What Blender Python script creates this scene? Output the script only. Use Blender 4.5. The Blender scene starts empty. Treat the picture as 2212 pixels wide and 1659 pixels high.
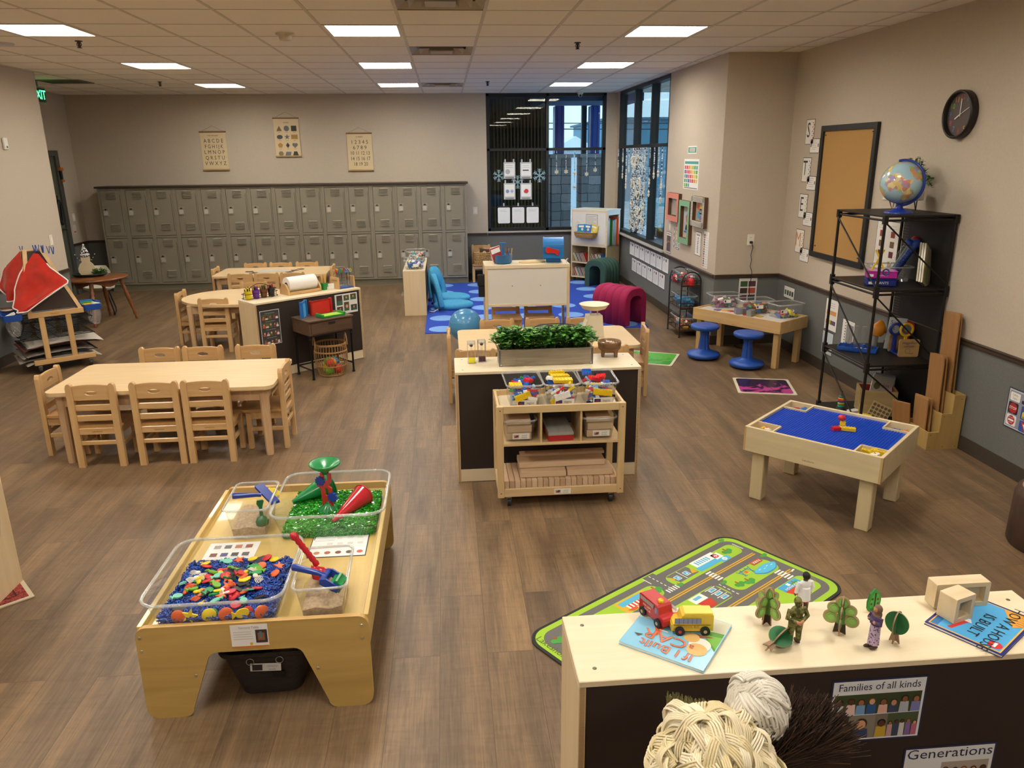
import bpy, bmesh, math, random
from mathutils import Vector as V, Matrix as M
from math import sin, cos, pi, radians as rad
S = bpy.context.scene
COL = S.collection
RR = random.Random(11)

# ---------------------------------------------------------------- materials
def lin(h):
    h = h.lstrip('#')
    r = [int(h[i:i + 2], 16) / 255 for i in (0, 2, 4)]
    return [c / 12.92 if c <= .04045 else ((c + .055) / 1.055) ** 2.4 for c in r] + [1]
_M = {}
def newmat(key):
    m = bpy.data.materials.new(key); m.use_nodes = True
    nt = m.node_tree
    return m, nt, nt.nodes['Principled BSDF']
def P(h, rough=.55, metal=0., coat=0., key=None):
    """plain paint / plastic / paper of one colour"""
    k = key or 'plain_%s_%d_%d_%d' % (h, rough * 100, metal * 100, coat * 100)
    if k in _M: return _M[k]
    m, nt, b = newmat(k)
    b.inputs['Base Color'].default_value = lin(h)
    b.inputs['Roughness'].default_value = rough
    b.inputs['Metallic'].default_value = metal
    b.inputs['Coat Weight'].default_value = coat
    _M[k] = m
    return m
def noisy(key, h1, h2, scale=6., stretch=(1, 1, 1), rough=.5, detail=4., dist=.4, bump=0., bscale=None, lo=.3, hi=.7, coat=0., metal=0., rot=(0, 0, 0)):
    """two-colour procedural material: wood grain, cloth, plaster ..."""
    if key in _M: return _M[key]
    m, nt, b = newmat(key)
    N, L = nt.nodes, nt.links
    tc = N.new('ShaderNodeTexCoord'); mp = N.new('ShaderNodeMapping'); nz = N.new('ShaderNodeTexNoise'); cr = N.new('ShaderNodeValToRGB')
    mp.inputs['Scale'].default_value = stretch; mp.inputs['Rotation'].default_value = rot
    nz.inputs['Scale'].default_value = scale; nz.inputs['Detail'].default_value = detail; nz.inputs['Distortion'].default_value = dist
    cr.color_ramp.elements[0].position = lo; cr.color_ramp.elements[1].position = hi
    cr.color_ramp.elements[0].color = lin(h1); cr.color_ramp.elements[1].color = lin(h2)
    L.new(tc.outputs['Object'], mp.inputs['Vector']); L.new(mp.outputs[0], nz.inputs['Vector'])
    L.new(nz.outputs['Fac'], cr.inputs[0]); L.new(cr.outputs[0], b.inputs['Base Color'])
    b.inputs['Roughness'].default_value = rough; b.inputs['Coat Weight'].default_value = coat; b.inputs['Metallic'].default_value = metal
    if bump:
        n2 = N.new('ShaderNodeTexNoise'); n2.inputs['Scale'].default_value = bscale or scale * 8; n2.inputs['Detail'].default_value = 3
        bp = N.new('ShaderNodeBump'); bp.inputs['Strength'].default_value = bump; bp.inputs['Distance'].default_value = .01
        L.new(mp.outputs[0], n2.inputs['Vector']); L.new(n2.outputs['Fac'], bp.inputs['Height']); L.new(bp.outputs[0], b.inputs['Normal'])
    _M[key] = m
    return m
def wood(key, h1, h2, axis='X', s=5., rough=.4, coat=.1):
    st = {'X': (1.2, 14, 14), 'Y': (14, 1.2, 14), 'Z': (14, 14, 1.2)}[axis]
    return noisy(key + axis, h1, h2, s / 4, st, rough, 5., 1.2, .05, s * 3, .25, .75, coat)
def clear(key, tint='ffffff', white=.05, rough=.04, ior=1.45):
    """thin clear plastic / window glass: lets light through, mirrors at grazing angles"""
    if key in _M: return _M[key]
    m, nt, b = newmat(key)
    N, L = nt.nodes, nt.links
    N.remove(b)
    out = N['Material Output']
    tr = N.new('ShaderNodeBsdfTransparent'); tr.inputs[0].default_value = lin(tint)
    gl = N.new('ShaderNodeBsdfGlossy'); gl.inputs['Roughness'].default_value = rough
    df = N.new('ShaderNodeBsdfDiffuse'); df.inputs[0].default_value = (.9, .9, .9, 1)
    m1 = N.new('ShaderNodeMixShader'); m1.inputs[0].default_value = white
    m2 = N.new('ShaderNodeMixShader'); lw = N.new('ShaderNodeLayerWeight'); lw.inputs['Blend'].default_value = .5
    pw = N.new('ShaderNodeMath'); pw.operation = 'POWER'; pw.inputs[1].default_value = 4; L.new(lw.outputs['Facing'], pw.inputs[0])
    fr = N.new('ShaderNodeMath'); fr.operation = 'MULTIPLY_ADD'; fr.inputs[1].default_value = .8; fr.inputs[2].default_value = ((ior - 1) / (ior + 1)) ** 2; L.new(pw.outputs[0], fr.inputs[0])
    L.new(tr.outputs[0], m1.inputs[1]); L.new(df.outputs[0], m1.inputs[2])
    L.new(fr.outputs[0], m2.inputs[0]); L.new(m1.outputs[0], m2.inputs[1]); L.new(gl.outputs[0], m2.inputs[2])
    L.new(m2.outputs[0], out.inputs['Surface'])
    _M[key] = m
    return m
def glow(key, rgb, strength):
    if key in _M: return _M[key]
    m, nt, b = newmat(key)
    b.inputs['Base Color'].default_value = (.8, .8, .8, 1)
    b.inputs['Emission Color'].default_value = (*rgb, 1); b.inputs['Emission Strength'].default_value = strength
    _M[key] = m
    return m

# ---------------------------------------------------------------- mesh builder
I4 = M.Identity(4)
def TR(x=0, y=0, z=0, rz=0, ry=0, rx=0, s=1):
    return M.Translation((x, y, z)) @ M.Rotation(rz, 4, 'Z') @ M.Rotation(ry, 4, 'Y') @ M.Rotation(rx, 4, 'X') @ M.Diagonal((s, s, s, 1))
def onwall(w, a, b, z):
    """local x = right as seen, y = up, z = out of the wall"""
    cols = {'back': ((1, 0, 0), (0, 0, 1), (0, -1, 0)), 'right': ((0, -1, 0), (0, 0, 1), (-1, 0, 0)), 'left': ((0, 1, 0), (0, 0, 1), (1, 0, 0)), 'up': ((1, 0, 0), (0, 1, 0), (0, 0, 1))}[w]
    m = M(((cols[0][0], cols[1][0], cols[2][0], a), (cols[0][1], cols[1][1], cols[2][1], b), (cols[0][2], cols[1][2], cols[2][2], z), (0, 0, 0, 1)))
    return m
def rrect(w, h, r, n=4, cx=0, cy=0):
    o = []
    for qx, qy, a0 in ((1, 1, 0), (-1, 1, pi / 2), (-1, -1, pi), (1, -1, 1.5 * pi)):
        for k in range(n + 1):
            a = a0 + pi / 2 * k / n
            o.append((cx + qx * (w / 2 - r) + r * cos(a), cy + qy * (h / 2 - r) + r * sin(a)))
    return o
def circ(r, n=24, cx=0, cy=0, ry=None):
    return [(cx + r * cos(2 * pi * k / n), cy + (ry or r) * sin(2 * pi * k / n)) for k in range(n)]
_BOX = {}
def _bbox(sx, sy, sz, b, seg):
    k = (round(sx, 4), round(sy, 4), round(sz, 4), b, seg)
    if k not in _BOX:
        bm = bmesh.new(); bmesh.ops.create_cube(bm, size=1)
        for v in bm.verts: v.co = V((v.co.x * sx, v.co.y * sy, v.co.z * sz))
        if b: bmesh.ops.bevel(bm, geom=list(bm.edges), offset=b, segments=seg, profile=.5, affect='EDGES')
        bm.verts.index_update()
        _BOX[k] = ([v.co.copy() for v in bm.verts], [[v.index for v in f.verts] for f in bm.faces]); bm.free()
    return _BOX[k]
_TXT = {}
def _text(s, font=None):
    if s in _TXT: return _TXT[s]
    cu = bpy.data.curves.new('t', 'FONT'); cu.body = s; cu.size = 1; cu.align_x = 'CENTER'; cu.align_y = 'CENTER'; cu.resolution_u = 2
    ob = bpy.data.objects.new('t', cu)
    COL.objects.link(ob); bpy.context.view_layer.update()
    me = bpy.data.meshes.new_from_object(ob.evaluated_get(bpy.context.evaluated_depsgraph_get()))
    r = ([v.co.copy() for v in me.vertices], [list(p.vertices) for p in me.polygons])
    bpy.data.objects.remove(ob); bpy.data.curves.remove(cu); bpy.data.meshes.remove(me)
    _TXT[s] = r
    return r
class MB:
    def __init__(s):
        s.v = []; s.f = []; s.mi = []; s.sm = []; s.mats = []; s.T = I4
    def add(s, vs, fs, m, T=None, smooth=False):
        A = s.T @ T if T is not None else s.T
        if m not in s.mats: s.mats.append(m)
        i = s.mats.index(m); b = len(s.v)
        s.v += [A @ V(p) for p in vs] if A is not I4 else [V(p) for p in vs]
        s.f += [[b + k for k in f] for f in fs]
        s.mi += [i] * len(fs); s.sm += [smooth] * len(fs)
        return s
    def box(s, cx, cy, cz, sx, sy, sz, m, b=0, seg=1, T=None):
        vs, fs = _bbox(sx, sy, sz, b, seg)
        t = M.Translation((cx, cy, cz)); t = T @ t if T is not None else t
        return s.add(vs, fs, m, t, False)
    def b2(s, x0, y0, z0, x1, y1, z1, m, b=0, T=None):
        return s.box((x0 + x1) / 2, (y0 + y1) / 2, (z0 + z1) / 2, abs(x1 - x0), abs(y1 - y0), abs(z1 - z0), m, b, 1, T)
    def quad(s, a, b, c, d, m): return s.add([a, b, c, d], [[0, 1, 2, 3]], m)
    def loft(s, rings, m, T=None, smooth=True, closed=True, cap0=True, cap1=True, loop=False):
        n = len(rings[0]); vs = [p for r in rings for p in r]; fs = []
        R = len(rings)
        for i in range(R if loop else R - 1):
            j2 = (i + 1) % R
            for k in range(n if closed else n - 1):
                k2 = (k + 1) % n
                fs.append([i * n + k, i * n + k2, j2 * n + k2, j2 * n + k])
        s.add(vs, fs, m, T, smooth)
        if not loop and closed:
            if cap0: s.add(rings[0], [list(range(n))[::-1]], m, T)
            if cap1: s.add(rings[-1], [list(range(n))], m, T)
        return s
    def lathe(s, prof, m, n=20, T=None, smooth=True, sx=1, sy=1):
        rings = [[(r * sx * cos(2 * pi * k / n), r * sy * sin(2 * pi * k / n), z) for k in range(n)] for r, z in prof]
        return s.loft(rings, m, T, smooth)
    def tube(s, path, r, m, n=8, closed=False, T=None, smooth=True):
        path = [V(p) for p in path]; c = len(path)
        rad_ = r if isinstance(r, (list, tuple)) else [r] * c
        rings = []; up = None
        for i, p in enumerate(path):
            a = path[i - 1] if (i or closed) else p; b = path[(i + 1) % c] if (i < c - 1 or closed) else p
            d = (b - a)
            d = d.normalized() if d.length > 1e-9 else V((0, 0, 1))
            if up is None: up = V((0, 0, 1)) if abs(d.z) < .9 else V((1, 0, 0))
            u = up - d * up.dot(d)
            u = u.normalized() if u.length > 1e-6 else d.orthogonal().normalized()
            w = d.cross(u); up = u
            rings.append([p + (u * cos(2 * pi * k / n) + w * sin(2 * pi * k / n)) * rad_[i] for k in range(n)])
        return s.loft(rings, m, T, smooth, loop=closed)
    def cyl(s, p0, p1, r, m, n=16, r1=None, T=None): return s.tube([p0, p1], [r, r if r1 is None else r1], m, n, T=T)
    def prism(s, out, z0, z1, m, T=None, smooth=False, m2=None):
        n = len(out)
        a = [(x, y, z0) for x, y in out]; b = [(x, y, z1) for x, y in out]
        s.add(a + b, [[k, (k + 1) % n, n + (k + 1) % n, n + k] for k in range(n)], m2 or m, T, smooth)
        s.add(a, [list(range(n))[::-1]], m, T); s.add(b, [list(range(n))], m, T)
        return s
    def holed(s, out, hole, z0, z1, m, T=None):
        """plate with a hole: outline and hole sampled with the same count"""
        n = len(out)
        vs = [(x, y, z) for z in (z0, z1) for c in (out, hole) for x, y in c]
        fs = []
        for k in range(n):
            k2 = (k + 1) % n
            fs += [[n + k, n + k2, k2, k], [2 * n + k, 2 * n + k2, 3 * n + k2, 3 * n + k], [k, k2, 2 * n + k2, 2 * n + k], [n + k2, n + k, 3 * n + k, 3 * n + k2]]
        return s.add(vs, fs, m, T)
    def ball(s, c, r, m, n=14, T=None):
        rx, ry, rz = r if isinstance(r, (tuple, list)) else (r, r, r)
        rings = []
        h = max(4, n // 2)
        for i in range(h + 1):
            a = -pi / 2 + pi * i / h; q = max(cos(a), .02)
            rings.append([(c[0] + rx * q * cos(2 * pi * k / n), c[1] + ry * q * sin(2 * pi * k / n), c[2] + rz * sin(a)) for k in range(n)])
        return s.loft(rings, m, T)
    def torus(s, c, R_, r, m, n=20, k=8, T=None, ry=None):
        return s.tube([(c[0] + R_ * cos(2 * pi * i / n), c[1] + (ry or R_) * sin(2 * pi * i / n), c[2]) for i in range(n)], r, m, k, True, T)
    def text(s, t, x, y, z, size, m, T=None, rot=0, sx=1.):
        vs, fs = _text(t)
        A = M.Translation((x, y, z)) @ M.Rotation(rot, 4, 'Z') @ M.Diagonal((size * sx, size, 1, 1))
        return s.add(vs, fs, m, T @ A if T is not None else A)
    # flat printed shapes (local x right, y up), layer k lies a hair above layer k-1
    def rect(s, x0, y0, x1, y1, h, k=0, T=None, rough=.6):
        z = .0016 + .0005 * k
        return s.add([(x0, y0, z), (x1, y0, z), (x1, y1, z), (x0, y1, z)], [[0, 1, 2, 3]], P(h, rough) if isinstance(h, str) else h, T)
    def poly(s, pts, h, k=0, T=None, rough=.6):
        z = .0016 + .0005 * k
        return s.add([(x, y, z) for x, y in pts], [list(range(len(pts)))], P(h, rough) if isinstance(h, str) else h, T)
    def sheet(s, w, h, col='f3f2ee', border=None, bw=.004, t=.0015, r=0, T=None):
        o = rrect(w, h, r or .0005, 3)
        s.prism(o, 0, t, P(border or col), T)
        if border: s.poly(rrect(w - 2 * bw, h - 2 * bw, max(r - bw, .0005), 3), col, 0, T)
        return s
    def lines(s, x0, y0, x1, n, dy, h='8a8a8a', t=.0022, k=1, T=None):
        for i in range(n):
            e = x1 - (x1 - x0) * RR.choice((0, .05, .1, .3))
            s.rect(x0, y0 - i * dy - t / 2, e, y0 - i * dy + t / 2, h, k, T)
        return s
    def mesh(s, name):
        me = bpy.data.meshes.new(name)
        me.from_pydata(s.v, [], s.f)
        for m in s.mats: me.materials.append(m)
        me.polygons.foreach_set('material_index', s.mi); me.polygons.foreach_set('use_smooth', s.sm)
        me.update()
        return me
    def build(s, name, parent=None):
        o = bpy.data.objects.new(name, s.mesh(name)); COL.objects.link(o)
        if parent: o.parent = parent
        return o

# ---------------------------------------------------------------- objects
def tag(o, label=None, cat=None, group=None, kind=None):
    if label: o['label'] = label
    if cat: o['category'] = cat
    if group: o['group'] = group
    if kind: o['kind'] = kind
    return o
def place(o, loc=(0, 0, 0), rz=0, T=None):
    if T is not None: o.matrix_world = T
    else:
        o.location = loc; o.rotation_euler = (0, 0, rz)
    return o
def thing(name, label, cat, loc=(0, 0, 0), rz=0, group=None, T=None):
    o = bpy.data.objects.new(name, None); COL.objects.link(o); o.empty_display_size = .05
    place(o, loc, rz, T)
    return tag(o, label, cat, group)
def one(name, label, cat, mb, loc=(0, 0, 0), rz=0, group=None, T=None):
    """a thing that is a single mesh"""
    o = mb.build(name); place(o, loc, rz, T)
    return tag(o, label, cat, group)
def struct(name, mb, parent=None):
    o = mb.build(name, parent); o['kind'] = 'structure'
    return o
def dup(root, loc=(0, 0, 0), rz=0, label=None, group=None, T=None):
    r = root.copy(); COL.objects.link(r); place(r, loc, rz, T)
    if label: r['label'] = label
    if group: r['group'] = group
    for ch in list(root.children):
        c = ch.copy(); COL.objects.link(c); c.parent = r
        for g in list(ch.children):
            d = g.copy(); COL.objects.link(d); d.parent = c
    return r
def blob(name, prims, voxel, parent=None, smooth=2, mats=None, pick=None):
    """one continuous surface grown over overlapping primitives (voxel remesh), coloured per face by pick(x, y, z)"""
    b = MB()
    mm = P('888888')
    for p in prims:
        if p[0] == 'c': b.tube(p[1], p[2], mm, 10)
        else: b.ball(p[1], p[2], mm, 14)
    o = b.build('tmp')
    md = o.modifiers.new('r', 'REMESH'); md.mode = 'VOXEL'; md.voxel_size = voxel
    if smooth:
        ms = o.modifiers.new('s', 'SMOOTH'); ms.iterations = smooth; ms.factor = .5
    bpy.context.view_layer.update()
    me = bpy.data.meshes.new_from_object(o.evaluated_get(bpy.context.evaluated_depsgraph_get()))
    bpy.data.objects.remove(o)
    me.name = name; me.materials.clear()
    for m in mats: me.materials.append(m)
    for p in me.polygons:
        p.use_smooth = True
        if pick: p.material_index = pick(*p.center)
    r = bpy.data.objects.new(name, me); COL.objects.link(r)
    if parent: r.parent = parent
    return r
# ================================================================ camera
F_PX, PITCH, YAW, ROLL, CAM_Z = 1647.92, .29174, .081965, -.010965, 2.035
cy_, sy_, cp_, sp_ = cos(YAW), sin(YAW), cos(PITCH), sin(PITCH)
fwd = V((sy_ * cp_, cy_ * cp_, -sp_)); rgt = V((cy_, -sy_, 0)); up_ = rgt.cross(fwd)
r2 = cos(ROLL) * rgt + sin(ROLL) * up_; u2 = -sin(ROLL) * rgt + cos(ROLL) * up_
cam = bpy.data.objects.new('camera', bpy.data.cameras.new('camera')); COL.objects.link(cam)
cam.matrix_world = M(((r2.x, u2.x, -fwd.x, 0), (r2.y, u2.y, -fwd.y, 0), (r2.z, u2.z, -fwd.z, CAM_Z), (0, 0, 0, 1)))
cam.data.sensor_fit = 'HORIZONTAL'; cam.data.sensor_width = 36; cam.data.lens = 36 * F_PX / 2212; cam.data.clip_start = .02; cam.data.clip_end = 300
S.camera = cam
S.view_settings.view_transform = 'Standard'; S.view_settings.look = 'None'; S.view_settings.gamma = 1
S.view_settings.use_curve_mapping = False; S.view_settings.exposure = 0.08
S.cycles.use_denoising = True; S.cycles.max_bounces = 7; S.cycles.diffuse_bounces = 4; S.cycles.glossy_bounces = 3
S.cycles.transparent_max_bounces = 24; S.cycles.caustics_reflective = False; S.cycles.caustics_refractive = False
S.cycles.sample_clamp_indirect = 80

# ================================================================ room shell
CH = 2.992; XR = 3.58; XW = 2.86; XL = -4.6; XD = -5.82; YB = 13.09; YJ = 8.0; YC = 9.72; YF = -3.4
LIGHT_K = 33
wall_p = noisy('wall_paint', 'c0b3a1', 'c5b8a6', 60, rough=.85, detail=2, bump=.05, bscale=400)
wains = noisy('wainscot_cloth', '606260', '767875', 260, rough=.95, detail=3, dist=0, bump=.15, bscale=500)
rail_m = wood('rail_wood', '38291f', '4c382b', 'Y', 6, .45)
base_m = P('40372f', .6)
black_al = P('17191c', .45)

def floor_mat():
    m, nt, b = newmat('plank_floor'); N, L = nt.nodes, nt.links
    tc = N.new('ShaderNodeTexCoord'); mp = N.new('ShaderNodeMapping'); mp.inputs['Rotation'].default_value = (0, 0, pi / 2); mp.inputs['Location'].default_value = (.35, .09, 0)
    br = N.new('ShaderNodeTexBrick'); br.offset = .37; br.offset_frequency = 2
    br.inputs['Color1'].default_value = (0, 0, 0, 1); br.inputs['Color2'].default_value = (1, 1, 1, 1); br.inputs['Mortar'].default_value = (.5, .5, .5, 1)
    br.inputs['Scale'].default_value = 1; br.inputs['Mortar Size'].default_value = .0012; br.inputs['Mortar Smooth'].default_value = .1
    br.inputs['Brick Width'].default_value = 1.22; br.inputs['Row Height'].default_value = .2; br.inputs['Bias'].default_value = 0
    L.new(tc.outputs['Object'], mp.inputs[0]); L.new(mp.outputs[0], br.inputs['Vector'])
    mu = N.new('ShaderNodeMath'); mu.operation = 'MULTIPLY'; mu.inputs[1].default_value = 37
    L.new(br.outputs['Color'], mu.inputs[0])
    def grain(scale, stretch, det, dist, rough=.5):
        g = N.new('ShaderNodeMapping'); g.inputs['Scale'].default_value = stretch
        n = N.new('ShaderNodeTexNoise'); n.noise_dimensions = '4D'; n.inputs['Scale'].default_value = scale; n.inputs['Detail'].default_value = det; n.inputs['Distortion'].default_value = dist; n.inputs['Roughness'].default_value = rough
        L.new(tc.outputs['Object'], g.inputs[0]); L.new(g.outputs[0], n.inputs['Vector']); L.new(mu.outputs[0], n.inputs['W'])
        return n
    a = grain(1.0, (7, .9, 1), 4, .8); c = grain(1.0, (80, 3.2, 1), 6, 1.6, .65); d = grain(1.6, (2.2, 11, 1), 3, 2.0)
    r1 = N.new('ShaderNodeValToRGB'); e = r1.color_ramp.elements
    e[0].position = .28; e[0].color = lin('604e3d'); e[1].position = .75; e[1].color = lin('967a5a')
    x = r1.color_ramp.elements.new(.5); x.color = lin('7a644c')
    L.new(a.outputs['Fac'], r1.inputs[0])
    def mix(f, c1, c2, mode='MIX'):
        k = N.new('ShaderNodeMix'); k.data_type = 'RGBA'; k.blend_type = mode
        if isinstance(f, float): k.inputs[0].default_value = f
        else: L.new(f, k.inputs[0])
        L.new(c1, k.inputs[6]) if not isinstance(c1, list) else setattr(k.inputs[6], 'default_value', c1)
        L.new(c2, k.inputs[7]) if not isinstance(c2, list) else setattr(k.inputs[7], 'default_value', c2)
        return k.outputs[2]
    r2_ = N.new('ShaderNodeValToRGB'); r2_.color_ramp.elements[0].position = .3; r2_.color_ramp.elements[1].position = .7
    r2_.color_ramp.elements[0].color = (.55, .53, .5, 1); r2_.color_ramp.elements[1].color = (1.28, 1.25, 1.2, 1)
    L.new(c.outputs['Fac'], r2_.inputs[0])
    col = mix(.75, r1.outputs[0], r2_.outputs[0], 'MULTIPLY')
    r3 = N.new('ShaderNodeValToRGB'); r3.color_ramp.elements[0].position = .45; r3.color_ramp.elements[1].position = .62
    r3.color_ramp.elements[0].color = (1, 1, 1, 1); r3.color_ramp.elements[1].color = (.86, .84, .82, 1)
    L.new(d.outputs['Fac'], r3.inputs[0]); col = mix(.7, col, r3.outputs[0], 'MULTIPLY')
    r4 = N.new('ShaderNodeValToRGB'); r4.color_ramp.elements[0].color = (.91, .91, .92, 1); r4.color_ramp.elements[1].color = (1.06, 1.05, 1.03, 1)
    L.new(br.outputs['Color'], r4.inputs[0]); col = mix(.8, col, r4.outputs[0], 'MULTIPLY')
    col = mix(br.outputs['Fac'], col, lin('54432f'))
    L.new(col, b.inputs['Base Color'])
    b.inputs['Roughness'].default_value = .42; b.inputs['Specular IOR Level'].default_value = .45
    return m
b = MB(); b.quad((-7, YF, 0), (4.2, YF, 0), (4.2, YB + .2, 0), (-7, YB + .2, 0), floor_mat()); struct('floor', b)

def wall(name, w, pts):
    """pts: list of (a0, a1, z0, z1, material) rectangles on the wall plane; w = (axis, plane, outward sign)"""
    b = MB(); ax, pl, sg = w
    for a0, a1, z0, z1, m in pts:
        if ax == 'y': b.b2(a0, pl, z0, a1, pl + .12 * sg, z1, m)
        else: b.b2(pl, a0, z0, pl + .12 * sg, a1, z1, m)
    return struct(name, b)
RZ = .755
def lo(a0, a1): return [(a0, a1, 0, RZ, wains), (a0, a1, RZ, CH + .1, wall_p)]
WX0, WX1, WZ0 = .70, 2.68, .80
wall('wall_back', ('y', YB, 1), lo(XD - .12, WX0) + [(WX0, WX1, 0, RZ, wains), (WX0, WX1, RZ, WZ0, wall_p)] + lo(WX1, XW + .12))
WY0, WY1 = 10.02, 12.90
wall('wall_window', ('x', XW, 1), lo(YJ + .005, WY0) + [(WY0, WY1, 0, RZ, wains), (WY0, WY1, RZ, WZ0, wall_p)] + lo(WY1, YB))
wall('wall_jog', ('y', YJ, 1), lo(XW + .121, XR + .12) + [(XW + .001, XW + .121, 0, RZ, wains), (XW + .001, XW + .121, RZ, CH + .1, wall_p)])
wall('wall_right', ('x', XR, 1), lo(YF, YJ))
wall('wall_left', ('x', XL, -1), lo(YF, YC))
wall('wall_recess', ('y', YC, -1), lo(XD, XL - .12))
DY0, DY1, DZ = 11.52, 12.46, 2.09
wall('wall_entry', ('x', XD, -1), lo(YC, DY0 - .1) + [(DY0 - .1, DY1 + .1, DZ + .08, CH + .1, wall_p)] + lo(DY1 + .1, YB))
wall('wall_front', ('y', YF, -1), lo(XL - .2, XR + .2))

def strip(name, segs, z0, z1, d, m, prof=None):
    """chair rail / cove base along room edges: segs of (x0,y0,x1,y1,nx,ny)"""
    b = MB()
    for x0, y0, x1, y1, nx, ny in segs:
        b.b2(min(x0, x1) + (0 if nx <= 0 else 0), min(y0, y1), z0, max(x0, x1), max(y0, y1), z1, m) if False else b.b2(x0, y0, z0, x1 + nx * d, y1 + ny * d, z1, m, .004 if z0 > .1 else 0)
        if z0 > .1: b.b2(x0, y0, z1 - .012, x1 + nx * (d + .007), y1 + ny * (d + .007), z1 - .002, m, .003)
    return struct(name, b)
segs = [('back', XD, YB, .68, YB, 0, -1), ('back', .70, YB, 2.68, YB, 0, -1), ('window', XW, YJ, XW, YB, -1, 0), ('jog', XW, YJ, XR, YJ, 0, -1), ('right', XR, YF, XR, YJ, -1, 0), ('left', XL, YF, XL, YC, 1, 0), ('entry', XD, DY1 + .1, XD, YB, 1, 0), ('return', XL - .4, YC, XL, YC, 0, 1)]
n_tr = 1
for nm, x0, y0, x1, y1, nx, ny in segs:
    strip('trim_%d' % n_tr, [(x0, y0, x1, y1, nx, ny)], RZ - .02, RZ + .02, .018, rail_m); n_tr += 1
for nm, s_ in (('back', [segs[0][1:], segs[1][1:]]), ('window', [segs[2][1:]]), ('jog', [segs[3][1:]]), ('right', [segs[4][1:]]), ('left', [segs[5][1:]]), ('entry', [segs[6][1:]])):
    strip('baseboard_' + nm, s_, 0, .1, .008, base_m)

# ceiling: 2 ft grid, tiles missing where troffers and diffusers sit
GX0, GY0, GS = -.2953, 5.7754, .6096
LIGHTS = [(i, j) for i in (-1, 3, -5) for j in (9, 5, 1, -3, -7, -11)]  # the three nearest of each row are out of view, added for illumination
VENTS = [(0, 9), (0, 3), (0, -1), (0, -7)]
tile = noisy('ceiling_tile', 'efe8dc', 'f5efe4', 140, rough=.95, detail=3, dist=0, bump=.12, bscale=300)
tb = P('d0c8b8', .6); tb2 = P('968c7c', .8)  # tb2: thin shadow lines across the tiles, put into a darker colour
b = MB()
for i in range(-10, 7):
    for j in range(-15, 12):
        if (i, j) in LIGHTS or (i, j) in VENTS: continue
        x, y = GX0 + i * GS, GY0 + j * GS
        b.add([(x, y, CH), (x, y + GS, CH), (x + GS, y + GS, CH), (x + GS, y, CH)], [[0, 1, 2, 3]], tile)
ceil = struct('ceiling', b)
b = MB()
for i in range(-9, 7): b.b2(GX0 + i * GS - .012, YF, CH - .003, GX0 + i * GS + .012, YB, CH + .03, tb)
for j in range(-14, 12): b.b2(XD, GY0 + j * GS - .0035, CH - .0015, XR, GY0 + j * GS + .0035, CH + .03, tb2)
b.b2(XD, YB - .02, CH - .002, XR, YB, CH + .01, tb)
g = struct('ceiling_grid', b, ceil)
b = MB(); b.b2(-7, YF - .2, CH + .35, 4.2, YB + .2, CH + .45, P('303030')); struct('trim_%d' % n_tr, b); n_tr += 1

lamp = glow('lamp_panel', (1, .935, .83), LIGHT_K)
fr_m = P('d8d2c4', .4)
w_l = {-5: 'left', -1: 'middle', 3: 'right'}
d_l = {9: 'farthest', 5: 'second farthest', 1: 'third farthest', -3: 'unseen fourth farthest', -7: 'unseen fifth farthest', -11: 'unseen nearest'}
b = MB(); q = GS / 2 - .014
for sx, sy, w, l in ((0, 1, q, .014), (0, -1, q, .014), (1, 0, .014, q), (-1, 0, .014, q)):
    b.box(sx * (q - .007), sy * (q - .007), .016, 2 * w, 2 * l, .04, fr_m)
frame_me = b
proto = None
for i, j in LIGHTS:
    loc = (GX0 + (i + .5) * GS, GY0 + (j + .5) * GS, CH)
    lab = 'square lit ceiling light panel, %s one in the %s row' % (d_l[j], w_l[i])
    if proto is None:
        proto = thing('ceiling_light', lab, 'light', loc, 0, 'ceiling light panels')
        frame_me.build('frame', proto)
        b = MB(); b.box(0, 0, .045, 2 * q - .03, 2 * q - .03, .01, lamp); b.build('diffuser', proto)
        b = MB(); b.box(0, 0, .075, 2 * q, 2 * q, .03, fr_m); b.build('housing', proto)
    else: dup(proto, loc, 0, lab)
# air diffusers
b = MB(); wm = P('b5aa99', .5); dk = P('54493d', .8)
for k in range(3):
    s0 = GS / 2 - .012 - k * .085; s1 = s0 - .055
    o = rrect(2 * s0, 2 * s0, .004, 1); h = rrect(2 * s1, 2 * s1, .004, 1)
    b.loft([[(x, y, .002 - k * .006) for x, y in o], [(x, y, .045 + k * .004) for x, y in h]], wm, None, False, True, False, False)
b.box(0, 0, -.012, .2, .2, .01, wm); b.box(0, 0, .075, GS - .02, GS - .02, .01, dk)
for k, (i, j) in enumerate(VENTS):
    loc = (GX0 + (i + .5) * GS, GY0 + (j + .5) * GS, CH)
    lab = 'square louvered ceiling air vent, ' + ['farthest from the camera', 'between the first two rows of lights', 'at the top edge of the photo', 'behind the camera'][k]
    if k == 3: continue
    if k == 0: v0 = one('ceiling_vent', lab, 'vent', b, loc, 0, 'ceiling air vents')
    else: dup(v0, loc, 0, lab)
b = MB(); b.b2(-5.03, 10.6, CH - .012, -4.5, 11.06, CH - .001, P('6e655a', .7), .004)
for k in range(6): b.b2(-5.0, 10.65 + k * .065, CH - .016, -4.53, 10.67 + k * .065, CH - .011, P('5a5249', .7))
one('return_grille', 'flat grey return air grille on the ceiling by the exit sign', 'vent', b)
b = MB(); b.lathe([(.075, 0), (.075, -.012), (.055, -.016), (.052, -.04), (.044, -.052), (.02, -.054)], P('cfc4b2', .5), 20); b.lathe([(.053, -.024), (.053, -.031)], P('2a241e'), 20)
one('smoke_detector', 'round white smoke detector on the ceiling', 'smoke detector', b, (-1.242, 6.826, CH))
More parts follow.
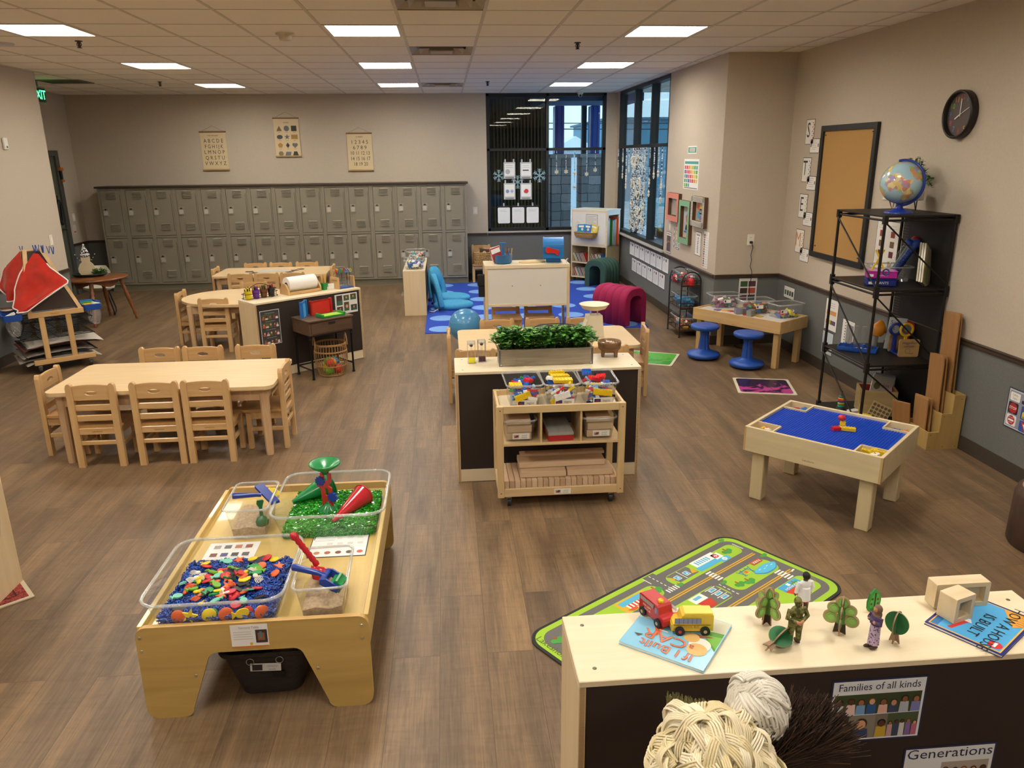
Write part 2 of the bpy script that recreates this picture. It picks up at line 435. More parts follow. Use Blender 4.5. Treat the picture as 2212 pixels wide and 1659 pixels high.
b = MB(); b.lathe([(.09, 0), (.09, -.01), (.07, -.02), (.01, -.022)], P('c9c6cc', .5), 20)
one('ceiling_speaker', 'round pale disc on the ceiling at the far left edge', 'speaker', b, (-3.72, 7.41, CH))
b = MB(); bz = P('3a322b', .4, .5)
b.lathe([(.03, 0), (.03, -.006), (.012, -.008), (.009, -.05), (.02, -.052), (.02, -.056), (.002, -.057)], bz, 12)
for a in (-1, 1): b.tube([(.012 * a, 0, -.01), (.02 * a, 0, -.03), (.006 * a, 0, -.05)], .003, bz, 5)
for k, (x, y, l) in enumerate(((-3.03, 7.26, 'below the near left light panel'), (-3.637, 10.94, 'before the wall above the lockers'), (.621, 11.06, 'near the back window'), (1.225, 7.336, 'left of the right light row'))):
    lab = 'small dark sprinkler head hanging from the ceiling ' + l
    if k == 0: sp0 = one('ceiling_sprinkler', lab, 'sprinkler', b, (x, y, CH), 0, 'ceiling sprinklers')
    else: dup(sp0, (x, y, CH), 0, lab)

# ================================================================ windows
glass = clear('window_glass', 'e8f4f6', .0, .0, 1.5)
def win_frame(w, a0, a1, z0, z1, vs, hs, pl, parent_name):
    """aluminium storefront frame with one pane of glass per opening"""
    o = bpy.data.objects.new(parent_name, None); COL.objects.link(o); o['kind'] = 'structure'
    b = MB(); fw = .05; d = .11
    def bar(p0, p1, q0, q1):
        if w == 'y': b.b2(p0, pl, q0, p1, pl + d, q1, black_al, .003)
        else: b.b2(pl, p0, q0, pl + d, p1, q1, black_al, .003)
    xs = [a0] + vs + [a1]; zs = [z0] + hs + [z1]
    for k, x in enumerate(xs): bar(x - (fw / 2 if 0 < k < len(xs) - 1 else (0 if k == 0 else fw)), x + (fw / 2 if 0 < k < len(xs) - 1 else (fw if k == 0 else 0)), z0, z1)
    for k, z in enumerate(zs): bar(a0, a1, z - (.022 if 0 < k < len(zs) - 1 else (0 if k == 0 else fw)), z + (.022 if 0 < k < len(zs) - 1 else (fw if k == 0 else 0)))
    b.build('window_frame', o)
    for i in range(len(xs) - 1):
        for j in range(len(zs) - 1):
            g = MB()
            if w == 'y':
                g.b2(xs[i] + .02, pl + .06, zs[j] + .02, xs[i + 1] - .02, pl + .064, zs[j + 1] - .02, glass)
            else: g.b2(pl + .06, xs[i] + .02, zs[j] + .02, pl + .064, xs[i + 1] - .02, zs[j + 1] - .02, glass)
            g.build('glass_pane', o)
    return o
w1 = win_frame('y', WX0, WX1, WZ0, CH, [1.705], [2.118], YB, 'window_1')
b = MB(); b.b2(WX0 - .03, YB - .045, WZ0 - .028, WX1 + .02, YB + .1, WZ0, P('b0aca4', .5), .006); b.build('window_sill', w1)
w2 = win_frame('x', WY0, WY1, WZ0, CH, [10.92, 11.89], [2.14], XW, 'window_2')
b = MB(); b.b2(XW - .05, WY0 - .04, WZ0 - .028, XW + .1, WY1 + .02, WZ0, P('b0aca4', .5), .006); b.build('window_sill', w2)

# ================================================================ entry door
o = bpy.data.objects.new('door_1', None); COL.objects.link(o); o['kind'] = 'structure'
dm = P('4e4f49', .55); lm = P('5f6152', .5)
b = MB()
b.b2(XD - .1, DY0 - .1, 0, XD + .02, DY0, DZ + .08, dm, .004); b.b2(XD - .1, DY1, 0, XD + .02, DY1 + .1, DZ + .08, dm, .004); b.b2(XD - .1, DY0, DZ, XD + .02, DY1, DZ + .08, dm, .004)
b.build('door_frame', o)
b = MB(); b.b2(XD - .06, DY0, 0, XD - .015, DY1, DZ, lm, .003); b.build('door_leaf', o)
b = MB(); b.cyl((XD - .015, DY1 - .1, 1.02), (XD + .05, DY1 - .1, 1.02), .012, P('8a8a84', .3, 1)); b.cyl((XD + .045, DY1 - .1, 1.02), (XD + .045, DY1 - .22, 1.02), .01, P('8a8a84', .3, 1)); b.build('door_handle', o)
# ================================================================ outside the windows
wd = bpy.data.worlds.new('world'); S.world = wd; wd.use_nodes = True
bg = wd.node_tree.nodes['Background']
N_, L_ = wd.node_tree.nodes, wd.node_tree.links
gt = N_.new('ShaderNodeTexCoord'); sep = N_.new('ShaderNodeSeparateXYZ'); rp = N_.new('ShaderNodeValToRGB')
L_.new(gt.outputs['Generated'], sep.inputs[0]); L_.new(sep.outputs['Z'], rp.inputs[0]); L_.new(rp.outputs[0], bg.inputs['Color'])
rp.color_ramp.elements[0].color = (.62, .80, .95, 1); rp.color_ramp.elements[1].color = (.75, .88, 1, 1)
bg.inputs['Strength'].default_value = 1.9
b = MB(); b.b2(-30, YB + .3, -.16, 60, 70, -.1, noisy('snowy_lot', '8d98a6', 'd5dde6', 2, rough=.9)); b.b2(XW + .3, -20, -.16, 60, YB + .3, -.1, noisy('snowy_lot', '8d98a6', 'd5dde6', 2, rough=.9))
g = struct('ground', b)
stone = None
def stone_mat():
    m, nt, bs = newmat('stone_veneer'); N, L = nt.nodes, nt.links
    tc = N.new('ShaderNodeTexCoord'); mp = N.new('ShaderNodeMapping'); mp.inputs['Rotation'].default_value = (pi / 2, 0, 0)
    br = N.new('ShaderNodeTexBrick'); br.inputs['Scale'].default_value = 1; br.inputs['Brick Width'].default_value = .36; br.inputs['Row Height'].default_value = .16; br.inputs['Mortar Size'].default_value = .006
    br.inputs['Color1'].default_value = lin('6d7078'); br.inputs['Color2'].default_value = lin('94979e'); br.inputs['Mortar'].default_value = lin('3a3c40'); br.offset = .43; br.squash = .7
    nz = N.new('ShaderNodeTexNoise'); nz.inputs['Scale'].default_value = 4
    ad = N.new('ShaderNodeMix'); ad.data_type = 'VECTOR'; ad.inputs[0].default_value = .06
    L.new(tc.outputs['Object'], mp.inputs[0]); L.new(mp.outputs[0], nz.inputs['Vector']); L.new(mp.outputs[0], ad.inputs[4]); L.new(nz.outputs['Color'], ad.inputs[5]); L.new(ad.outputs[1], br.inputs['Vector'])
    L.new(br.outputs['Color'], bs.inputs['Base Color']); bs.inputs['Roughness'].default_value = .9
    return m
stone = stone_mat()
blue = P('1c3f9c', .4); conc = P('8f939a', .8)
for k, (x, y, w, cx) in enumerate(((2.27, 15.6, .38, 2.25), (2.91, 15.6, .48, 2.95))):
    t = thing('entrance_pillar', 'stone clad porch pillar with blue column above, outside the back window, ' + ('left one' if k == 0 else 'right one'), 'pillar', (0, 0, -.1), 0, 'porch pillars')
    b = MB(); b.b2(x - w / 2, y - .3, 0, x + w / 2, y + .3, 2.07, stone); b.build('stone_base', t)
    b = MB(); b.b2(x - w / 2 - .04, y - .34, 2.07, x + w / 2 + .04, y + .34, 2.14, conc); b.build('cap', t)
    b = MB(); b.b2(cx - .09, y - .16, 2.14, cx + .09, y + .16, 3.03, blue, .01)
    for q in (-1, 1): b.b2(cx - .045 * q - .005, y - .168, 2.14, cx - .045 * q + .005, y - .16, 3.03, P('16327c', .4))
    b.build('column', t)
b = MB(); b.b2(1.75, 13.3, 3.03, 3.35, 17.2, 3.5, P('a9b2bd', .8)); b.b2(1.75, 13.3, 2.88, 3.35, 14.6, 3.03, P('3f5a8a', .7)); b.b2(1.66, 13.3, 2.85, 1.75, 17.2, 3.5, P('4b535d', .7))
one('porch_canopy', 'flat porch roof over the entrance outside the back window', 'canopy', b)
# dark entrance wing behind the left half of the back window
wing = P('221f1b', .7)
b = MB(); b.b2(-6, 15.4, -.1, .9, 15.7, 4.5, P('4a5a68', .6)); b.b2(.9, 15.3, -.1, 1.98, 15.7, 4.5, P('3d3225', .9))
for k in range(15): b.b2(.95 + k * .065, 15.26, -.1, .98 + k * .065, 15.3, 4.5, P('57462f', .9))
b.b2(-6, 13.25, 3.05, 1.62, 15.5, 3.3, wing); b.b2(-.4, 15.3, 1.75, .9, 15.4, 2.05, P('1b1d20')); b.b2(-.4, 15.3, -.1, .9, 15.4, .5, P('2a2a28'))
one('entrance_wing', 'dark slatted entrance wing seen through the left half of the back window', 'building', b)
b = MB(); dv = P('262b31', .5)
b.b2(2.77, 15.95, -.1, 2.87, 16.05, 3.02, dv)
one('porch_post', 'slim dark porch post between the two blue columns', 'post', b)
t = thing('gabled_house', 'white gabled house far beyond the porch', 'house', (5.45, 33, -.1))
b = MB(); b.b2(-.85, 0, 0, .85, 6, 2.35, P('ccd6e0', .8)); b.build('walls', t)
b = MB(); b.add([(-1., -.2, 2.3), (1., -.2, 2.3), (0, -.2, 2.85), (-1., 6, 2.3), (1., 6, 2.3), (0, 6, 2.85)], [[0, 1, 2], [3, 5, 4], [0, 2, 5, 3], [1, 4, 5, 2]], P('e6edf4', .8)); b.build('roof', t)
t = thing('shop_building', 'long pale blue shop building across the lot, outside the right window', 'building', (23.5, 36, -.1))
b = MB(); b.b2(-16, 0, 0, 22, 10, 3.6, P('6d9cb5', .8)); b.build('walls', t)
b = MB(); b.b2(-16.2, -.3, 3.6, 22.2, 10, 3.7, P('56788c', .8)); b.build('parapet', t)
for k in range(2):
    b = MB(); b.tube([(-10 + 60 * u, 28 + 4 * k, 3.1 + .35 * k - 1.2 * u * (1 - u)) for u in [i / 12 for i in range(13)]], .02, P('30363c'), 5)
    one('power_line', 'thin dark power line crossing the sky outside, ' + ('lower one' if k == 0 else 'upper one'), 'cable', b)
# parked vehicle
t = thing('parked_truck', 'pale turquoise pickup truck parked outside the right window', 'truck', (7.2, 19.2, -.1), .15)
tm = P('7fb9c9', .35, 0, .5)
b = MB(); pr = [(-2.4, .45), (2.4, .45), (2.45, .95), (1.3, 1.08), (.75, 1.65), (-.55, 1.68), (-.75, 1.05), (-2.4, 1.02)]
b.prism(pr, -.9, .9, tm, TR(rx=pi / 2)); b.build('body', t)
b = MB(); b.prism([(.72, 1.12), (.6, 1.55), (-.45, 1.58), (-.5, 1.12)], -.92, .92, P('1b2329', .1), TR(rx=pi / 2)); b.build('side_window', t)
for x in (-1.5, 1.5):
    for y in (-.82, .82):
        b = MB(); b.cyl((x, y - .1, .38), (x, y + .1, .38), .38, P('1a1b1d', .8), 20); b.cyl((x, y - .11, .38), (x, y + .11, .38), .2, P('8b9095', .4, .8), 14); b.build('wheel', t)
# ================================================================ children's chairs and tables
maple = wood('maple', 'c09763', 'd8b582', 'Z', 5, .35, .25)
maple_x = wood('maple', 'c09763', 'd8b582', 'X', 5, .35, .25)
seat_m = wood('seat_ply', 'ac834f', 'c69d68', 'Y', 5, .35, .3)
lam = wood('laminate', 'd6b88a', 'e0c699', 'X', 6, .38, .1)
leg_m = wood('table_leg', 'c4a27c', 'd4b48c', 'Z', 5, .45)
birch = wood('birch', 'e2d0ae', 'ecddbf', 'X', 4, .4, .1)
birch_z = wood('birch', 'd6bd92', 'e2cda6', 'Z', 4, .45, .1)
ply_e = noisy('ply_edge', '9c7a55', 'cdb087', 4, (1, 1, 260), .6, 1, 0)
choc = noisy('chocolate_panel', '2c211b', '31261f', 300, rough=.8, detail=2, dist=0)

def make_chair():
    t = thing('child_chair', 'x', 'chair')
    w, d = .32, .30
    for sx in (-1, 1):
        b = MB(); x = sx * (w / 2 - .0225)
        out = [(-.0215, 0), (.0215, 0), (.0215, .57), (.016, .588), (.007, .598), (-.007, .598), (-.016, .588), (-.0215, .57)]
        b.prism(out, -.016, .016, maple, TR(x, -d / 2 + .016, 0, 0, 0, pi / 2)); b.build('rear_post', t)
        b = MB(); b.box(x, d / 2 - .03, .14, .04, .036, .28, maple, .004); b.build('front_leg', t)
        b = MB(); b.box(x, 0, .15, .018, d - .06, .03, maple, .003); b.build('side_stretcher', t)
    A = TR(0, -d / 2 + .017, 0, 0, 0, pi / 2)
    n = 24; hole = [(.042 * cos(2 * pi * k / n + pi / 4), .53 + .016 * sin(2 * pi * k / n + pi / 4)) for k in range(n)]
    out = []
    for k in range(n):
        a = 2 * pi * k / n + pi / 4; c, s_ = cos(a), sin(a); m_ = max(abs(c), abs(s_)); q = (c / m_, s_ / m_)
        out.append((q[0] * .117, .532 + q[1] * .05 + (.008 * (1 - q[0] ** 2) if q[1] > .9 else 0)))
    b = MB(); b.holed(out, hole, -.009, .009, maple_x, A); b.build('top_rail', t)
    for z0, z1 in ((.405, .45), (.332, .376)):
        b = MB(); b.b2(-.12, -d / 2 + .009, z0, .12, -d / 2 + .026, z1, maple_x, .004); b.build('slat', t)
    b = MB(); b.b2(-.12, -d / 2 + .007, .236, .12, -d / 2 + .026, .282, maple_x, .003)
    b.text('Lakeshore', 0, 0, 0, .016, P('4a3320'), M.Translation((0, -d / 2 + .0066, .258)) @ M.Rotation(pi / 2, 4, 'X'))
    b.b2(-.12, d / 2 - .03, .22, .12, d / 2 - .014, .28, maple_x, .003)
    for sx in (-1, 1): b.b2(sx * .128, -d / 2 + .03, .225, sx * .146, d / 2 - .04, .282, maple_x, .003)
    b.build('apron', t)
    b = MB(); b.prism(rrect(.325, .30, .03, 3, 0, .022), .284, .303, seat_m)
    b.build('seat', t)
    b = MB(); b.b2(-.12, -d / 2 + .008, .16, .12, -d / 2 + .026, .19, maple_x, .003); b.build('rear_stretcher', t)
    return t
chair0 = make_chair(); _used = [0]
def chair(x, y, rz, label, group):
    label = 'wooden child chair ' + label
    if not _used[0]:
        _used[0] = 1; place(chair0, (x, y, 0), rz); tag(chair0, label, None, group); return chair0
    return dup(chair0, (x, y, 0), rz, label, group)
def table(cx, cy, w, d, label, h=.53, rnd=None, rz=0):
    t = thing('child_table', label, 'table', (cx, cy, 0), rz)
    out = rnd or rrect(w, d, .06, 5)
    b = MB(); b.prism([(x * .996, y * .996) for x, y in out], h - .03, h - .006, leg_m); b.prism(out, h - .024, h, lam); b.build('tabletop', t)
    b = MB(); e = .09
    for s_ in (-1, 1):
        b.box(0, s_ * (d / 2 - e + .02), h - .075, w - 2 * e, .02, .085, leg_m); b.box(s_ * (w / 2 - e + .02), 0, h - .075, .02, d - 2 * e, .085, leg_m)
    b.build('apron', t)
    for sx in (-1, 1):
        for sy in (-1, 1):
            b = MB(); x, y = sx * (w / 2 - e + .01), sy * (d / 2 - e + .01)
            o0 = rrect(.05, .05, .012, 1); o1 = rrect(.062, .062, .012, 1)
            b.loft([[(x + p, y + q, 0) for p, q in o0], [(x + p, y + q, h - .03) for p, q in o1]], leg_m, None, False); b.build('leg', t)
    return t
# long table, near left
table(-1.993, 5.525, 1.52, .76, 'long rectangular light wood table nearest the camera on the left')
G = 'chairs around the long near table'
for x, w in ((-2.42, 'leftmost'), (-2.01, 'middle'), (-1.675, 'rightmost')): chair(x, 5.255, 0, 'on the near side of the long left table, %s of three' % w, G)
for x, w in ((-2.32, 'leftmost'), (-1.985, 'middle'), (-1.57, 'rightmost')): chair(x, 6.0, pi, 'on the far side of the long left table, %s of three' % w, G)
chair(-1.35, 5.49, pi / 2, 'at the right end of the long left table', G)
chair(-2.75, 5.52, -pi / 2, 'at the left end of the long left table', G)
# rounded table
ov = [(.60 * cos(2 * pi * k / 40), .54 * sin(2 * pi * k / 40)) for k in range(40)]
table(-2.39, 8.83, 1.0, .92, 'round light wood table behind the low shelf on the left', rnd=ov)
G = 'chairs around the round table'
chair(-2.90, 8.87, -pi / 2, 'at the left side of the round table', G)
chair(-2.53, 8.49, 0, 'on the near side of the round table', G)
chair(-2.36, 9.33, pi, 'on the far side of the round table, beside the crayon caddy', G)
# far table
table(-2.39, 10.80, 1.50, .80, 'rectangular light wood table nearest the lockers')
G = 'chairs around the table by the lockers'
for x, w in ((-2.70, 'leftmost'), (-2.365, 'middle'), (-2.03, 'rightmost')): chair(x, 10.31, 0, 'on the near side of the table by the lockers, %s of three' % w, G)
for x, w in ((-2.745, 'leftmost'), (-2.39, 'middle'), (-2.02, 'rightmost')): chair(x, 11.10, pi, 'on the far side of the table by the lockers, %s of three' % w, G)
chair(-3.05, 10.80, -pi / 2, 'at the left end of the table by the lockers', G)
chair(-1.73, 10.80, pi / 2, 'at the right end of the table by the lockers', G)
# centre table
table(.815, 6.36, 1.50, .76, 'rectangular light wood table behind the leafy planter')
G = 'chairs around the table behind the planter'
for x, w in ((.43, 'leftmost'), (.85, 'middle'), (1.23, 'rightmost')): chair(x, 6.72, pi, 'on the far side of the table behind the planter, %s of three' % w, G)
for x, w in ((.19, 'left'), (1.24, 'right')): chair(x, 5.88, 0, 'between the leafy planter and the table behind it, %s one' % w, G)
chair(.12, 6.40, -pi / 2, 'at the left end of the table behind the planter', G)
chair(1.565, 6.42, pi / 2 - .12, 'with open back slats right of the table behind the planter', G)
chair(.565, 12.83, 0 + pi, 'against the back wall beside the lockers holding a basket', None)
G = 'chairs under the whiteboard stand'
chair(.64, 8.41, pi + .02, 'under the whiteboard stand, left one', G)
chair(1.005, 8.41, pi - .02, 'under the whiteboard stand, right one', G)

# ================================================================ lockers
lk = noisy('locker_paint', '878070', '8b8474', 90, rough=.42, detail=2, dist=0)
lk2 = P('2a2820', .7); chrome = P('c9c4b8', .3, .35)
LW = .3805; LX0 = -5.372; LYF = 12.67
def make_locker():
    t = thing('locker', 'x', 'locker')
    b = MB(); D = YB - LYF - .005
    b.b2(0, .014, .10, .012, D, 1.60, lk); b.b2(LW - .012, .014, .10, LW, D, 1.60, lk)
    b.b2(.012, .02, .10, LW - .012, D, 1.60, lk)
    for x in (0, LW - .03): b.b2(x, 0, .10, x + .03, .014, 1.60, lk, .002)
    for z in (.10, .84, 1.572): b.b2(.03, 0, z, LW - .03, .014, z + .028, lk, .002)
    b.build('body', t)
    b = MB(); b.b2(0, .03, 0, LW, D, .10, P('7b7763', .5)); b.build('plinth', t)
    for z0 in (.133, .873):
        b = MB(); x0, x1, h = .034, LW - .034, .694
        b.b2(x0, -.004, z0, x1, .012, z0 + h, lk, .003)
        for zz in (.575, .085):
            for k in range(5): b.prism([(0, 0), (.017, 0), (.0, .016)], x0 + .10, x1 - .075, lk, M(((0, 0, 1, 0), (-1, 0, 0, -.004), (0, 1, 0, z0 + zz + k * .022), (0, 0, 0, 1))))
        for k in range(3): b.b2(x0 + .125 + k * .02, -.0055, z0 + .672, x0 + .14 + k * .02, -.003, z0 + .682, P('a9a59a', .4))
        b.b2(x1 - .02, -.006, z0 + .06, x1 - .016, -.003, z0 + .63, lk2)
        d = b.build('door', t)
        b = MB(); T = TR(x0 + .055, -.004, z0 + .37, 0, 0, pi / 2)
        b.prism(rrect(.085, .128, .014, 3), -.002, .005, P('a39e90', .4, .3), T); b.prism(rrect(.066, .108, .012, 3), .005, .0062, P('8a8476', .4, .3), T)
        b.prism(rrect(.06, .07, .008, 2, 0, -.012), .006, .014, chrome, T); b.prism(rrect(.06, .02, .006, 2, 0, -.04), .012, .02, chrome, T); b.prism(circ(.013, 10, 0, .042), .006, .009, P('15130f'), T)
        b.build('handle', d)
    return t
ordn = ['first', 'second', 'third', 'fourth', 'fifth', 'sixth', 'seventh', 'eighth', 'ninth', 'tenth', 'eleventh', 'twelfth', 'thirteenth', 'fourteenth', 'fifteenth']
for k in range(15):
    lab = 'grey-green two-door metal locker column, %s from the left end of the row' % ordn[k]
    loc = (LX0 + k * LW, LYF, 0)
    if k == 0: l0 = make_locker(); place(l0, loc); tag(l0, lab, None, 'locker columns')
    else: dup(l0, loc, 0, lab)
b = MB(); b.b2(LX0 - .03, LYF - .03, 1.602, LX0 + 15 * LW + .03, YB, 1.63, wood('locker_top', '30261d', '3f3226', 'X', 6, .4), .003)
one('locker_top_board', 'dark brown board running along the top of the lockers', 'board', b)

# ================================================================ low shelf units with chocolate back panels
def low_shelf(label, loc, rz, w, d, h, kick=.09):
    """origin at the front left foot, panel side faces -y"""
    t = thing('shelf_unit', label, 'shelf', loc, rz)
    b = MB(); b.b2(0, 0, h - .019, w, d, h, birch, .002)
    for x in (.05, w - .05):
        for y in (.05, d - .05): b.lathe([(.006, h), (.006, h + .001), (.003, h + .0012), (.001, h + .0006)], P('8a8478', .3, 1), 8, TR(x, y, 0))
    b.build('top_board', t)
    for x in (0, w - .019):
        b = MB(); b.b2(x, 0, 0, x + .019, d, h - .0195, birch_z, .001); b.b2(x + .003, -.0005, 0, x + .016, .002, h - .0195, ply_e); b.build('side_panel', t)
    b = MB(); b.b2(.02, .006, kick, w - .02, .018, h - .02, choc); b.build('back_panel', t)
    b = MB(); b.b2(.0195, .004, .004, w - .0195, .022, kick - .002, birch); b.b2(.0195, d - .03, .004, w - .0195, d - .012, .07, birch); b.build('kick_board', t)
    for z in (.08, .39):
        b = MB(); b.b2(.02, .02, z, w - .02, d - .01, z + .018, birch); b.build('shelf_board', t)
    b = MB(); b.b2(w / 2 - .009, .02, .1, w / 2 + .009, d - .01, h - .02, birch_z); b.build('divider', t)
    return t
low_shelf('low birch shelf with dark brown back behind the rolling cart, carrying the planter', (.02, 4.575, 0), 0, 1.18, .36, .743)
low_shelf('low birch shelf with dark brown back standing diagonally behind the small drawer table', (-1.795, 7.135, 0), .715, 1.18, .31, .743)
low_shelf('birch shelf in the right foreground with toy people and trees on top', (.297, 1.628, 0), 0, 1.39, .292, .743)
# ================================================================ left side of the room
honey = wood('easel_wood', 'be965f', 'd6b07a', 'Z', 5, .4, .2)
honey_x = wood('easel_wood', 'be965f', 'd6b07a', 'X', 5, .4, .2)
wire = P('1d1e20', .4, .6); steel = P('9a9a98', .3, 1)
bluep = P('1f4fa6', .35); redv = noisy('red_vinyl', 'b3201a', 'cf3022', 9, rough=.28, coat=.4, bump=.25, bscale=14)
whitep = P('ecebe6', .5); clearp = clear('clear_plastic', 'fbfdfd', .05, .03); rimp = clear('clear_rim', 'f4f7f7', .25, .08)  # clear_rim: extra white diffuse puts the rim highlight into the material
greenp = P('1c8a3f', .35); yel = P('e8c31f', .35); redp = P('c3211f', .3); blk = P('1c1b1b', .5); tealp = P('2c9d8f', .4); orgp = P('df6a1e', .4); pur = P('6a2c96', .4); navy = P('1d2f6e', .35)

# easel drying cart
EA = .64; ELOC = (-4.05, 7.66, 0)
t = thing('art_easel', 'wooden rolling art easel with wire drying rack beside the left wall', 'easel', ELOC, EA)
b = MB(); b.b2(-.05, -.012, .09, .50, .012, .14, honey_x, .003); b.build('lower_rail', t)
b = MB(); b.b2(-.03, -.012, .56, .46, .012, .61, honey_x, .003); b.text('Lakeshore', .2, 0, 0, .018, P('4a3320'), M.Translation((0, -.0126, .585)) @ M.Rotation(pi / 2, 4, 'X')); b.build('upper_rail', t)
for x in (.08, .315):
    b = MB(); b.b2(x - .025, -.008, .14, x + .025, .008, .56, honey, .003); b.build('front_post', t)
def slope(x0, x1, m, nm, half=.018):
    for s_, y0 in ((1, .02), (-1, .56)):
        b = MB(); y1 = .29 - s_ * .02; b.loft([[(x - half, y0 - .012, .60), (x + half, y0 - .012, .60), (x + half, y0 + .012, .60), (x - half, y0 + .012, .60)] if k == 0 else [(x - half, y1 - .012, 1.19), (x + half, y1 - .012, 1.19), (x + half, y1 + .012, 1.19), (x - half, y1 + .012, 1.19)] for k, x in enumerate((x0, x1))], m, None, False); b.build(nm, t)
slope(-.01, .09, honey, 'a_frame_leg'); slope(.44, .23, honey, 'a_frame_leg')
for s_, y0 in ((1, .03), (-1, .55)):
    b = MB(); y1 = .29 - s_ * .02; b.add([(.01, y0, .62), (.42, y0, .62), (.22, y1, 1.17), (.10, y1, 1.17), (.01, y0 + .008, .62), (.42, y0 + .008, .62), (.22, y1 + .008, 1.17), (.10, y1 + .008, 1.17)], [[0, 1, 2, 3], [7, 6, 5, 4], [0, 4, 5, 1], [1, 5, 6, 2], [2, 6, 7, 3], [3, 7, 4, 0]], P('3d3028', .8)); b.build('chalk_panel', t)
b = MB(); b.cyl((.06, .29, 1.18), (.26, .29, 1.18), .012, honey_x, 10); b.build('top_bar', t)
for y in (.56,):
    b = MB(); b.b2(-.05, y, .09, .50, y + .02, .14, honey_x, .003); b.b2(-.03, y, .56, .46, y + .02, .61, honey_x, .003); b.build('rear_rail', t)
    for x in (.08, .315):
        b = MB(); b.b2(x - .025, y, .14, x + .025, y + .016, .56, honey, .003); b.build('rear_post', t)
b = MB(); b.b2(-.05, .015, .085, .50, .56, .10, P('4b3325', .5)); b.build('base_deck', t)
for x in (.0, .45):
    for y in (.03, .54):
        b = MB(); b.cyl((x - .012, y, .034), (x + .012, y, .034), .034, blk, 14); b.cyl((x - .014, y, .034), (x + .014, y, .034), .018, steel, 10); b.b2(x - .018, y - .018, .05, x + .018, y + .018, .085, steel, .004); b.build('caster', t)
for k in range(5):
    b = MB(); z = .17 + k * .085
    for j in range(9): b.tube([(-.10, .04 + j * .064, z), (.53, .04 + j * .064, z)], .0045, wire, 5)
    for x in (-.10, .05, .2, .35, .53): b.tube([(x, .02, z), (x, .56, z)], .0055, wire, 5)
    b.build('drying_rack', t)
def epos(u, v, z=0): return (ELOC[0] + u * cos(EA) - v * sin(EA), ELOC[1] + u * sin(EA) + v * cos(EA), z)
# paper on the lower racks
for k, (z, c, dx, rz, lab) in enumerate(((.112, 'cfc8bc', 0, .05, 'lowest'), (.135, 'b9b0a2', -.03, -.06, 'second from below'), (.185, 'a9a096', -.02, .03, 'middle'), (.274, 'c9c0b2', .05, -.04, 'top'), (.262, '8d4a3b', .0, .02, 'second from the top'))):
    b = MB(); n = 10
    pts = [[(x * .068 - .34, y * .06 - .25, .004 * sin(x * .9 + k) * (1 if k > 2 else .6) + (-.03 * ((x - 5) / 5) ** 4)) for x in range(11)] for y in range(9)]
    b.loft(pts, P(c, .8), None, False, False); b.loft([[(p[0], p[1], p[2] - .004) for p in r] for r in pts], P(c, .8), None, False, False)
    one('paper_stack', 'loose %s painting paper on the easel drying rack, %s sheet' % ('rust' if k == 4 else 'pale', lab), 'paper', b, epos(.22 + dx, .28, z + .008), EA + rz, 'paper on the drying rack')
# aprons, draped sheets
def apron(label, pts, seed):
    """pts: rows of 3-D points from top to bottom"""
    t = thing('apron', label, 'apron', pts[0][0])
    o = V(pts[0][0]); rows = []
    R = random.Random(seed)
    nr, nc = 22, 18
    for i in range(nr + 1):
        f = i / nr * (len(pts) - 1); k = min(int(f), len(pts) - 2); u = f - k
        a0 = V(pts[k][0]).lerp(V(pts[k + 1][0]), u); a1 = V(pts[k][1]).lerp(V(pts[k + 1][1]), u)
        d = (a1 - a0); nrm = V((d.y, -d.x, 0)); nrm = nrm.normalized() if nrm.length > 1e-5 else V((0, -1, 0))
        row = []
        for j in range(nc + 1):
            w = j / nc
            amp = .022 * (i / nr) * sin(w * 9 + seed + 1.2 * sin(i * .3)) + .04 * sin(w * pi) * (i / nr)
            row.append(a0 + d * w + nrm * amp + V((0, 0, -.02 * sin(w * pi) * (i / nr))) - o)
        rows.append(row)
    b = MB(); b.loft(rows, redv, None, True, False); b.loft([[p + V((.0, .004, 0)) for p in r] for r in rows], redv, None, True, False); b.build('vinyl', t)
    b = MB(); ed = [r[0] for r in rows[6:]] + rows[-1][1:] + [r[-1] for r in reversed(rows[5:-1])]
    b.tube(ed, .007, whitep, 6); b.build('white_edging', t)
    return t
apron('red vinyl apron with white edging hanging at the front of the easel', [[(-4.055, 7.93, 1.16), (-4.02, 7.94, 1.15)], [(-4.16, 7.82, .98), (-3.88, 7.84, 1.02)], [(-4.21, 7.76, .83), (-3.70, 7.80, .89)], [(-4.18, 7.66, .68), (-4.05, 7.58, .64)]], 1)
apron('red vinyl apron hanging on the wall side of the easel', [[(-4.20, 7.98, 1.18), (-4.17, 7.99, 1.17)], [(-4.40, 7.97, 1.0), (-4.17, 7.93, 1.03)], [(-4.46, 7.95, .83), (-4.22, 7.86, .88)], [(-4.36, 7.90, .72), (-4.25, 7.86, .72)]], 4)
b = MB()
for s_ in (-1, 1): b.box(.006 * s_, 0, .01, .006, .012, .075, bluep, .002, 1, TR(0, 0, 0, 0, .16 * s_))
for k, (x, y, z, rz) in enumerate(((-4.19, 7.98, 1.18, .2), (-4.05, 7.95, 1.19, 1.), (-4.03, 7.97, 1.19, .4), (-4.00, 8.0, 1.18, 1.4), (-3.96, 8.03, 1.17, .6), (-3.93, 8.05, 1.16, 0))):
    lab = 'blue clothespin clipped along the top bar of the easel'
    if k == 0: cp0 = one('clothespin', lab, 'clothespin', b, (x, y, z), rz, 'clothespins on the easel')
    else: dup(cp0, (x, y, z), rz)
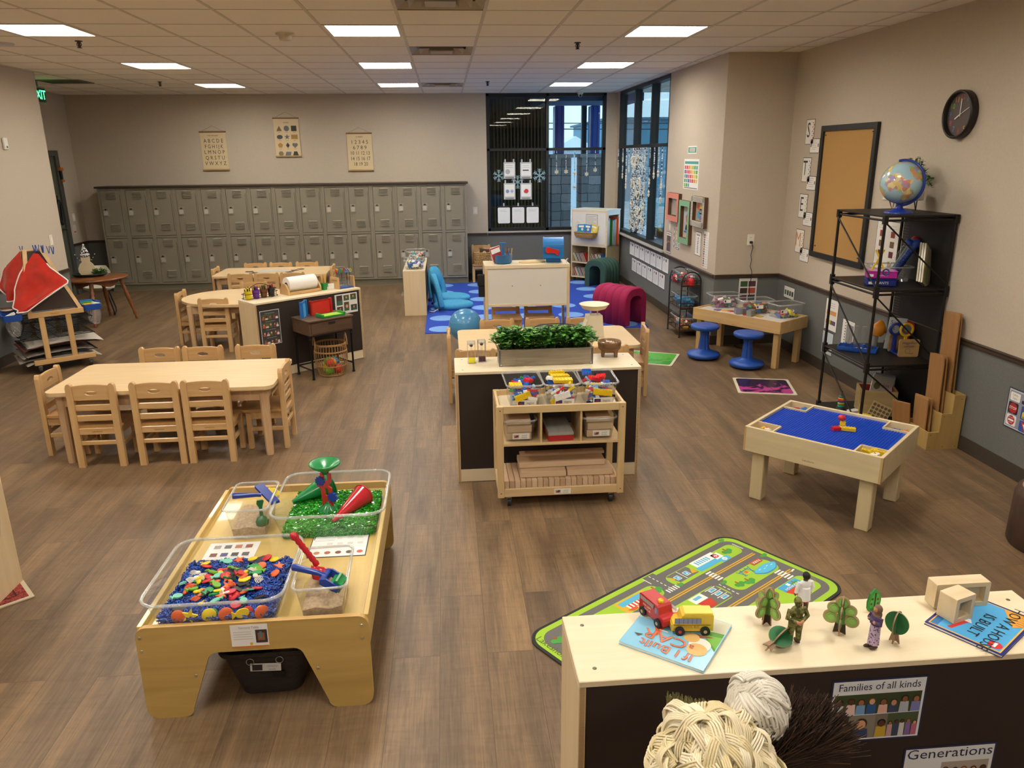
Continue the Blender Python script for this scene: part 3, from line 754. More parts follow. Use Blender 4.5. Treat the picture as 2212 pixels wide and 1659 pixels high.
# side trays of the easel with brushes and clear bags
for k, (u, v, l) in enumerate(((-.16, .12, 'left'), (.56, .22, 'right'))):
    t = thing('paint_tray', 'blue plastic paint tray hooked on the %s end of the easel' % l, 'tray', epos(u, v, .56), EA, 'blue easel trays')
    b = MB(); o = rrect(.17, .34, .02, 3); i_ = rrect(.15, .32, .015, 3)
    b.loft([[(x * .92, y * .95, 0) for x, y in o], [(x, y, .06) for x, y in o], [(x, y, .06) for x, y in i_], [(x * .92, y * .95, .006) for x, y in i_]], bluep, None, False); b.build('tray', t)
    b = MB(); b.b2(-.1 if k == 0 else .07, -.06, .055, -.07 if k == 0 else .1, .06, .065, bluep); b.build('rim_lip', t)
b = MB()
for k, c in enumerate(('c3271f', 'e0b91f', '3f9b3a', '2f6fc0')): b.b2(-.06, -.09 + k * .05, 0, .06, -.055 + k * .05, .018 + .012 * k, P(c, .5))
one('sponge_stack', 'stacked red, yellow, green and blue paint lids in the right easel tray', 'lids', b, epos(.56, .25, .575), EA)
for k, (u, v, z, l) in enumerate(((-.17, -.02, .62, 'left'), (.60, .08, .62, 'right'))):
    b = MB(); b.prism(rrect(.09, .05, .02, 3), 0, .02, whitep, TR(ry=.3 if k else -.4)); one('paint_scraper', 'white plastic paint scraper on the %s easel tray' % l, 'scraper', b, epos(u, v, z - .01), EA, 'white scrapers')
    b = MB(); n = 12
    b.loft([[(.06 * f * cos(2 * pi * i / n) * (1 + .15 * sin(i * 2.1 + j)), .09 * f * sin(2 * pi * i / n), -.05 * j) for i in range(n)] for j, f in enumerate((1, 1.05, .9, .6))], clear('bag_plastic', 'ffffff', .18, .12), None, True); one('plastic_bag', 'clear plastic bag hanging under the %s easel tray' % l, 'bag', b, epos(u + (.02 if k == 0 else -.02), v + .06, .555), EA, 'clear bags')
b = MB(); b.lathe([(.05, 0), (.06, .02), (.055, .04), (.01, .045)], P('5b3d28', .6), 14); b.lathe([(.052, .012), (.062, .02), (.058, .032)], P('e6ded0', .6), 14)
one('paint_brush_cup', 'brown and cream sponge pad on the left easel tray', 'sponge', b, epos(-.16, .16, .625))
b = MB(); n = 14
b.loft([[(.07 * f * cos(2 * pi * i / n) * (1 + .2 * sin(i * 2.7 + j * 1.3)), .11 * f * sin(2 * pi * i / n) * (1 + .15 * cos(i * 1.9)), .07 * j - .1) for i in range(n)] for j, f in enumerate((.15, .7, 1, .8, .3))], P('141416', .25), None, True)
one('black_bag', 'crumpled black plastic bag low against the left wall', 'bag', b, (-4.5, 8.2, .35))

# turned-leg side table, snowman
br_ = wood('stained_wood', '6b3d1e', '8f5527', 'X', 5, .35, .3)
t = thing('side_table', 'dark stained side table with turned legs in the left corner', 'table', (-4.53, 10.25, 0), rad(60))
b = MB(); b.lathe([(.36, .555), (.375, .562), (.378, .57), (.37, .58), (.01, .58)], br_, 36, None, True, 1.05, .9); b.build('tabletop', t)
b = MB()
for k in range(28):
    a0, a1 = 2 * pi * k / 28, 2 * pi * (k + 1) / 28
    d0, d1 = .06 + .03 * cos(4 * a0), .06 + .03 * cos(4 * a1)
    b.add([(.27 * cos(a0), .24 * sin(a0), .556), (.27 * cos(a1), .24 * sin(a1), .556), (.27 * cos(a1), .24 * sin(a1), .556 - d1), (.27 * cos(a0), .24 * sin(a0), .556 - d0)], [[0, 1, 2, 3]], br_)
b.build('apron', t)
for sx in (-1, 1):
    for sy in (-1, 1):
        b = MB(); d = V((sx * .10, sy * .085, -.555)); p0 = V((sx * .21, sy * .175, .555))
        prof = [(0, .024), (.12, .026), (.2, .016), (.24, .028), (.3, .018), (.34, .026), (.5, .024), (.8, .015), (.86, .022), (.9, .013), (.97, .018), (1, .016)]
        b.tube([p0 + d * f for f, r in prof], [r for f, r in prof], br_, 10); b.build('leg', t)
b = MB(); b.lathe([(.17, 0), (.20, .012), (.215, .03), (.205, .034), (.185, .016), (.01, .012)], P('1d2420', .4), 28, None, True, 1., .72)
one('oval_tray', 'dark oval tray on the turned-leg side table', 'tray', b, (-4.66, 10.38, .581), .2)
t = thing('snowman', 'cream wooden snowman with a black and white hat and scarf on the oval tray', 'figure', (-4.69, 10.40, .594), .25)
crm = noisy('cream_wood', 'd9c39c', 'e6d4b0', 5, rough=.6)
out = [(-.075, 0), (.075, 0), (.098, .035), (.10, .085), (.075, .14), (.045, .168), (.055, .195), (.05, .235), (.025, .258), (-.025, .258), (-.05, .235), (-.055, .195), (-.045, .168), (-.075, .14), (-.10, .085), (-.098, .035)]
b = MB(); b.prism(out, -.012, .012, crm, TR(rx=pi / 2)); b.build('body', t)
b = MB(); b.lathe([(.052, .25), (.058, .262), (.05, .275)], P('e9e6df', .8), 16, None, True, 1, .5); b.lathe([(.05, .27), (.047, .29), (.03, .33), (.008, .375), (.001, .378)], noisy('hat_plaid', '161616', 'e8e8e8', 60, rough=.9, detail=0, dist=0, lo=.48, hi=.52), 14, None, True, 1, .5); b.build('hat', t)
b = MB(); b.ball((.0, 0, .385), .013, whitep, 8); b.build('pompom', t)
b = MB(); b.lathe([(.04, .225), (.052, .236), (.052, .25), (.04, .258)], noisy('scarf_plaid', '121212', 'dcdcdc', 90, rough=.9, detail=0, dist=0, lo=.48, hi=.52), 14, None, True, 1, .55); b.build('scarf', t)
for s_ in (-1, 1):
    b = MB(); b.tube([(s_ * .05, 0, .2), (s_ * .085, -.01, .235), (s_ * .115, 0, .26)], .0025, P('3a2a1c'), 5)
    for p in ((.115, 0, .262), (.09, .0, .22), (.07, 0, .19)): b.ball((s_ * p[0], p[1], p[2]), .006, whitep, 6)
    b.build('berry_twig', t)
def sprig(name, label, loc, n, rad_, h, cols, leaf, seed, pot=None, drop=0, sx=1., sy=1.):
    """clump of small leaves on thin stems"""
    R = random.Random(seed); b = MB(); st = P('3f5a26', .7)
    for k in range(n):
        a = R.uniform(0, 2 * pi); r = rad_ * R.uniform(.2, 1); hh = h * R.uniform(.45, 1) * (1 - .3 * r / rad_)
        tip = V((r * cos(a) * sx, r * sin(a) * sy, hh - drop * (r / rad_) ** 2)); base = V((tip.x * .45, tip.y * .45, 0))
        mid = base.lerp(tip, .55) + V((0, 0, .02))
        b.tube([base, mid, tip], .0013, st, 3)
        for q in range(5):
            p = (base if q < 2 else mid).lerp(tip, .35 + .16 * q if q >= 2 else .75) if q < 4 else tip
            an = R.uniform(0, 2 * pi); d = V((cos(an), sin(an), R.uniform(-.2, .7))).normalized(); s_ = d.cross(V((0, 0, 1))).normalized(); up = s_.cross(d)
            L_ = leaf * R.uniform(.7, 1.2); m = P(R.choice(cols), .45)
            b.add([p, p + d * L_ * .3 + s_ * L_ * .34 + up * L_ * .1, p + d * L_ * .72 + s_ * L_ * .36 + up * L_ * .1, p + d * L_, p + d * L_ * .72 - s_ * L_ * .36 + up * L_ * .1, p + d * L_ * .3 - s_ * L_ * .34 + up * L_ * .1], [[0, 1, 2, 3], [0, 3, 4, 5]], m)
    return b
b = sprig('', '', 0, 60, .10, .11, ('3f6b2a', '5a8a35', '2f5522'), .022, 5)
one('greenery_sprig', 'small green artificial sprig beside the snowman on the side table', 'plant', b, (-4.52, 10.36, .585))
t = thing('shell_chair', 'white shell chair with black sled legs behind the side table', 'chair', (-4.72, 10.72, 0), .3)
b = MB(); b.lathe([(.01, .33), (.12, .335), (.17, .36), (.178, .385), (.165, .388), (.11, .365), (.01, .36)], P('ddd8c8', .4), 24, None, True, 1.1, .95); b.build('seat', t)
b = MB(); b.loft([[(.17 * sin(a) * f, .1 + .06 * cos(a) * 1.2, .38 + z) for a in [(-1.2 + 2.4 * i / 10) for i in range(11)]] for z, f in ((0, .9), (.1, 1.), (.2, .95), (.27, .7))], P('ddd8c8', .4), None, True, False); b.build('backrest', t)
for s_ in (-1, 1):
    b = MB(); b.tube([(s_ * .09, -.10, .35), (s_ * .15, -.15, .06), (s_ * .15, -.14, .014), (s_ * .15, .12, .014), (s_ * .15, .14, .06), (s_ * .09, .1, .35)], .009, blk, 8); b.build('sled_leg', t)

# wall things on the left
def switch(wl, x, y, z, label, rocker=True):
    t = thing('light_switch', label, 'switch', (0, 0, 0), T=onwall(wl, x, y, z))
    b = MB(); b.box(0, 0, .003, .075, .118, .006, P('e3ddd0', .4), .002); b.build('cover_plate', t)
    b = MB(); b.box(0, 0, .008, .034, .066, .006, P('efe9dc', .35), .0015); b.build('rocker', t)
switch('left', XL + .001, 9.42, 1.14, 'white light switch on the left wall near its corner')
switch('left', XD + .001, 12.75, 1.17, 'white light switch on the wall beside the entry door')
switch('back', .487, YB - .001, 1.146, 'white light switch between the lockers and the back window')
switch('right', XW - .001, 9.74, 1.148, 'white light switch below the coral frame')
b = MB(); b.sheet(.1, .13, 'd8cfc4', t=.002); b.rect(-.04, -.055, .04, -.03, 'c7643a', 1); b.lines(-.035, .04, .035, 4, .018)
one('small_notice', 'small pale notice below the switch beside the entry door', 'notice', b, T=onwall('left', XD, 12.72, .99))
t = thing('thermostat', 'narrow white wall sensor high on the left wall', 'sensor', T=onwall('left', XL + .001, 8.82, 2.205))
b = MB(); b.box(0, 0, .012, .075, .12, .024, P('e9e5db', .4), .006); b.build('case', t)
b = MB(); b.box(.005, -.035, .0245, .03, .02, .002, P('5b6470', .3)); b.build('display', t)
t = thing('exit_sign', 'green lit EXIT sign hanging from the ceiling at the left, partly behind the wall corner', 'exit sign', T=onwall('left', -5.03, 10.645, 2.815))
b = MB(); b.box(0, 0, 0, .32, .20, .03, P('8d9a8d', .5), .004); b.box(0, .14, 0, .03, .1, .02, P('8d9a8d', .5)); b.build('housing', t)
b = MB(); gm = glow('exit_letters', (.03, 1, .22), 6); b.box(0, .0, .0155, .28, .165, .002, P('0b3d1b', .4)); b.text('EXIT', 0, 0, .0172, .155, gm, sx=.95); b.build('lit_face', t)
t = thing('door_hook_toy', 'orange and black strap hanging from the entry door frame', 'strap', T=onwall('left', XD + .025, 12.5, 1.82))
b = MB(); b.box(0, .08, .02, .08, .05, .05, P('c7701e', .5), .008); b.box(.01, -.09, .02, .06, .035, .04, P('c7701e', .5), .008); b.build('orange_grip', t)
b = MB(); b.box(.005, 0, .015, .04, .14, .03, blk, .006); b.build('black_body', t)
b = MB(); b.tube([(.03 * sin(a) * 1.5, .17 * cos(a) - .15, .03) for a in [2 * pi * i / 16 for i in range(17)]], .022, P('16171a', .5), 8); b.tube([(0, .03, .02), (.0, .1, .02)], .012, blk, 6)
one('hanging_bag', 'black strap bag hanging on the entry door', 'bag', b, T=onwall('left', XD - .012, 12.32, 1.42))

# hanging charts above the lockers
cream = 'd9c49c'
def chart(cx, ztop, zbot, w, label, draw):
    t = thing('wall_chart', label, 'poster', T=onwall('back', cx, YB - .012, (ztop + zbot) / 2))
    h = ztop - zbot
    b = MB(); b.sheet(w - .012, h, cream, t=.002); draw(b, w, h); b.build('printed_sheet', t)
    b = MB(); b.cyl((-w / 2, h / 2, .006), (w / 2, h / 2, .006), .011, P('8c6a40', .5), 10); b.build('top_rod', t)
    b = MB(); b.cyl((-w / 2, -h / 2, .008), (w / 2, -h / 2, .008), .014, P('b3945f', .5), 10); b.build('bottom_rod', t)
    b = MB(); b.tube([(-w / 2 + .02, h / 2, .004), (0, h / 2 + .09, .002), (w / 2 - .02, h / 2, .004)], .0016, P('5a5248'), 4); b.build('hanging_cord', t)
ink = P('2a2826', .7)
def dr1(b, w, h):
    b.text('THE ALPHABET', 0, h * .40, .0024, .026, ink)
    for k, s_ in enumerate(('A B C D E', 'F G H I J K', 'L M N O P', 'Q R S T U', 'V W X Y Z')):
        b.text(s_, 0, h * (.26 - .148 * k), .0024, .082, ink, sx=.78 if k == 1 else .86)
def dr3(b, w, h):
    b.text('NUMBERS', 0, h * .40, .0024, .026, ink)
    for k, s_ in enumerate(('1 2 3 4 5', '6 7 8 9', '10 11 12 13', '14 15 16 17', '18 19 20')):
        b.text(s_, 0, h * (.26 - .148 * k), .0024, .082, ink, sx=.95 if k < 2 else .8)
def dr2(b, w, h):
    b.text('SHAPES', 0, h * .38, .0024, .026, ink)
    r = .042
    reg = lambda n, a0=pi / 2, q=r: [(q * cos(a0 + 2 * pi * k / n), q * sin(a0 + 2 * pi * k / n)) for k in range(n)]
    star = [(r * (1.1 if k % 2 == 0 else .45) * cos(pi / 2 + pi * k / 5), r * (1.1 if k % 2 == 0 else .45) * sin(pi / 2 + pi * k / 5)) for k in range(10)]
    heart = [(.0027 * 16 * sin(a) ** 3, .0027 * (13 * cos(a) - 5 * cos(2 * a) - 2 * cos(3 * a) - cos(4 * a))) for a in [-2 * pi * k / 30 for k in range(30)]]
    sh = [([(-r, -r * .9), (r, -r * .9), (0, r)], '7a5e45'), (circ(r, 20), '6a6a72'), ([(-r, -r), (r, -r), (r, r), (-r, r)], '2c322e'),
          (circ(r * 1.1, 20, 0, 0, r * .75), '3f4348'), (star, '6b6a66'), ([(-r * 1.2, -r * .8), (r * 1.2, -r * .8), (r * 1.2, r * .8), (-r * 1.2, r * .8)], 'a8843f'),
          (reg(5), 'b3893f'), ([(0, -r), (r * .7, 0), (0, r), (-r * .7, 0)], '3c3540'), (heart, '6a7064'),
          (reg(6, 0), '8d7a5c'), ([(-r * 1.2, -r * .7), (r * .8, -r * .7), (r * 1.2, r * .7), (-r * .8, r * .7)], '6c7480'), ([(-r * 1.1, -r * .8), (r * 1.1, -r * .8), (r * .6, r * .8), (-r * .6, r * .8)], '383d3a')]
    for k, (p, c) in enumerate(sh):
        cx, cy = (k % 3 - 1) * .115, h * .23 - (k // 3) * .128
        b.poly([(x + cx, y + cy) for x, y in p], c, 1); b.rect(cx - .02, cy - .058, cx + .02, cy - .054, '6a6358', 1)
chart(-3.645, 2.435, 1.855, .41, 'cream hanging alphabet chart, left of three above the lockers', dr1)
chart(-2.49, 2.633, 2.05, .405, 'cream hanging chart of shapes, middle of three above the lockers', dr2)
chart(-1.353, 2.395, 1.82, .41, 'cream hanging number chart, right of three above the lockers', dr3)

# far table: silhouettes and print-out
b = MB(); b.sheet(.40, .26, 'c2bfb8', t=.003)
for k in range(6): b.rect(-.17 + (k % 3) * .12, -.1 + (k // 3) * .11, -.08 + (k % 3) * .12, -.02 + (k // 3) * .11, ('6a6d70', '33363a', '8a8d90')[k % 3], 1)
one('picture_mat', 'grey picture mat lying on the table by the lockers', 'mat', b, (-2.42, 10.84, .531), .05)
for k, (x, y, a) in enumerate(((-2.73, 10.78, .2), (-2.64, 10.66, 1.1), (-2.12, 10.82, .5), (-2.05, 10.94, 2.), (-2.16, 10.68, .9))):
    b = MB(); b.prism([(-.05, -.02), (-.01, -.04), (.06, -.02), (.035, .02), (.05, .05), (0, .03), (-.045, .04)], 0, .004, P('2d2f31', .5))
    one('cutout', 'dark cut-out shape on the table by the lockers, ' + ('left of the mat' if k < 2 else 'right of the mat'), 'cutout', b, (x, y, .531), a, 'dark cut-outs %s of the mat' % ('left' if k < 2 else 'right'))

# on the diagonal shelf
SA = .715; SO = (-1.795, 7.135)
def sl(u, v, z=.744): return (SO[0] + u * cos(SA) - v * sin(SA), SO[1] + u * sin(SA) + v * cos(SA), z)
t = thing('caddy_rack', 'black wire rack holding four crayon cups on the diagonal shelf', 'rack', sl(.19, .235), SA)
b = MB()
for z in (.012, .055): b.tube([(x, y, z) for x, y in rrect(.35, .09, .03, 4)], .0028, wire, 5, True)
for x in (-.17, .17): b.tube([(x, 0, .012), (x, 0, .055)], .0025, wire, 5)
b.build('wire_frame', t)
b = MB(); b.tube([(-.17 + .34 * k / 12, 0, .055 + .085 * sin(pi * k / 12)) for k in range(13)], .003, wire, 6); b.build('carry_handle', t)
for k, (c, cc, nm) in enumerate((('e3cd1c', ('e8d11f', '1f1d1b'), 'yellow'), ('6d2b9c', ('c9571d', '3a2c1c', '5b2b86'), 'purple'), ('6b3f1b', ('2f5a2a', '6d4a24', '1d3a1c'), 'brown'), ('1b1a1b', ('b3281f', '1f1f22', '8d1f1f'), 'black'))):
    t = thing('crayon_cup', '%s cup of crayons in the wire rack on the diagonal shelf' % nm, 'cup', sl(.07 + .08 * k, .235), SA, 'crayon cups')
    b = MB(); b.lathe([(.028, .002), (.036, .08), (.037, .083), (.034, .08), (.027, .006), (.001, .006)], P(c, .35), 18); b.build('cup', t)
    for j in range(10):
        b = MB(); a = j * 2.4; r = .006 + .0024 * j; z = .1 + .02 * (j % 3) / 3
        b.cyl((r * cos(a) * .7, r * sin(a) * .7, .012), (r * cos(a), r * sin(a), z), .005, P(cc[j % len(cc)], .5), 7); b.cyl((r * cos(a), r * sin(a), z), (r * cos(a) * 1.06, r * sin(a) * 1.06, z + .012), .0045, P(cc[(j + 1) % len(cc)], .5), 7, .0015)
        o = b.build('crayon'); place(o, sl(.07 + .08 * k, .235), SA); tag(o, 'crayon standing in the %s cup' % nm, 'crayon', 'crayons in the %s cup' % nm)
t = thing('paper_roll_holder', 'wooden holder with a thick white paper roll on the diagonal shelf', 'paper roll holder', sl(.62, .215), SA)
for s_ in (-1, 1):
    b = MB(); b.prism([(-.08, 0), (.08, 0), (.08, .05), (.03, .105), (-.03, .105), (-.08, .05)], -.008, .008, honey, TR(s_ * .178, 0, 0, 0, 0, pi / 2) @ M.Rotation(pi / 2, 4, 'Y')); b.build('side_cheek', t)
b = MB(); b.b2(-.17, -.08, 0, .17, -.06, .03, honey_x, .003); b.b2(-.17, .06, 0, .17, .08, .03, honey_x, .003); b.build('cross_bar', t)
b = MB(); b.tube([(-.155, 0, .095), (.155, 0, .095)], .072, P('efece6', .8), 32); b.cyl((-.157, 0, .095), (.157, 0, .095), .022, P('17140f', .8), 16); b.build('paper_roll', t)
t = thing('pencil_cup', 'green cup with wooden rulers on the diagonal shelf', 'cup', sl(.865, .18), SA)
b = MB(); b.lathe([(.03, 0), (.036, .07), (.037, .072), (.034, .07), (.028, .004), (.001, .004)], greenp, 18); b.build('cup', t)
for k, (x, y, a) in enumerate(((-.012, 0, -.12), (.0, .008, .05), (.012, -.004, .15), (.004, -.012, .02))):
    b = MB(); b.b2(-.012, -.0015, .006, .012, .0015, .15, P('d3ac6b', .5), T=TR(x, y, 0, .5, a)); o = b.build('ruler'); place(o, sl(.865, .18), SA); tag(o, 'wooden ruler standing in the green cup', 'ruler', 'rulers in the green cup')
b = MB(); b.box(0, 0, .028, .06, .004, .055, whitep, 0, 1, TR(0, 0, 0, 0, 0, -.2)); one('name_card', 'small white card standing between the green cup and the scissors block', 'card', b, sl(.94, .165), .3)
t = thing('scissors_block', 'wooden scissors holder box on the right end of the diagonal shelf', 'holder', sl(1.07, .15), SA)
b = MB(); b.b2(-.1, -.07, 0, -.085, .07, .115, wood('holder', 'c49a63', 'd8b27c', 'Z', 5)); b.b2(.085, -.07, 0, .1, .07, .115, wood('holder', 'c49a63', 'd8b27c', 'Z', 5))
b.text('scissors', 0, 0, 0, .032, P('27324f'), M.Translation((-.1005, 0, .085)) @ M.Rotation(-pi / 2, 4, 'Z') @ M.Rotation(pi / 2, 4, 'X')); b.build('end_panel', t)
b = MB(); b.b2(-.085, -.07, 0, .085, .07, .012, P('2c57a4', .4)); b.build('base', t)
b = MB()
for y in (-.066, .066): b.b2(-.085, y - .002, .012, .085, y + .002, .08, clearp)
b.build('clear_wall', t)
for k in range(8):
    c = ('c9281f', '2c7bc9', 'e5a81c', '2c9b5a', 'df5a1c', '3a8fd0', 'c9281f', 'e5c81c')[k]
    b = MB()
    for s_ in (-1, 1): b.torus((s_ * .014, 0, 0), .011, .004, P(c, .35), 12, 6, TR(0, 0, .16, 0, 0, pi / 2), ry=.018); b.b2(s_ * .003 - .002, -.001, .013, s_ * .003 + .002, .001, .145, P('a8aab0', .25, 1))
    one('scissors', 'child scissors with %s handles standing in the wooden block' % {'c9281f': 'red', '2c7bc9': 'blue', 'e5a81c': 'amber', '2c9b5a': 'green', 'df5a1c': 'orange', '3a8fd0': 'light blue', 'e5c81c': 'yellow'}[c], 'scissors', b, sl(1.0 + .02 * k, .15 + .045 * (-1) ** k * (k % 3) / 2, .757), SA + .9 + .2 * k, 'scissors in the block')
# photos on the brown back of the diagonal shelf
def onshelf(u, z): return M.Translation((SO[0] + u * cos(SA), SO[1] + u * sin(SA), z)) @ M.Rotation(SA, 4, 'Z') @ M.Translation((0, .0055, 0)) @ M.Rotation(pi / 2, 4, 'X')
def photo_patch(b, x0, y0, x1, y1, cols, k=2, n=5, seed=1, bgc=None):
    """an abstract little photograph of people: heads over shoulders against a backdrop"""
    R = random.Random(seed)
    b.rect(x0, y0, x1, y1, bgc or R.choice(('4c5a3a', '5a4a3a', '3c4650')), k)
    w, h = x1 - x0, y1 - y0
    for i in range(n):
        cx = x0 + w * (i + .5) / n + R.uniform(-.05, .05) * w / n; r = min(w / n * .3, h * .2); cy = y0 + h * R.uniform(.5, .68)
        b.poly([(cx - r * 1.5, y0 + .0005), (cx + r * 1.5, y0 + .0005), (cx + r * 1.3, cy - r * .9), (cx - r * 1.3, cy - r * .9)], cols[i % len(cols)], k + 1)
        b.poly(circ(r * 1.15, 14, cx, min(cy + r * .25, y1 - r * 1.2)), R.choice(('1d1612', '3a2618', '6b4a2a', '201a18')), k + 2)
        b.poly(circ(r * .85, 14, cx, cy, r), R.choice(('8d5a3c', 'c98f6b', '5a3826', 'd9a582', 'a86f4a')), k + 3)
b = MB(); b.sheet(.20, .33, '3a3a3c', 'd8d8d8', .005)
for k in range(4):
    y = .105 - k * .078
    photo_patch(b, -.085, y - .028, .02, y + .022, ('b3563a', 'd8c8b8', '55603f'), 1, 3, k + 3); photo_patch(b, .03, y - .028, .085, y + .022, ('8d3a3a', 'e0e0e0'), 1, 2, k + 9)
    b.rect(-.05, y + .03, .05, y + .034, '9a9a9a', 1)
one('family_poster', 'tall dark poster with four rows of photographs on the diagonal shelf back', 'poster', b, T=onshelf(.145, .497))
b = MB(); b.sheet(.265, .20, 'e6e4e0', 'ffffff', .003)
for k, (x, y, w, h) in enumerate(((-.115, -.01, .07, .1), (-.03, .03, .065, .055), (.05, .03, .07, .06), (-.03, -.075, .06, .09), (.05, -.08, .075, .06), (-.115, -.085, .07, .06))): photo_patch(b, x, y, x + w, y + h, ('3f6a4a', '8a3a6a', 'd0d0d8'), 1, 1, 20 + k)
one('photo_collage', 'white sheet of six children photographs at the right end of the diagonal shelf', 'poster', b, T=onshelf(1.0, .605))

# drawer table with black pipe legs
wal = wood('walnut', '4c382a', '6e5440', 'X', 4, .5)
NA = .669; NO = (-1.302, 7.10)
def ns(u, v, z): return (NO[0] + u * cos(NA) - v * sin(NA), NO[1] + u * sin(NA) + v * cos(NA), z)
t = thing('drawer_table', 'small dark wood drawer table on black pipe legs before the diagonal shelf', 'table', ns(0, 0, 0), NA)
b = MB(); b.b2(-.02, -.02, .555, .46, .32, .572, wal, .003); b.b2(-.015, -.005, .43, .455, .315, .555, wal, .002); b.build('case', t)
b = MB(); b.b2(.01, -.014, .445, .43, -.004, .545, wal, .002); b.b2(.19, -.0155, .515, .26, -.008, .538, P('0f0c0a')); b.build('drawer', t)
b = MB()
for x0, y0, x1, y1 in ((0, .01, .44, .01), (0, .3, .44, .3), (0, .01, 0, .3), (.44, .01, .44, .3)): b.cyl((x0, y0, .422), (x1, y1, .422), .009, blk, 8)
for x in (0, .44): b.cyl((x, .01, .09), (x, .3, .09), .008, blk, 8)
b.cyl((0, .3, .09), (.44, .3, .09), .008, blk, 8); b.build('pipe_frame', t)
for x in (0, .44):
    for y in (.01, .3):
        b = MB(); b.lathe([(.013, 0), (.016, .006), (.011, .014), (.0095, .03), (.0095, .38), (.014, .384), (.014, .395), (.01, .4), (.016, .418), (.016, .43)], P('1a1a1b', .45, .5), 12, TR(x, y, 0)); b.build('leg', t)
for k, (u, v, a, c, c2, nm, w, h) in enumerate(((.02, .17, .75, '1f6fc4', '58b5ea', 'blue', .12, .15), (.155, .235, .12, 'b31f1c', 'd23028', 'red', .23, .135))):
    t = thing('picture_stand', '%s plastic frame with wavy edges standing on the drawer table' % nm, 'frame', ns(u, v, .573), NA + a, 'plastic frames')
    b = MB(); b.b2(0, -.004, 0, w, .004, h, P(c2, .4)); b.build('panel', t)
    b = MB()
    for x in (0, w): b.b2(x - .009, -.016, 0, x + .009, .016, h + .005, P(c, .35), .003); [b.cyl((x - .012, 0, .012 + q * h / 6), (x + .012, 0, .012 + q * h / 6), .013, P(c, .35), 8) for q in range(6)]
    b.b2(0, -.008, h - .012, w, .008, h, P(c, .35)); b.build('edge_frame', t)
t = thing('picture_stand', 'green plastic frame lying flat at the front of the drawer table', 'frame', ns(.16, .02, .575), NA, 'plastic frames')
b = MB(); b.b2(0, 0, .004, .23, .13, .012, P('a9d24a', .4)); b.build('panel', t)
b = MB()
for x in (0, .23): b.b2(x - .01, -.002, 0, x + .01, .132, .03, P('259a3a', .35), .003)
b.b2(0, -.002, 0, .23, .01, .014, P('259a3a', .35))
b.build('edge_frame', t)

# wicker basket of yarn balls
rat = P('a9804e', .6)
BX = ns(.24, .08, 0)
t = thing('wicker_basket', 'open rattan basket with two hoop handles under the drawer table', 'basket', BX)
b = MB(); n = 34
def br(z): return .115 + .045 * sin(min(1, z / .2) * pi / 2) - .015 * max(0, (z - .2) / .12)
for k in range(n):
    a = 2 * pi * k / n; b.tube([(br(z) * cos(a), br(z) * sin(a), z) for z in (.006, .05, .1, .16, .22, .28, .31)], .0028, rat, 4)
b.build('rod_wall', t)
for z in (.008, .10, .105, .24, .246, .305, .315):
    b = MB(); b.torus((0, 0, z), br(z), .0045, rat, 32, 6); b.build('hoop', t)
b = MB(); b.lathe([(.112, .004), (.112, .01), (.001, .01)], P('8d6a40', .7), 24); b.build('basket_bottom', t)
for s_ in (-1, 1):
    b = MB(); b.tube([(s_ * br(.3) * 1.0 + s_ * .005, .055 * cos(a), .29 + .105 * sin(a)) for a in [pi * k / 12 for k in range(13)]], .006, rat, 7, False, TR(rz=.35)); b.build('hoop_handle', t)
cs = (('d8472e', 'red'), ('e9921f', 'orange'), ('6fae3a', 'green'), ('2f9bb0', 'teal'), ('d8c22a', 'yellow'), ('c9503a', 'coral'), ('4a8fc0', 'blue'), ('8fbf4a', 'lime'), ('e0a03a', 'amber'))
for k, (c, nm) in enumerate(cs):
    a = k * 2.2; r = .066 if k < 6 else .03; z = .05 + (.005 if k < 5 else .075)
    b = MB(); b.ball((0, 0, 0), .042, P(c, .9), 12)
    for q in range(7): b.torus((0, 0, 0), .0425, .003, P(c, .9), 16, 4, TR(0, 0, 0, q * .9, q * 1.3, q * .5))
    one('yarn_ball', '%s yarn ball inside the rattan basket' % nm, 'yarn ball', b, (BX[0] + r * cos(a), BX[1] + r * sin(a), z), 0, 'yarn balls in the rattan basket')
# ================================================================ back of the room
def open_bin(w, d, h, label=None, taper=.86, wall=clearp, rim=rimp, r=.025, t=.007):
    """clear tub, open on top: shell mesh and rim mesh"""
    o0 = rrect(w * taper, d * taper, r, 4); o1 = rrect(w, d, r * 1.2, 4); lip = rrect(w + .016, d + .016, r * 1.4, 4)
    b = MB(); b.loft([[(x, y, .001) for x, y in o0], [(x, y, h) for x, y in o1]], wall, None, True, True, True, False)
    c = MB(); c.tube([(x, y, h) for x, y in lip], t * .8, rim, 6, True); c.loft([[(x, y, h) for x, y in o1], [(x, y, h + .003) for x, y in lip], [(x * 1.004, y * 1.004, h - .012) for x, y in lip]], wall, None, True, True, False, False)
    return b, c
def bin_thing(name, label, loc, rz, w, d, h, group=None, cat='bin', **k):
    t = thing(name, label, cat, loc, rz, group)
    a, c = open_bin(w, d, h, **k); a.build('clear_wall', t); c.build('rim', t)
    return t

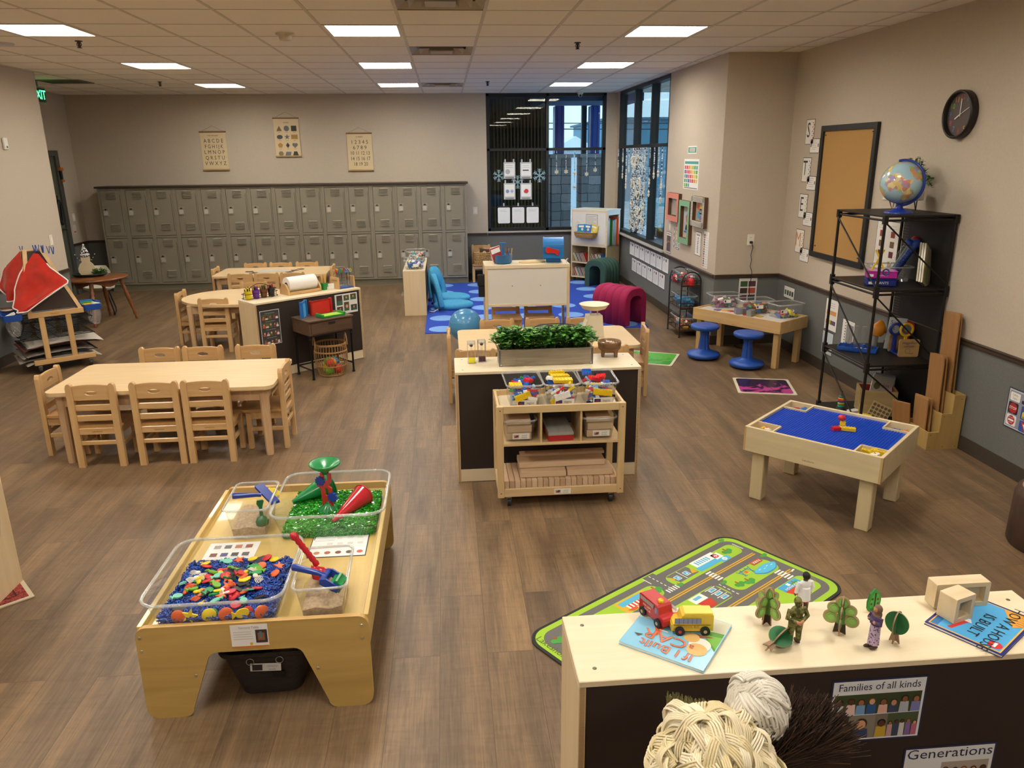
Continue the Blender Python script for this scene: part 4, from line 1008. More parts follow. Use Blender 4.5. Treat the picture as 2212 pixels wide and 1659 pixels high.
# blue dotted rug
rugm = noisy('rug_blue', '1a3fa6', '2149b8', 400, rough=.95, detail=2, dist=0, bump=.2, bscale=700)
rugd = noisy('rug_dot', '6f9ee0', '7eabea', 400, rough=.95, detail=2, dist=0, bump=.2, bscale=700)
b = MB(); rx0, rx1, ry0, ry1 = -.30, 2.42, 8.95, 12.66
b.prism(rrect(rx1 - rx0, ry1 - ry0, .02, 3, (rx0 + rx1) / 2, (ry0 + ry1) / 2), .0005, .008, rugm)
for i in range(5):
    for j in range(6):
        cx, cy = -.09 + .5625 * i, 9.16 + .65 * j
        b.add([(x, y, .0085) for x, y in circ(.168, 36, cx, cy)], [list(range(36))], rugd)
one('area_rug', 'blue rug with rows of light blue dots in the reading corner', 'rug', b)

# folding floor chairs
skyb = noisy('sky_blue_cloth', '3f9ccb', '4fadd9', 60, rough=.85, detail=2, dist=0)
def floor_chair(label, x, y, rz, lean):
    t = thing('floor_chair', label, 'floor chair', (x, y, .009), rz, 'folding floor chairs')
    b = MB(); o = [(.27 * cos(a), .23 * sin(a)) for a in [2 * pi * k / 32 for k in range(32)]]
    b.loft([[(px * f, py * f, z) for px, py in o] for f, z in ((.9, .0), (1, .018), (1.02, .04), (1, .062), (.88, .078))], skyb); b.build('seat', t)
    # back: padded arch with an opening above the seat
    b = MB(); N_ = 40; T = TR(-.235, 0, .04, 0, -lean)
    out = [(.25 * cos(a), .02 + .42 * sin(a) if sin(a) > 0 else .02 + .03 * sin(a)) for a in [2 * pi * k / N_ for k in range(N_)]]
    hol = [(.11 * cos(a), .085 + .085 * sin(a)) for a in [2 * pi * k / N_ for k in range(N_)]]
    ring = lambda q, z, p: [(z, px * q, py) for px, py in p]
    cs = [(1., 0.), (1., .05)]
    rings = [ring(.97, .0, out), ring(1.0, .015, out), ring(1.0, .045, out), ring(.97, .06, out), ring(1.06, .06, hol), ring(1, .045, hol), ring(1, .015, hol), ring(1.06, .0, hol)]
    b.loft(rings, skyb, T, True, True, False, False, True); b.build('backrest', t)
    b = MB(); b.box(-.25, -.245, .03, .03, .02, .03, blk, .004); b.box(-.25, .245, .03, .03, .02, .03, blk, .004); b.build('hinge', t)
    b = MB(); b.tube([(-.26, -.2, .03), (-.33, -.26, .01), (-.38, -.2, .006)], .006, whitep, 5); b.build('strap', t)
floor_chair('sky blue folding floor chair on the dotted rug, rear one with wide rounded back', .04, 11.12, rad(-24), .18)
floor_chair('sky blue folding floor chair on the dotted rug, nearer one seen side-on', .06, 10.52, rad(12), .16)

# exercise ball
t = thing('stability_ball', 'light blue stability ball with small feet at the front left of the rug', 'ball', (.17, 8.25, 0))
bm_ = P('4d93c4', .28, 0, .3)
b = MB(); b.ball((0, 0, .245), .183, bm_, 40); b.build('ball', t)
b = MB()
for k in range(9):
    z = .245 + .183 * sin(-1.2 + k * .3); r = .183 * cos(-1.2 + k * .3)
    b.torus((0, 0, z), r, .0018, bm_, 40, 4)
b.build('grip_ridge', t)
for k in range(4):
    b = MB(); a = k * pi / 2 + .6; b.cyl((.07 * cos(a), .07 * sin(a), .09), (.10 * cos(a), .10 * sin(a), 0), .022, bm_, 10, .017); b.build('foot', t)

# narrow shelf by the rug with bins
low_shelf('narrow birch shelf seen end-on beside the floor chairs', (-.30, 10.06, 0), pi / 2, 1.3, .29, .60)
def filler(cols, w, d, z0, z1, n, seed, size=.02):
    """loose small toys filling a tub: one mesh nobody could count"""
    R = random.Random(seed); b = MB()
    for k in range(n):
        c = R.choice(cols); s_ = size * R.uniform(.6, 1.4)
        b.box(0, 0, 0, s_ * 1.6, s_ * R.uniform(.5, 1), s_ * .7, P(c, .4), 0, 1, TR(R.uniform(-w / 2, w / 2) * .8, R.uniform(-d / 2, d / 2) * .8, z0 + (z1 - z0) * k / n, R.uniform(0, 6), R.uniform(-.8, .8), R.uniform(-.8, .8)))
    return b
def stuff(name, label, cat, b, loc, rz=0):
    o = one(name, label, cat, b, loc, rz); o['kind'] = 'stuff'; return o
for k, (y, cols, h, nm) in enumerate(((10.28, ('e0c01f', '2f6fc0', 'c3322f', '2b8a48', 'e8e8e8', '1f3f8f'), .09, 'front'), (11.0, ('d8704a', 'e8b0a0', '3fb0b8', 'c8c8c8', '7a4a3a'), .12, 'rear'))):
    bin_thing('toy_bin', 'clear bin of small toys on the narrow end-on shelf, %s one' % nm, (-.445, y, .602), .05, .26, .34, h + .03, 'bins on the narrow shelf')
    stuff('toy_pieces', 'mixed small toys in the %s bin on the narrow shelf' % nm, 'toys', filler(cols, .22, .3, .015, h, 90, 30 + k, .026), (-.445, y, .602))
b = MB(); b.box(0, 0, 0, .07, .002, .04, whitep); one('bin_label', 'white label card on the front bin of the narrow shelf', 'label', b, (-.42, 10.105, .66), 0)
b = sprig('', '', 0, 40, .06, .09, ('3c7a2c', '58963a'), .02, 8); one('toy_greenery', 'green plastic leaves in the rear bin on the narrow shelf', 'plant', b, (-.37, 10.98, .64))
bin_thing('toy_bin', 'clear bin on the lower level at the left side of the narrow shelf', (-.52, 10.3, .1), 0, .2, .3, .15)

# whiteboard stand
WS = (.393, 8.25, 0)
t = thing('whiteboard_stand', 'birch writing stand with a white dry-erase front panel before the dotted rug', 'stand', WS)
b = MB(); b.b2(.032, -.004, .468, .90, .008, .855, P('e4e0d8', .18)); b.build('whiteboard', t)
for x in (.30, .61): b = MB(); b.cyl((x, -.006, .665), (x, -.003, .665), .006, P('6a6660', .4), 10); b.build('screw', t)
for x in (.0, .90):
    b = MB(); b.b2(x, -.012, 0, x + .032, .02, .885, birch_z, .003); b.build('front_post', t)
    b = MB(); b.b2(x, .34, 0, x + .032, .37, .885, birch_z, .003); b.build('rear_post', t)
b = MB(); b.b2(0, -.014, .855, .932, .02, .895, birch, .003); b.b2(.032, -.01, .44, .90, .014, .468, birch, .002); b.build('cross_rail', t)
b = MB(); b.b2(0, .02, .875, .932, .38, .895, birch, .002); b.build('top_shelf', t)
b = MB(); b.b2(.912, .02, .05, .918, .34, .87, clear('smoky_acrylic', 'c9cbe0', .12, .1)); b.build('side_screen', t)
b = MB(); b.b2(.036, .02, .60, .90, .34, .615, birch); b.build('writing_shelf', t)
b = MB(); b.tube([(.90, .05, .895), (.90, .05, .935), (.925, .1, .935), (.925, .2, .895)], .006, whitep, 6); one('cord_clip', 'small white hook at the right end of the whiteboard stand', 'hook', b, WS)
b = MB(); b.loft([[(.15 * f * cos(a), .085 * f * sin(a), z) for a in [2 * pi * k / 20 for k in range(20)]] for f, z in ((1, 0), (1, .006), (.9, .02), (.3, .026))], P('d0b98c', .6)); one('straw_mat', 'round straw coloured mat on top of the whiteboard stand', 'mat', b, (.93, 8.42, .8955), .1)
b = MB(); b.b2(-.05, -.02, 0, .05, .02, .13, blk, .01); b.b2(-.04, -.015, -.12, .04, .015, .0, blk, .008)
one('black_strap', 'black cloth strap hanging on the left post of the whiteboard stand', 'strap', b, (.365, 8.32, .66))
# mailbox toy
t = thing('toy_mailbox', 'blue plastic toy mailbox with a red flag lever on the whiteboard stand', 'toy', (1.168, 8.44, .8955), -.12); t.scale = (.92,) * 3
mb = P('1f78c0', .35); mr = P('cf2a22', .35)
out = [(-.15, .06), (.15, .06), (.15, .19)] + [(.15 * cos(a), .19 + .10 * sin(a)) for a in [pi * k / 14 for k in range(1, 14)]] + [(-.15, .19)]
b = MB(); b.prism(out, -.11, .11, mb, TR(0, 0, 0, 0, 0, pi / 2) @ M.Rotation(pi / 2, 4, 'Y')); b.build('body', t)
b = MB(); b.prism([(x * 1.04, y * 1.03 - .004) for x, y in out], -.125, -.108, mb, TR(0, 0, 0, 0, 0, pi / 2) @ M.Rotation(pi / 2, 4, 'Y')); b.prism([(x * 1.04, y * 1.03 - .004) for x, y in out], .108, .12, mb, TR(0, 0, 0, 0, 0, pi / 2) @ M.Rotation(pi / 2, 4, 'Y')); b.build('end_cap', t)
b = MB(); b.b2(-.09, -.07, 0, .09, .07, .065, mb, .008); b.build('base', t)
b = MB(); T = TR(-.01, -.155, .145, 0, 0, pi / 2)
b.prism(circ(.036, 20, -.05, .01), 0, .016, mr, T); b.prism(circ(.024, 16, .055, -.006), 0, .016, mr, T); b.prism([(-.06, -.022), (.06, -.025), (.075, -.05), (.05, -.052), (.03, -.026), (.06, .016), (-.05, .04)], .001, .014, mr, T); b.build('flag_lever', t)
# blue tool caddy
t = thing('blue_caddy', 'round blue plastic caddy of books and brushes on the whiteboard stand', 'caddy', (.605, 8.39, .8955)); t.scale = (.9,) * 3
b = MB(); b.lathe([(.085, 0), (.108, .015), (.115, .105), (.12, .108), (.112, .104), (.10, .012), (.001, .01)], P('2a74b8', .35), 28); b.build('tub', t)
b = MB(); b.b2(-.006, -.11, .1, .006, .11, .106, P('2a74b8', .35)); b.b2(-.012, -.01, .1, .012, .01, .24, P('2a74b8', .35), .003); b.b2(-.04, -.012, .235, .04, .012, .25, P('2a74b8', .35), .004); b.build('carry_handle', t)
for k, (x, y, a, c, nm) in enumerate(((-.045, -.02, -.32, 'b3332f', 'red'), (-.055, .03, -.22, 'e6d8d0', 'white'))):
    b = MB(); b.b2(-.055, -.006, 0, .055, .006, .16, P(c, .5), .001); b.rect(-.05, .1, .05, .15, 'ffffff', 0, TR(0, -.0062, 0, 0, 0, pi / 2))
    one('small_book', '%s booklet leaning in the round blue caddy' % nm, 'book', b, (.605 + x, 8.39 + y, .918), .15); COL.objects[-1].rotation_euler = (0, a, .15)
for k in range(5):
    b = MB(); b.cyl((0, 0, 0), (.03 * cos(k * 1.3), .03 * sin(k * 1.3), .15), .006, P(('c8863a', '2b2b2b', 'b06a2a', '3a6aa0', 'd0b060')[k], .5), 8)
    one('paint_brush', 'handle of a brush standing in the round blue caddy', 'brush', b, (.64 + .012 * k, 8.37 + .015 * (k % 3), .91), 0, 'brushes in the blue caddy')

# corner bookcase
BA = -.754; BO = (2.06, 12.72)
t = thing('bookcase', 'birch corner bookcase with a white display panel and cubbies below', 'bookcase', (BO[0], BO[1], 0), BA)
W_, D_ = .69, .40
b = MB()
for x in (0, W_ - .018): b.b2(x, 0, .06, x + .018, D_, .60, birch_z)
b.b2(0, 0, .06, W_, D_, .078, birch); b.b2(0, 0, .582, W_, D_, .60, birch); b.b2(.018, D_ - .012, .078, W_ - .018, D_, .582, P('c9ab78', .6)); b.build('lower_case', t)
b = MB(); b.b2(W_ / 2 - .009, 0, .078, W_ / 2 + .009, D_ - .012, .582, birch_z); b.b2(.018, 0, .30, W_ - .018, D_ - .012, .318, birch); b.build('cubby_divider', t)
b = MB(); b.b2(0, 0, .602, W_, .018, 1.16, birch); b.build('front_frame', t)
b = MB(); b.b2(.03, -.004, .63, W_ - .03, .0, 1.13, P('e9e6e0', .25)); b.build('display_panel', t)
b = MB(); b.b2(0, D_ - .018, .602, W_, D_, 1.16, birch); b.b2(0, .018, .602, .018, D_ - .018, 1.16, birch_z); b.build('upper_back', t)
b = MB(); b.b2(W_ - .02, .018, .602, W_, .04, 1.16, P('e8e6e2', .5)); b.b2(W_ - .02, D_ - .04, .602, W_, D_ - .018, 1.16, P('e8e6e2', .5)); b.b2(W_ - .02, .04, 1.09, W_, D_ - .04, 1.16, P('e8e6e2', .5)); b.build('side_frame', t)
b = MB(); b.b2(-.004, -.004, 1.16, W_ + .004, D_ + .004, 1.178, P('e8e6e0', .5)); b.rect(.32, .03, .62, .10, 'e8d63a', 0, TR(0, 0, 1.178)); b.build('top_board', t)
for x in (.04, W_ - .04):
    for y in (.05, D_ - .05): b = MB(); b.ball((x, y, .03), .028, P('2b2b2b', .4), 12); b.cyl((x, y, .04), (x, y, .06), .012, steel, 8); b.build('caster', t)
def bc(u, v, z): return (BO[0] + u * cos(BA) - v * sin(BA), BO[1] + u * sin(BA) + v * cos(BA), z)
for k, (v, h, c, nm, off) in enumerate(((.075, .40, '2b4a9c', 'dark blue', 0), (.105, .42, '9aa3ad', 'grey', .0), (.135, .44, '1d1d24', 'black', -.02), (.185, .40, '3f8a3a', 'green', .02), (.22, .41, '4fa0c8', 'blue', .03), (.255, .42, 'c9322f', 'red', .03), (.30, .44, 'e05a1f', 'orange', .06))):
    b = MB(); b.b2(-.15, -.012, 0, .15, .012, h, P(c, .5), .002); b.b2(-.148, -.009, .004, .1505, .009, h - .004, P('efece4', .8))
    one('big_book', '%s oversized book in the open side of the corner bookcase' % nm, 'book', b, bc(W_ - .17 + off, v, .603), BA, 'oversized books in the corner bookcase')
for k, (u, z, c) in enumerate(((.19, .079, 0), (.52, .079, 1), (.19, .319, 2), (.52, .319, 3))):
    cols = ('d8453a', '3a78c0', 'e8e0d0', 'd8a83a', '4a9a5a', 'b0a8c0', 'e08aa0')
    pl = ('lower left', 'lower right', 'upper left', 'upper right')[k]
    for j in range(7):
        b = MB(); b.b2(-.004, -.12, 0, .004, .10, .15, P(cols[(j * 2 + k) % 7], .5)); b.b2(-.003, -.1205, .004, .003, -.12, .146, P('f0eee8', .7))
        o = one('thin_book', 'thin picture book leaning in the %s cubby of the corner bookcase' % pl, 'book', b, bc(u - .11 + .032 * j, .16, z + .004), 0, 'picture books in the %s cubby' % pl); o.rotation_euler = (0, -.45, BA)
def decal(T, name, label, cat, draw, group=None):
    b = MB(); draw(b); return one(name, label, cat, b, T=T, group=group)
BT = M.Translation((BO[0], BO[1], 0)) @ M.Rotation(BA, 4, 'Z') @ M.Translation((0, -.0055, 0)) @ M.Rotation(pi / 2, 4, 'X')
def d_(b): b.sheet(.22, .23, 'dcd9cf', '6a675f', .006); b.lines(-.09, .085, .09, 9, .02, '8a8780', .004)
decal(BT @ M.Translation((.40, .985, 0)), 'framed_notice', 'printed notice with dark border on the white bookcase panel', 'notice', d_)
def d_(b): b.sheet(.13, .17, 'e6e3da'); b.lines(-.05, .05, .05, 6, .02, '9a978f', .003)
decal(BT @ M.Translation((.14, .92, 0)) @ M.Rotation(-.35, 4, 'Z'), 'paper_tag', 'tilted white paper hanging on the bookcase panel', 'paper', d_)
t = thing('woven_basket', 'shallow woven basket of picture books fixed to the bookcase panel', 'basket', bc(.33, -.075, .73), BA)
wv = noisy('woven', '7a5a30', 'b8935a', 90, (1, 1, 4), .8, 1, 0, lo=.4, hi=.6)
b = MB(); b.loft([[(x * f, y * f, z) for x, y in rrect(.40, .13, .05, 4)] for f, z in ((.85, 0), (.98, .04), (1.02, .085), (.97, .085), (.82, .01))], wv); b.build('basket_wall', t)
b = MB(); b.tube([(x * 1.02, y * 1.02, .085) for x, y in rrect(.40, .13, .05, 4)], .008, wv, 6, True); b.build('rim', t)
for k, (u, c, c2, nm, a) in enumerate(((.24, '2a8fc8', '5aaf4a', 'blue and green', -.05), (.33, '3f7fd0', 'c03a6a', 'blue and pink', .06), (.42, 'e0c83a', 'e8e8d8', 'yellow', .22))):
    b = MB(); b.b2(-.075, -.006, 0, .075, .006, .20, P(c, .4)); T = TR(0, -.0062, 0, 0, 0, pi / 2)
    b.poly([(-.07, .02), (.02, .02), (.05, .06), (-.03, .09), (-.07, .07)], c2, 0, T); b.poly(circ(.022, 12, .02, .12), 'e8d8b0', 0, T); b.rect(-.05, .15, .05, .18, 'f4f0e0', 0, T)
    one('picture_book', '%s picture book in the woven basket' % nm, 'book', b, bc(u, -.07 + .015 * k, .742), BA); COL.objects[-1].rotation_euler = (-.15, a, BA)

# basket on the corner chair
t = thing('rattan_basket', 'square woven basket on the chair against the back wall', 'basket', (.575, 12.80, .306))
b = MB(); wv2 = noisy('woven_rows', '8a6436', 'd0a86a', 60, (1, 1, 3), .8, 1, 0, lo=.42, hi=.58)
for k in range(7): b.tube([(x, y, .014 + k * .027) for x, y in rrect(.25, .22, .04, 3)], .014, wv2, 6, True)
b.box(0, 0, .012, .23, .2, .02, wv2); b.build('woven_wall', t)
for k, (x, c, nm, a) in enumerate(((.03, '4a3528', 'dark brown', .1), (.09, 'e0a0b0', 'pink', .25), (-.04, 'b08a6a', 'tan', -.1))):
    b = MB(); b.b2(-.08, -.004, 0, .08, .004, .17, P(c, .5)); b.poly(circ(.03, 12, 0, .11), 'd8b090', 0, TR(0, -.0042, 0, 0, 0, pi / 2))
    one('booklet', '%s booklet in the square basket on the back wall chair' % nm, 'book', b, (.575 + x, 12.80 + .02 * k, .37)); COL.objects[-1].rotation_euler = (-.1, a, .1)

# foam arches
def arch(label, loc, rz, W_, L_, H_, c1, c2, key):
    m = noisy(key, c1, c2, 120, rough=.85, detail=2, dist=0)
    t = thing('foam_arch', label, 'foam arch', loc, rz); th = .10; r = .17
    def u_out(e):
        w, h, q = W_ / 2 + e, H_ + e, r + e
        o = [(w, 0)] + [(w - q + q * cos(a), h - q + q * sin(a)) for a in [pi / 2 * k / 6 for k in range(7)]] + [(-w + q - q * sin(a), h - q + q * cos(a)) for a in [pi / 2 * k / 6 for k in range(7)]] + [(-w, 0)]
        w2, h2, q2 = W_ / 2 - th, H_ - th, .08
        i = [(-w2, 0)] + [(-w2 + q2 - q2 * cos(a), h2 - q2 + q2 * sin(a)) for a in [pi / 2 * k / 6 for k in range(7)]] + [(w2 - q2 + q2 * sin(a), h2 - q2 + q2 * cos(a)) for a in [pi / 2 * k / 6 for k in range(7)]] + [(w2, 0)]
        return o + i
    b = MB(); rings = []; ns_ = 5
    for k in range(ns_):
        for f, e in ((0.0, -.014), (.06, -.004), (.25, .004), (.5, .007), (.75, .004), (.94, -.004)): rings.append([(W_ / 2 + x, (k + f) * L_ / ns_, z) for x, z in u_out(e)])
    rings.append([(W_ / 2 + x, L_, z) for x, z in u_out(-.014)])
    b.loft(rings, m, None, True, True, False, False)
    for rg, rev in ((rings[0], 0), (rings[-1], 1)):
        n = len(rg); h = n // 2
        b.add(rg, [[k, k + 1, n - 2 - k, n - 1 - k] for k in range(h - 1)], m)
    b.build('padded_shell', t)
    for k in range(1, ns_):
        b = MB(); b.tube([(W_ / 2 + x, k * L_ / ns_, z) for x, z in u_out(-.012)[:16]], .004, m, 4); b.build('seam', t)
arch('dark green ribbed foam arch at the back right corner of the rug', (2.175, 12.07, 0), rad(-50), .42, .38, .44, '2f4f45', '385a4f', 'green_foam')
arch('magenta ribbed foam arch at the front right corner of the rug', (2.12, 8.97, .0085), rad(37), .42, .54, .455, '98164a', 'a81d55', 'magenta_foam')

# charts and flakes in the back window
gy = '3a3d40'
def clip(b, x, y): b.rect(x - .012, y, x + .012, y + .05, 'b8c0c4', 2)
for k, (x, z) in enumerate(((1.072, 1.788), (1.347, 1.785), (1.07, 1.453), (1.346, 1.45))):
    def d_(b, k=k):
        b.sheet(.205, .275, 'c3c4c4', '2f3134', .006); b.rect(-.08, -.085, .08, .11, 'f1f1ee', 1); b.rect(-.07, -.125, .07, -.105, '8a8c90', 1)
        if k == 0: b.poly(circ(.04, 16, -.03, -.02), 'b9bcc0', 2); b.lines(-.06, .08, .06, 2, .03, '9a9a9a', .004, 2)
        if k == 1: b.rect(-.055, -.005, .045, .012, '3c3f44', 2); b.lines(-.06, .08, .06, 2, .03, '9a9a9a', .003, 2)
        if k == 2: b.poly(circ(.03, 18, -.035, .0), '8f9ac8', 2); b.poly(circ(.03, 18, .04, .0), 'c3c9e2', 2); b.poly(circ(.012, 12, .04, .0), '8f9ac8', 3)
        if k == 3: b.poly([(-.04, .0), (-.01, .04), (.03, .035), (.045, 0), (.02, -.035), (-.025, -.03)], 'd63f45', 2)
        for x_ in (-.07, .07): clip(b, x_, .13)
    decal(onwall('back', x, YB - .004, z), 'window_chart', 'laminated picture chart in the back window, %s of four' % ('upper left', 'upper right', 'lower left', 'lower right')[k], 'chart', d_, 'laminated charts in the back window')
for k, x in enumerate((.97, 1.212, 1.456)):
    def d_(b): b.sheet(.222, .305, '1b1d20', None, .01, r=.02); b.poly(rrect(.205, .26, .02, 4, 0, -.012), 'eeeeee', 1); b.lines(-.07, .075, .07, 2, .02, 'a8a8a8', .003, 2); clip(b, 0, .14)
    decal(onwall('back', x, YB - .004, 1.072), 'clipboard_sheet', 'white sheet on a black board at the foot of the back window, %s of three' % ('left', 'middle', 'right')[k], 'sheet', d_, 'black boards in the back window')
def snow(b, R_, c, T=None, k=0):
    for q in range(6):
        A = (T if T is not None else I4) @ M.Rotation(q * pi / 3, 4, 'Z')
        b.rect(-R_ * .07, 0, R_ * .07, R_, c, k, A)
        for f in (.45, .7):
            for s_ in (-1, 1): b.poly([(0, R_ * f), (s_ * R_ * .3, R_ * (f + .25)), (s_ * R_ * .3, R_ * (f + .33)), (0, R_ * (f + .14))][::s_], c, k + .3, A)
for k, (x, z, r) in enumerate(((.895, 1.705, .095), (1.575, 1.70, .11), (1.21, 1.60, .105))):
    def d_(b, r=r):
        snow(b, r, '8fb4bf'); b.prism(circ(r * .2, 6), 0, .0014, P('8fb4bf'))
    decal(onwall('back', x, YB + .02, z), 'snowflake_cling', 'pale blue snowflake on the back window glass, %s' % ('left of the charts', 'right of the charts', 'between the charts')[k], 'snowflake', d_, 'snowflakes on the back window')
flk = P('e6dfca', .7); bead_c = [P(c, .4) for c in ('e8e8e8', 'c9c6c0', '3a3a44', 'b8c8d8', 'e8e8e8')]
def flake_geo(b, x, y, z, r, axis):
    A = M.Translation((x, y, z)) @ (M.Rotation(pi / 2, 4, 'X') if axis == 'y' else M.Rotation(pi / 2, 4, 'Z') @ M.Rotation(pi / 2, 4, 'X'))
    for q in range(3): b.box(0, 0, 0, r * .5, r * 2, .006, flk, .002, 1, A @ M.Rotation(q * pi / 3, 4, 'Z'))
def garland(label, x, y, ztop, drops, axis, seed, r=.035, bead=.009, group=None):
    """string of beads with snowflake ends"""
    t = thing('bead_garland', label, 'garland', (x, y, 0), 0, group)
    R = random.Random(seed)
    b = MB(); zb = min(drops); b.cyl((0, 0, ztop), (0, 0, zb), .0015, P('d8d4c8'), 4)
    z = ztop - .02
    while z > zb + r: b.ball((R.uniform(-.002, .002), 0, z), bead, R.choice(bead_c), 6); z -= bead * R.uniform(1.9, 2.8)
    b.build('bead_string', t)
    for d in drops: b = MB(); flake_geo(b, 0, -.006 if axis == 'y' else 0, d, r, axis); b.build('snowflake', t)
for k, (x, dr) in enumerate(((1.854, [1.755]), (2.014, [1.76]), (2.158, [1.727, 1.50]), (2.361, [1.716]), (2.504, [1.78]))):
    garland('beaded string with cream snowflake in the back window, %s from the left' % ordn[k], x, YB - .03, 2.10, dr, 'y', k, group='snowflake strings in the back window')
pos = ((12.78, [1.86], 'far pane, first'), (12.45, [1.95, 1.70], 'far pane, second'), (12.2, [1.68, 1.55], 'far pane, third'), (12.02, [1.8], 'far pane, fourth'), (10.78, [1.66, 1.5], 'near pane, first'), (10.55, [1.75], 'near pane, second'), (10.33, [1.78], 'near pane, third'), (10.16, [1.62, 1.44], 'near pane, fourth'))
for k, (y, dr, nm) in enumerate(pos): garland('snowflake bead string in the right window, %s from the left' % nm, XW - .03, y, 2.12, dr, 'x', 20 + k, .05, .011, 'snowflake strings in the right window')
b = MB(); R = random.Random(77)
for k in range(15):
    y = 10.98 + .058 * k; zb = R.uniform(.88, .98); b.cyl((XW - .03, y, 2.12), (XW - .03, y, zb), .0015, P('d8d4c8'), 4); z = 2.1
    while z > zb: b.ball((XW - .03 + R.uniform(-.01, .01), y + R.uniform(-.01, .01), z), .011, R.choice(bead_c), 5); z -= R.uniform(.022, .034)
    for q in range(4): flake_geo(b, XW - .045, y + R.uniform(-.02, .02), R.uniform(zb, 2.0), R.uniform(.04, .06), 'x')
stuff('bead_curtain', 'dense curtain of bead strings and snowflakes in the middle pane of the right window', 'bead curtain', b, (0, 0, 0))
t = thing('dome_camera', 'small white dome camera at the ceiling above the back window', 'camera', (2.224, 13.0, CH))
b = MB(); b.lathe([(.05, 0), (.05, -.02), (.042, -.03), (.01, -.03)], P('d8d8d4', .4), 20); b.build('mount', t)
b = MB(); b.ball((0, 0, -.04), .034, P('c9c9c6', .3), 16); b.ball((0, -.022, -.052), .02, P('101214', .15), 12); b.build('lens_dome', t)

# pages under the right window
def page(b, w, h, seed):
    R = random.Random(seed); b.sheet(w, h, 'eeeeea', '33343a', .008)
    b.rect(-w * .28, h * .22, -w * .18, h * .36, '2f3238', 1); b.rect(w * .02, h * .2, w * .2, h * .37, R.choice(('6a3a2c', '2c3038', '4a5a3a')), 1)
    b.lines(-w * .36, h * .12, w * .36, 9, h * .055, 'b4b4b2', h * .012)
for row, n, y0, z in ((0, 7, 11.90, .622), (1, 6, 11.73, .392)):
    for k in range(n):
        w = .305
        b = MB(); page(b, w, .208, row * 10 + k)
        one('posted_page', 'white printed page under the right window, %s row, %s from the left' % (('upper', 'lower')[row], ordn[k]), 'page', b, T=onwall('right', XW - .001, y0 - w * (k + .5) - .006 * k, z), group='pages posted under the right window')
# ================================================================ wall with frames and the right side
def wp(y, z): return onwall('right', XW - .001, y, z)
# label and calendar
def d_(b): b.sheet(.32, .085, '3f9a94', 'f0efe8', .012); b.rect(-.1, -.02, .1, .022, 'c9c8b8', 1); b.lines(-.08, .008, .08, 2, .016, 'b05a6a', .004, 2)
decal(wp(9.0, 2.068), 'wall_label', 'small teal label card high above the wall calendar', 'label', d_)
def d_(b):
    b.sheet(.56, .34, 'f1efe9')
    b.rect(-.25, .115, .25, .145, '4aa098', 1)
    pal = ('d9508a', 'd63a3a', 'e8902f', 'e8c83a', '8fbf3a', '3f9a5a', '4aa0a0', '3a5a9a')
    for r in range(5):
        for c in range(7):
            if r == 4 and c > 2: continue
            b.rect(-.25 + c * .072, .055 - r * .05, -.196 + c * .072, .095 - r * .05, pal[(c - r) % 8], 1)
    b.rect(-.25, -.16, .25, -.152, '3a3a3a', 1)
decal(wp(9.0, 1.797), 'wall_calendar', 'white calendar of coloured cards on the wall by the right window', 'calendar', d_)
def frame(label, y, z, w, h, bw, col, col2, inner, dep=.045, stripes=None):
    t = thing('wall_frame', label, 'frame', T=wp(y, z)); side = P(col2, .7)
    o = rrect(w, h, .004, 1); i = rrect(w - 2 * bw, h - 2 * bw, .003, 1)
    b = MB(); b.holed(o, i, 0, dep - .002, side); b.holed(o, i, dep - .002, dep, P(col, .6))
    if stripes:
        n = 26
        for k in range(n):
            for s_ in (-1, 1):
                x = -w / 2 + w * (k + .25) / n; b.add([(x, s_ * (h / 2 - bw / 2) - bw * .42, dep + .0008), (x + w / n * .4, s_ * (h / 2 - bw / 2) - bw * .42, dep + .0008), (x + w / n * .9, s_ * (h / 2 - bw / 2) + bw * .42, dep + .0008), (x + w / n * .5, s_ * (h / 2 - bw / 2) + bw * .42, dep + .0008)], [[0, 1, 2, 3]], P(stripes, .6))
                y_ = -h / 2 + h * (k + .25) / n; b.add([(s_ * (w / 2 - bw / 2) - bw * .42, y_, dep + .0008), (s_ * (w / 2 - bw / 2) + bw * .42, y_ + h / n * .5, dep + .0008), (s_ * (w / 2 - bw / 2) + bw * .42, y_ + h / n * .9, dep + .0008), (s_ * (w / 2 - bw / 2) - bw * .42, y_ + h / n * .4, dep + .0008)], [[0, 1, 2, 3]], P(stripes, .6))
    b.build('moulding', t)
    b = MB(); inner(b); b.build('picture', t)
def in1(b): b.sheet(.30, .22, 'b9b3a6', '4a4640', .012); b.lines(-.12, .02, .12, 7, .016, '8d877a', .004); b.rect(-.11, .05, .11, .08, 'e0dcd0', 1)
frame('coral painted wooden frame on the wall, left of three', 9.55, 1.39, .49, .34, .065, 'd98a76', '5d3f2b', in1)
def in2(b):
    b.sheet(.20, .26, 'a9c0cf'); b.poly([(-.05, -.09), (.03, -.1), (.06, -.04), (.02, .02), (.04, .06), (0, .1), (-.05, .06), (-.03, 0)], 'd9654a', 1); b.poly([(-.05, -.09), (.03, -.1), (.06, -.04), (-.02, -.03)], '3f9a4a', 1); b.poly([(-.03, -.03), (.05, -.03), (.03, .0), (-.02, .0)], 'e6c03a', 1.3); b.rect(-.09, -.125, .09, -.105, '4a6a9a', 1)
frame('green painted wooden frame hanging in the middle of three', 9.06, 1.245, .41, .50, .065, '7fb08a', '5d3f2b', in2)
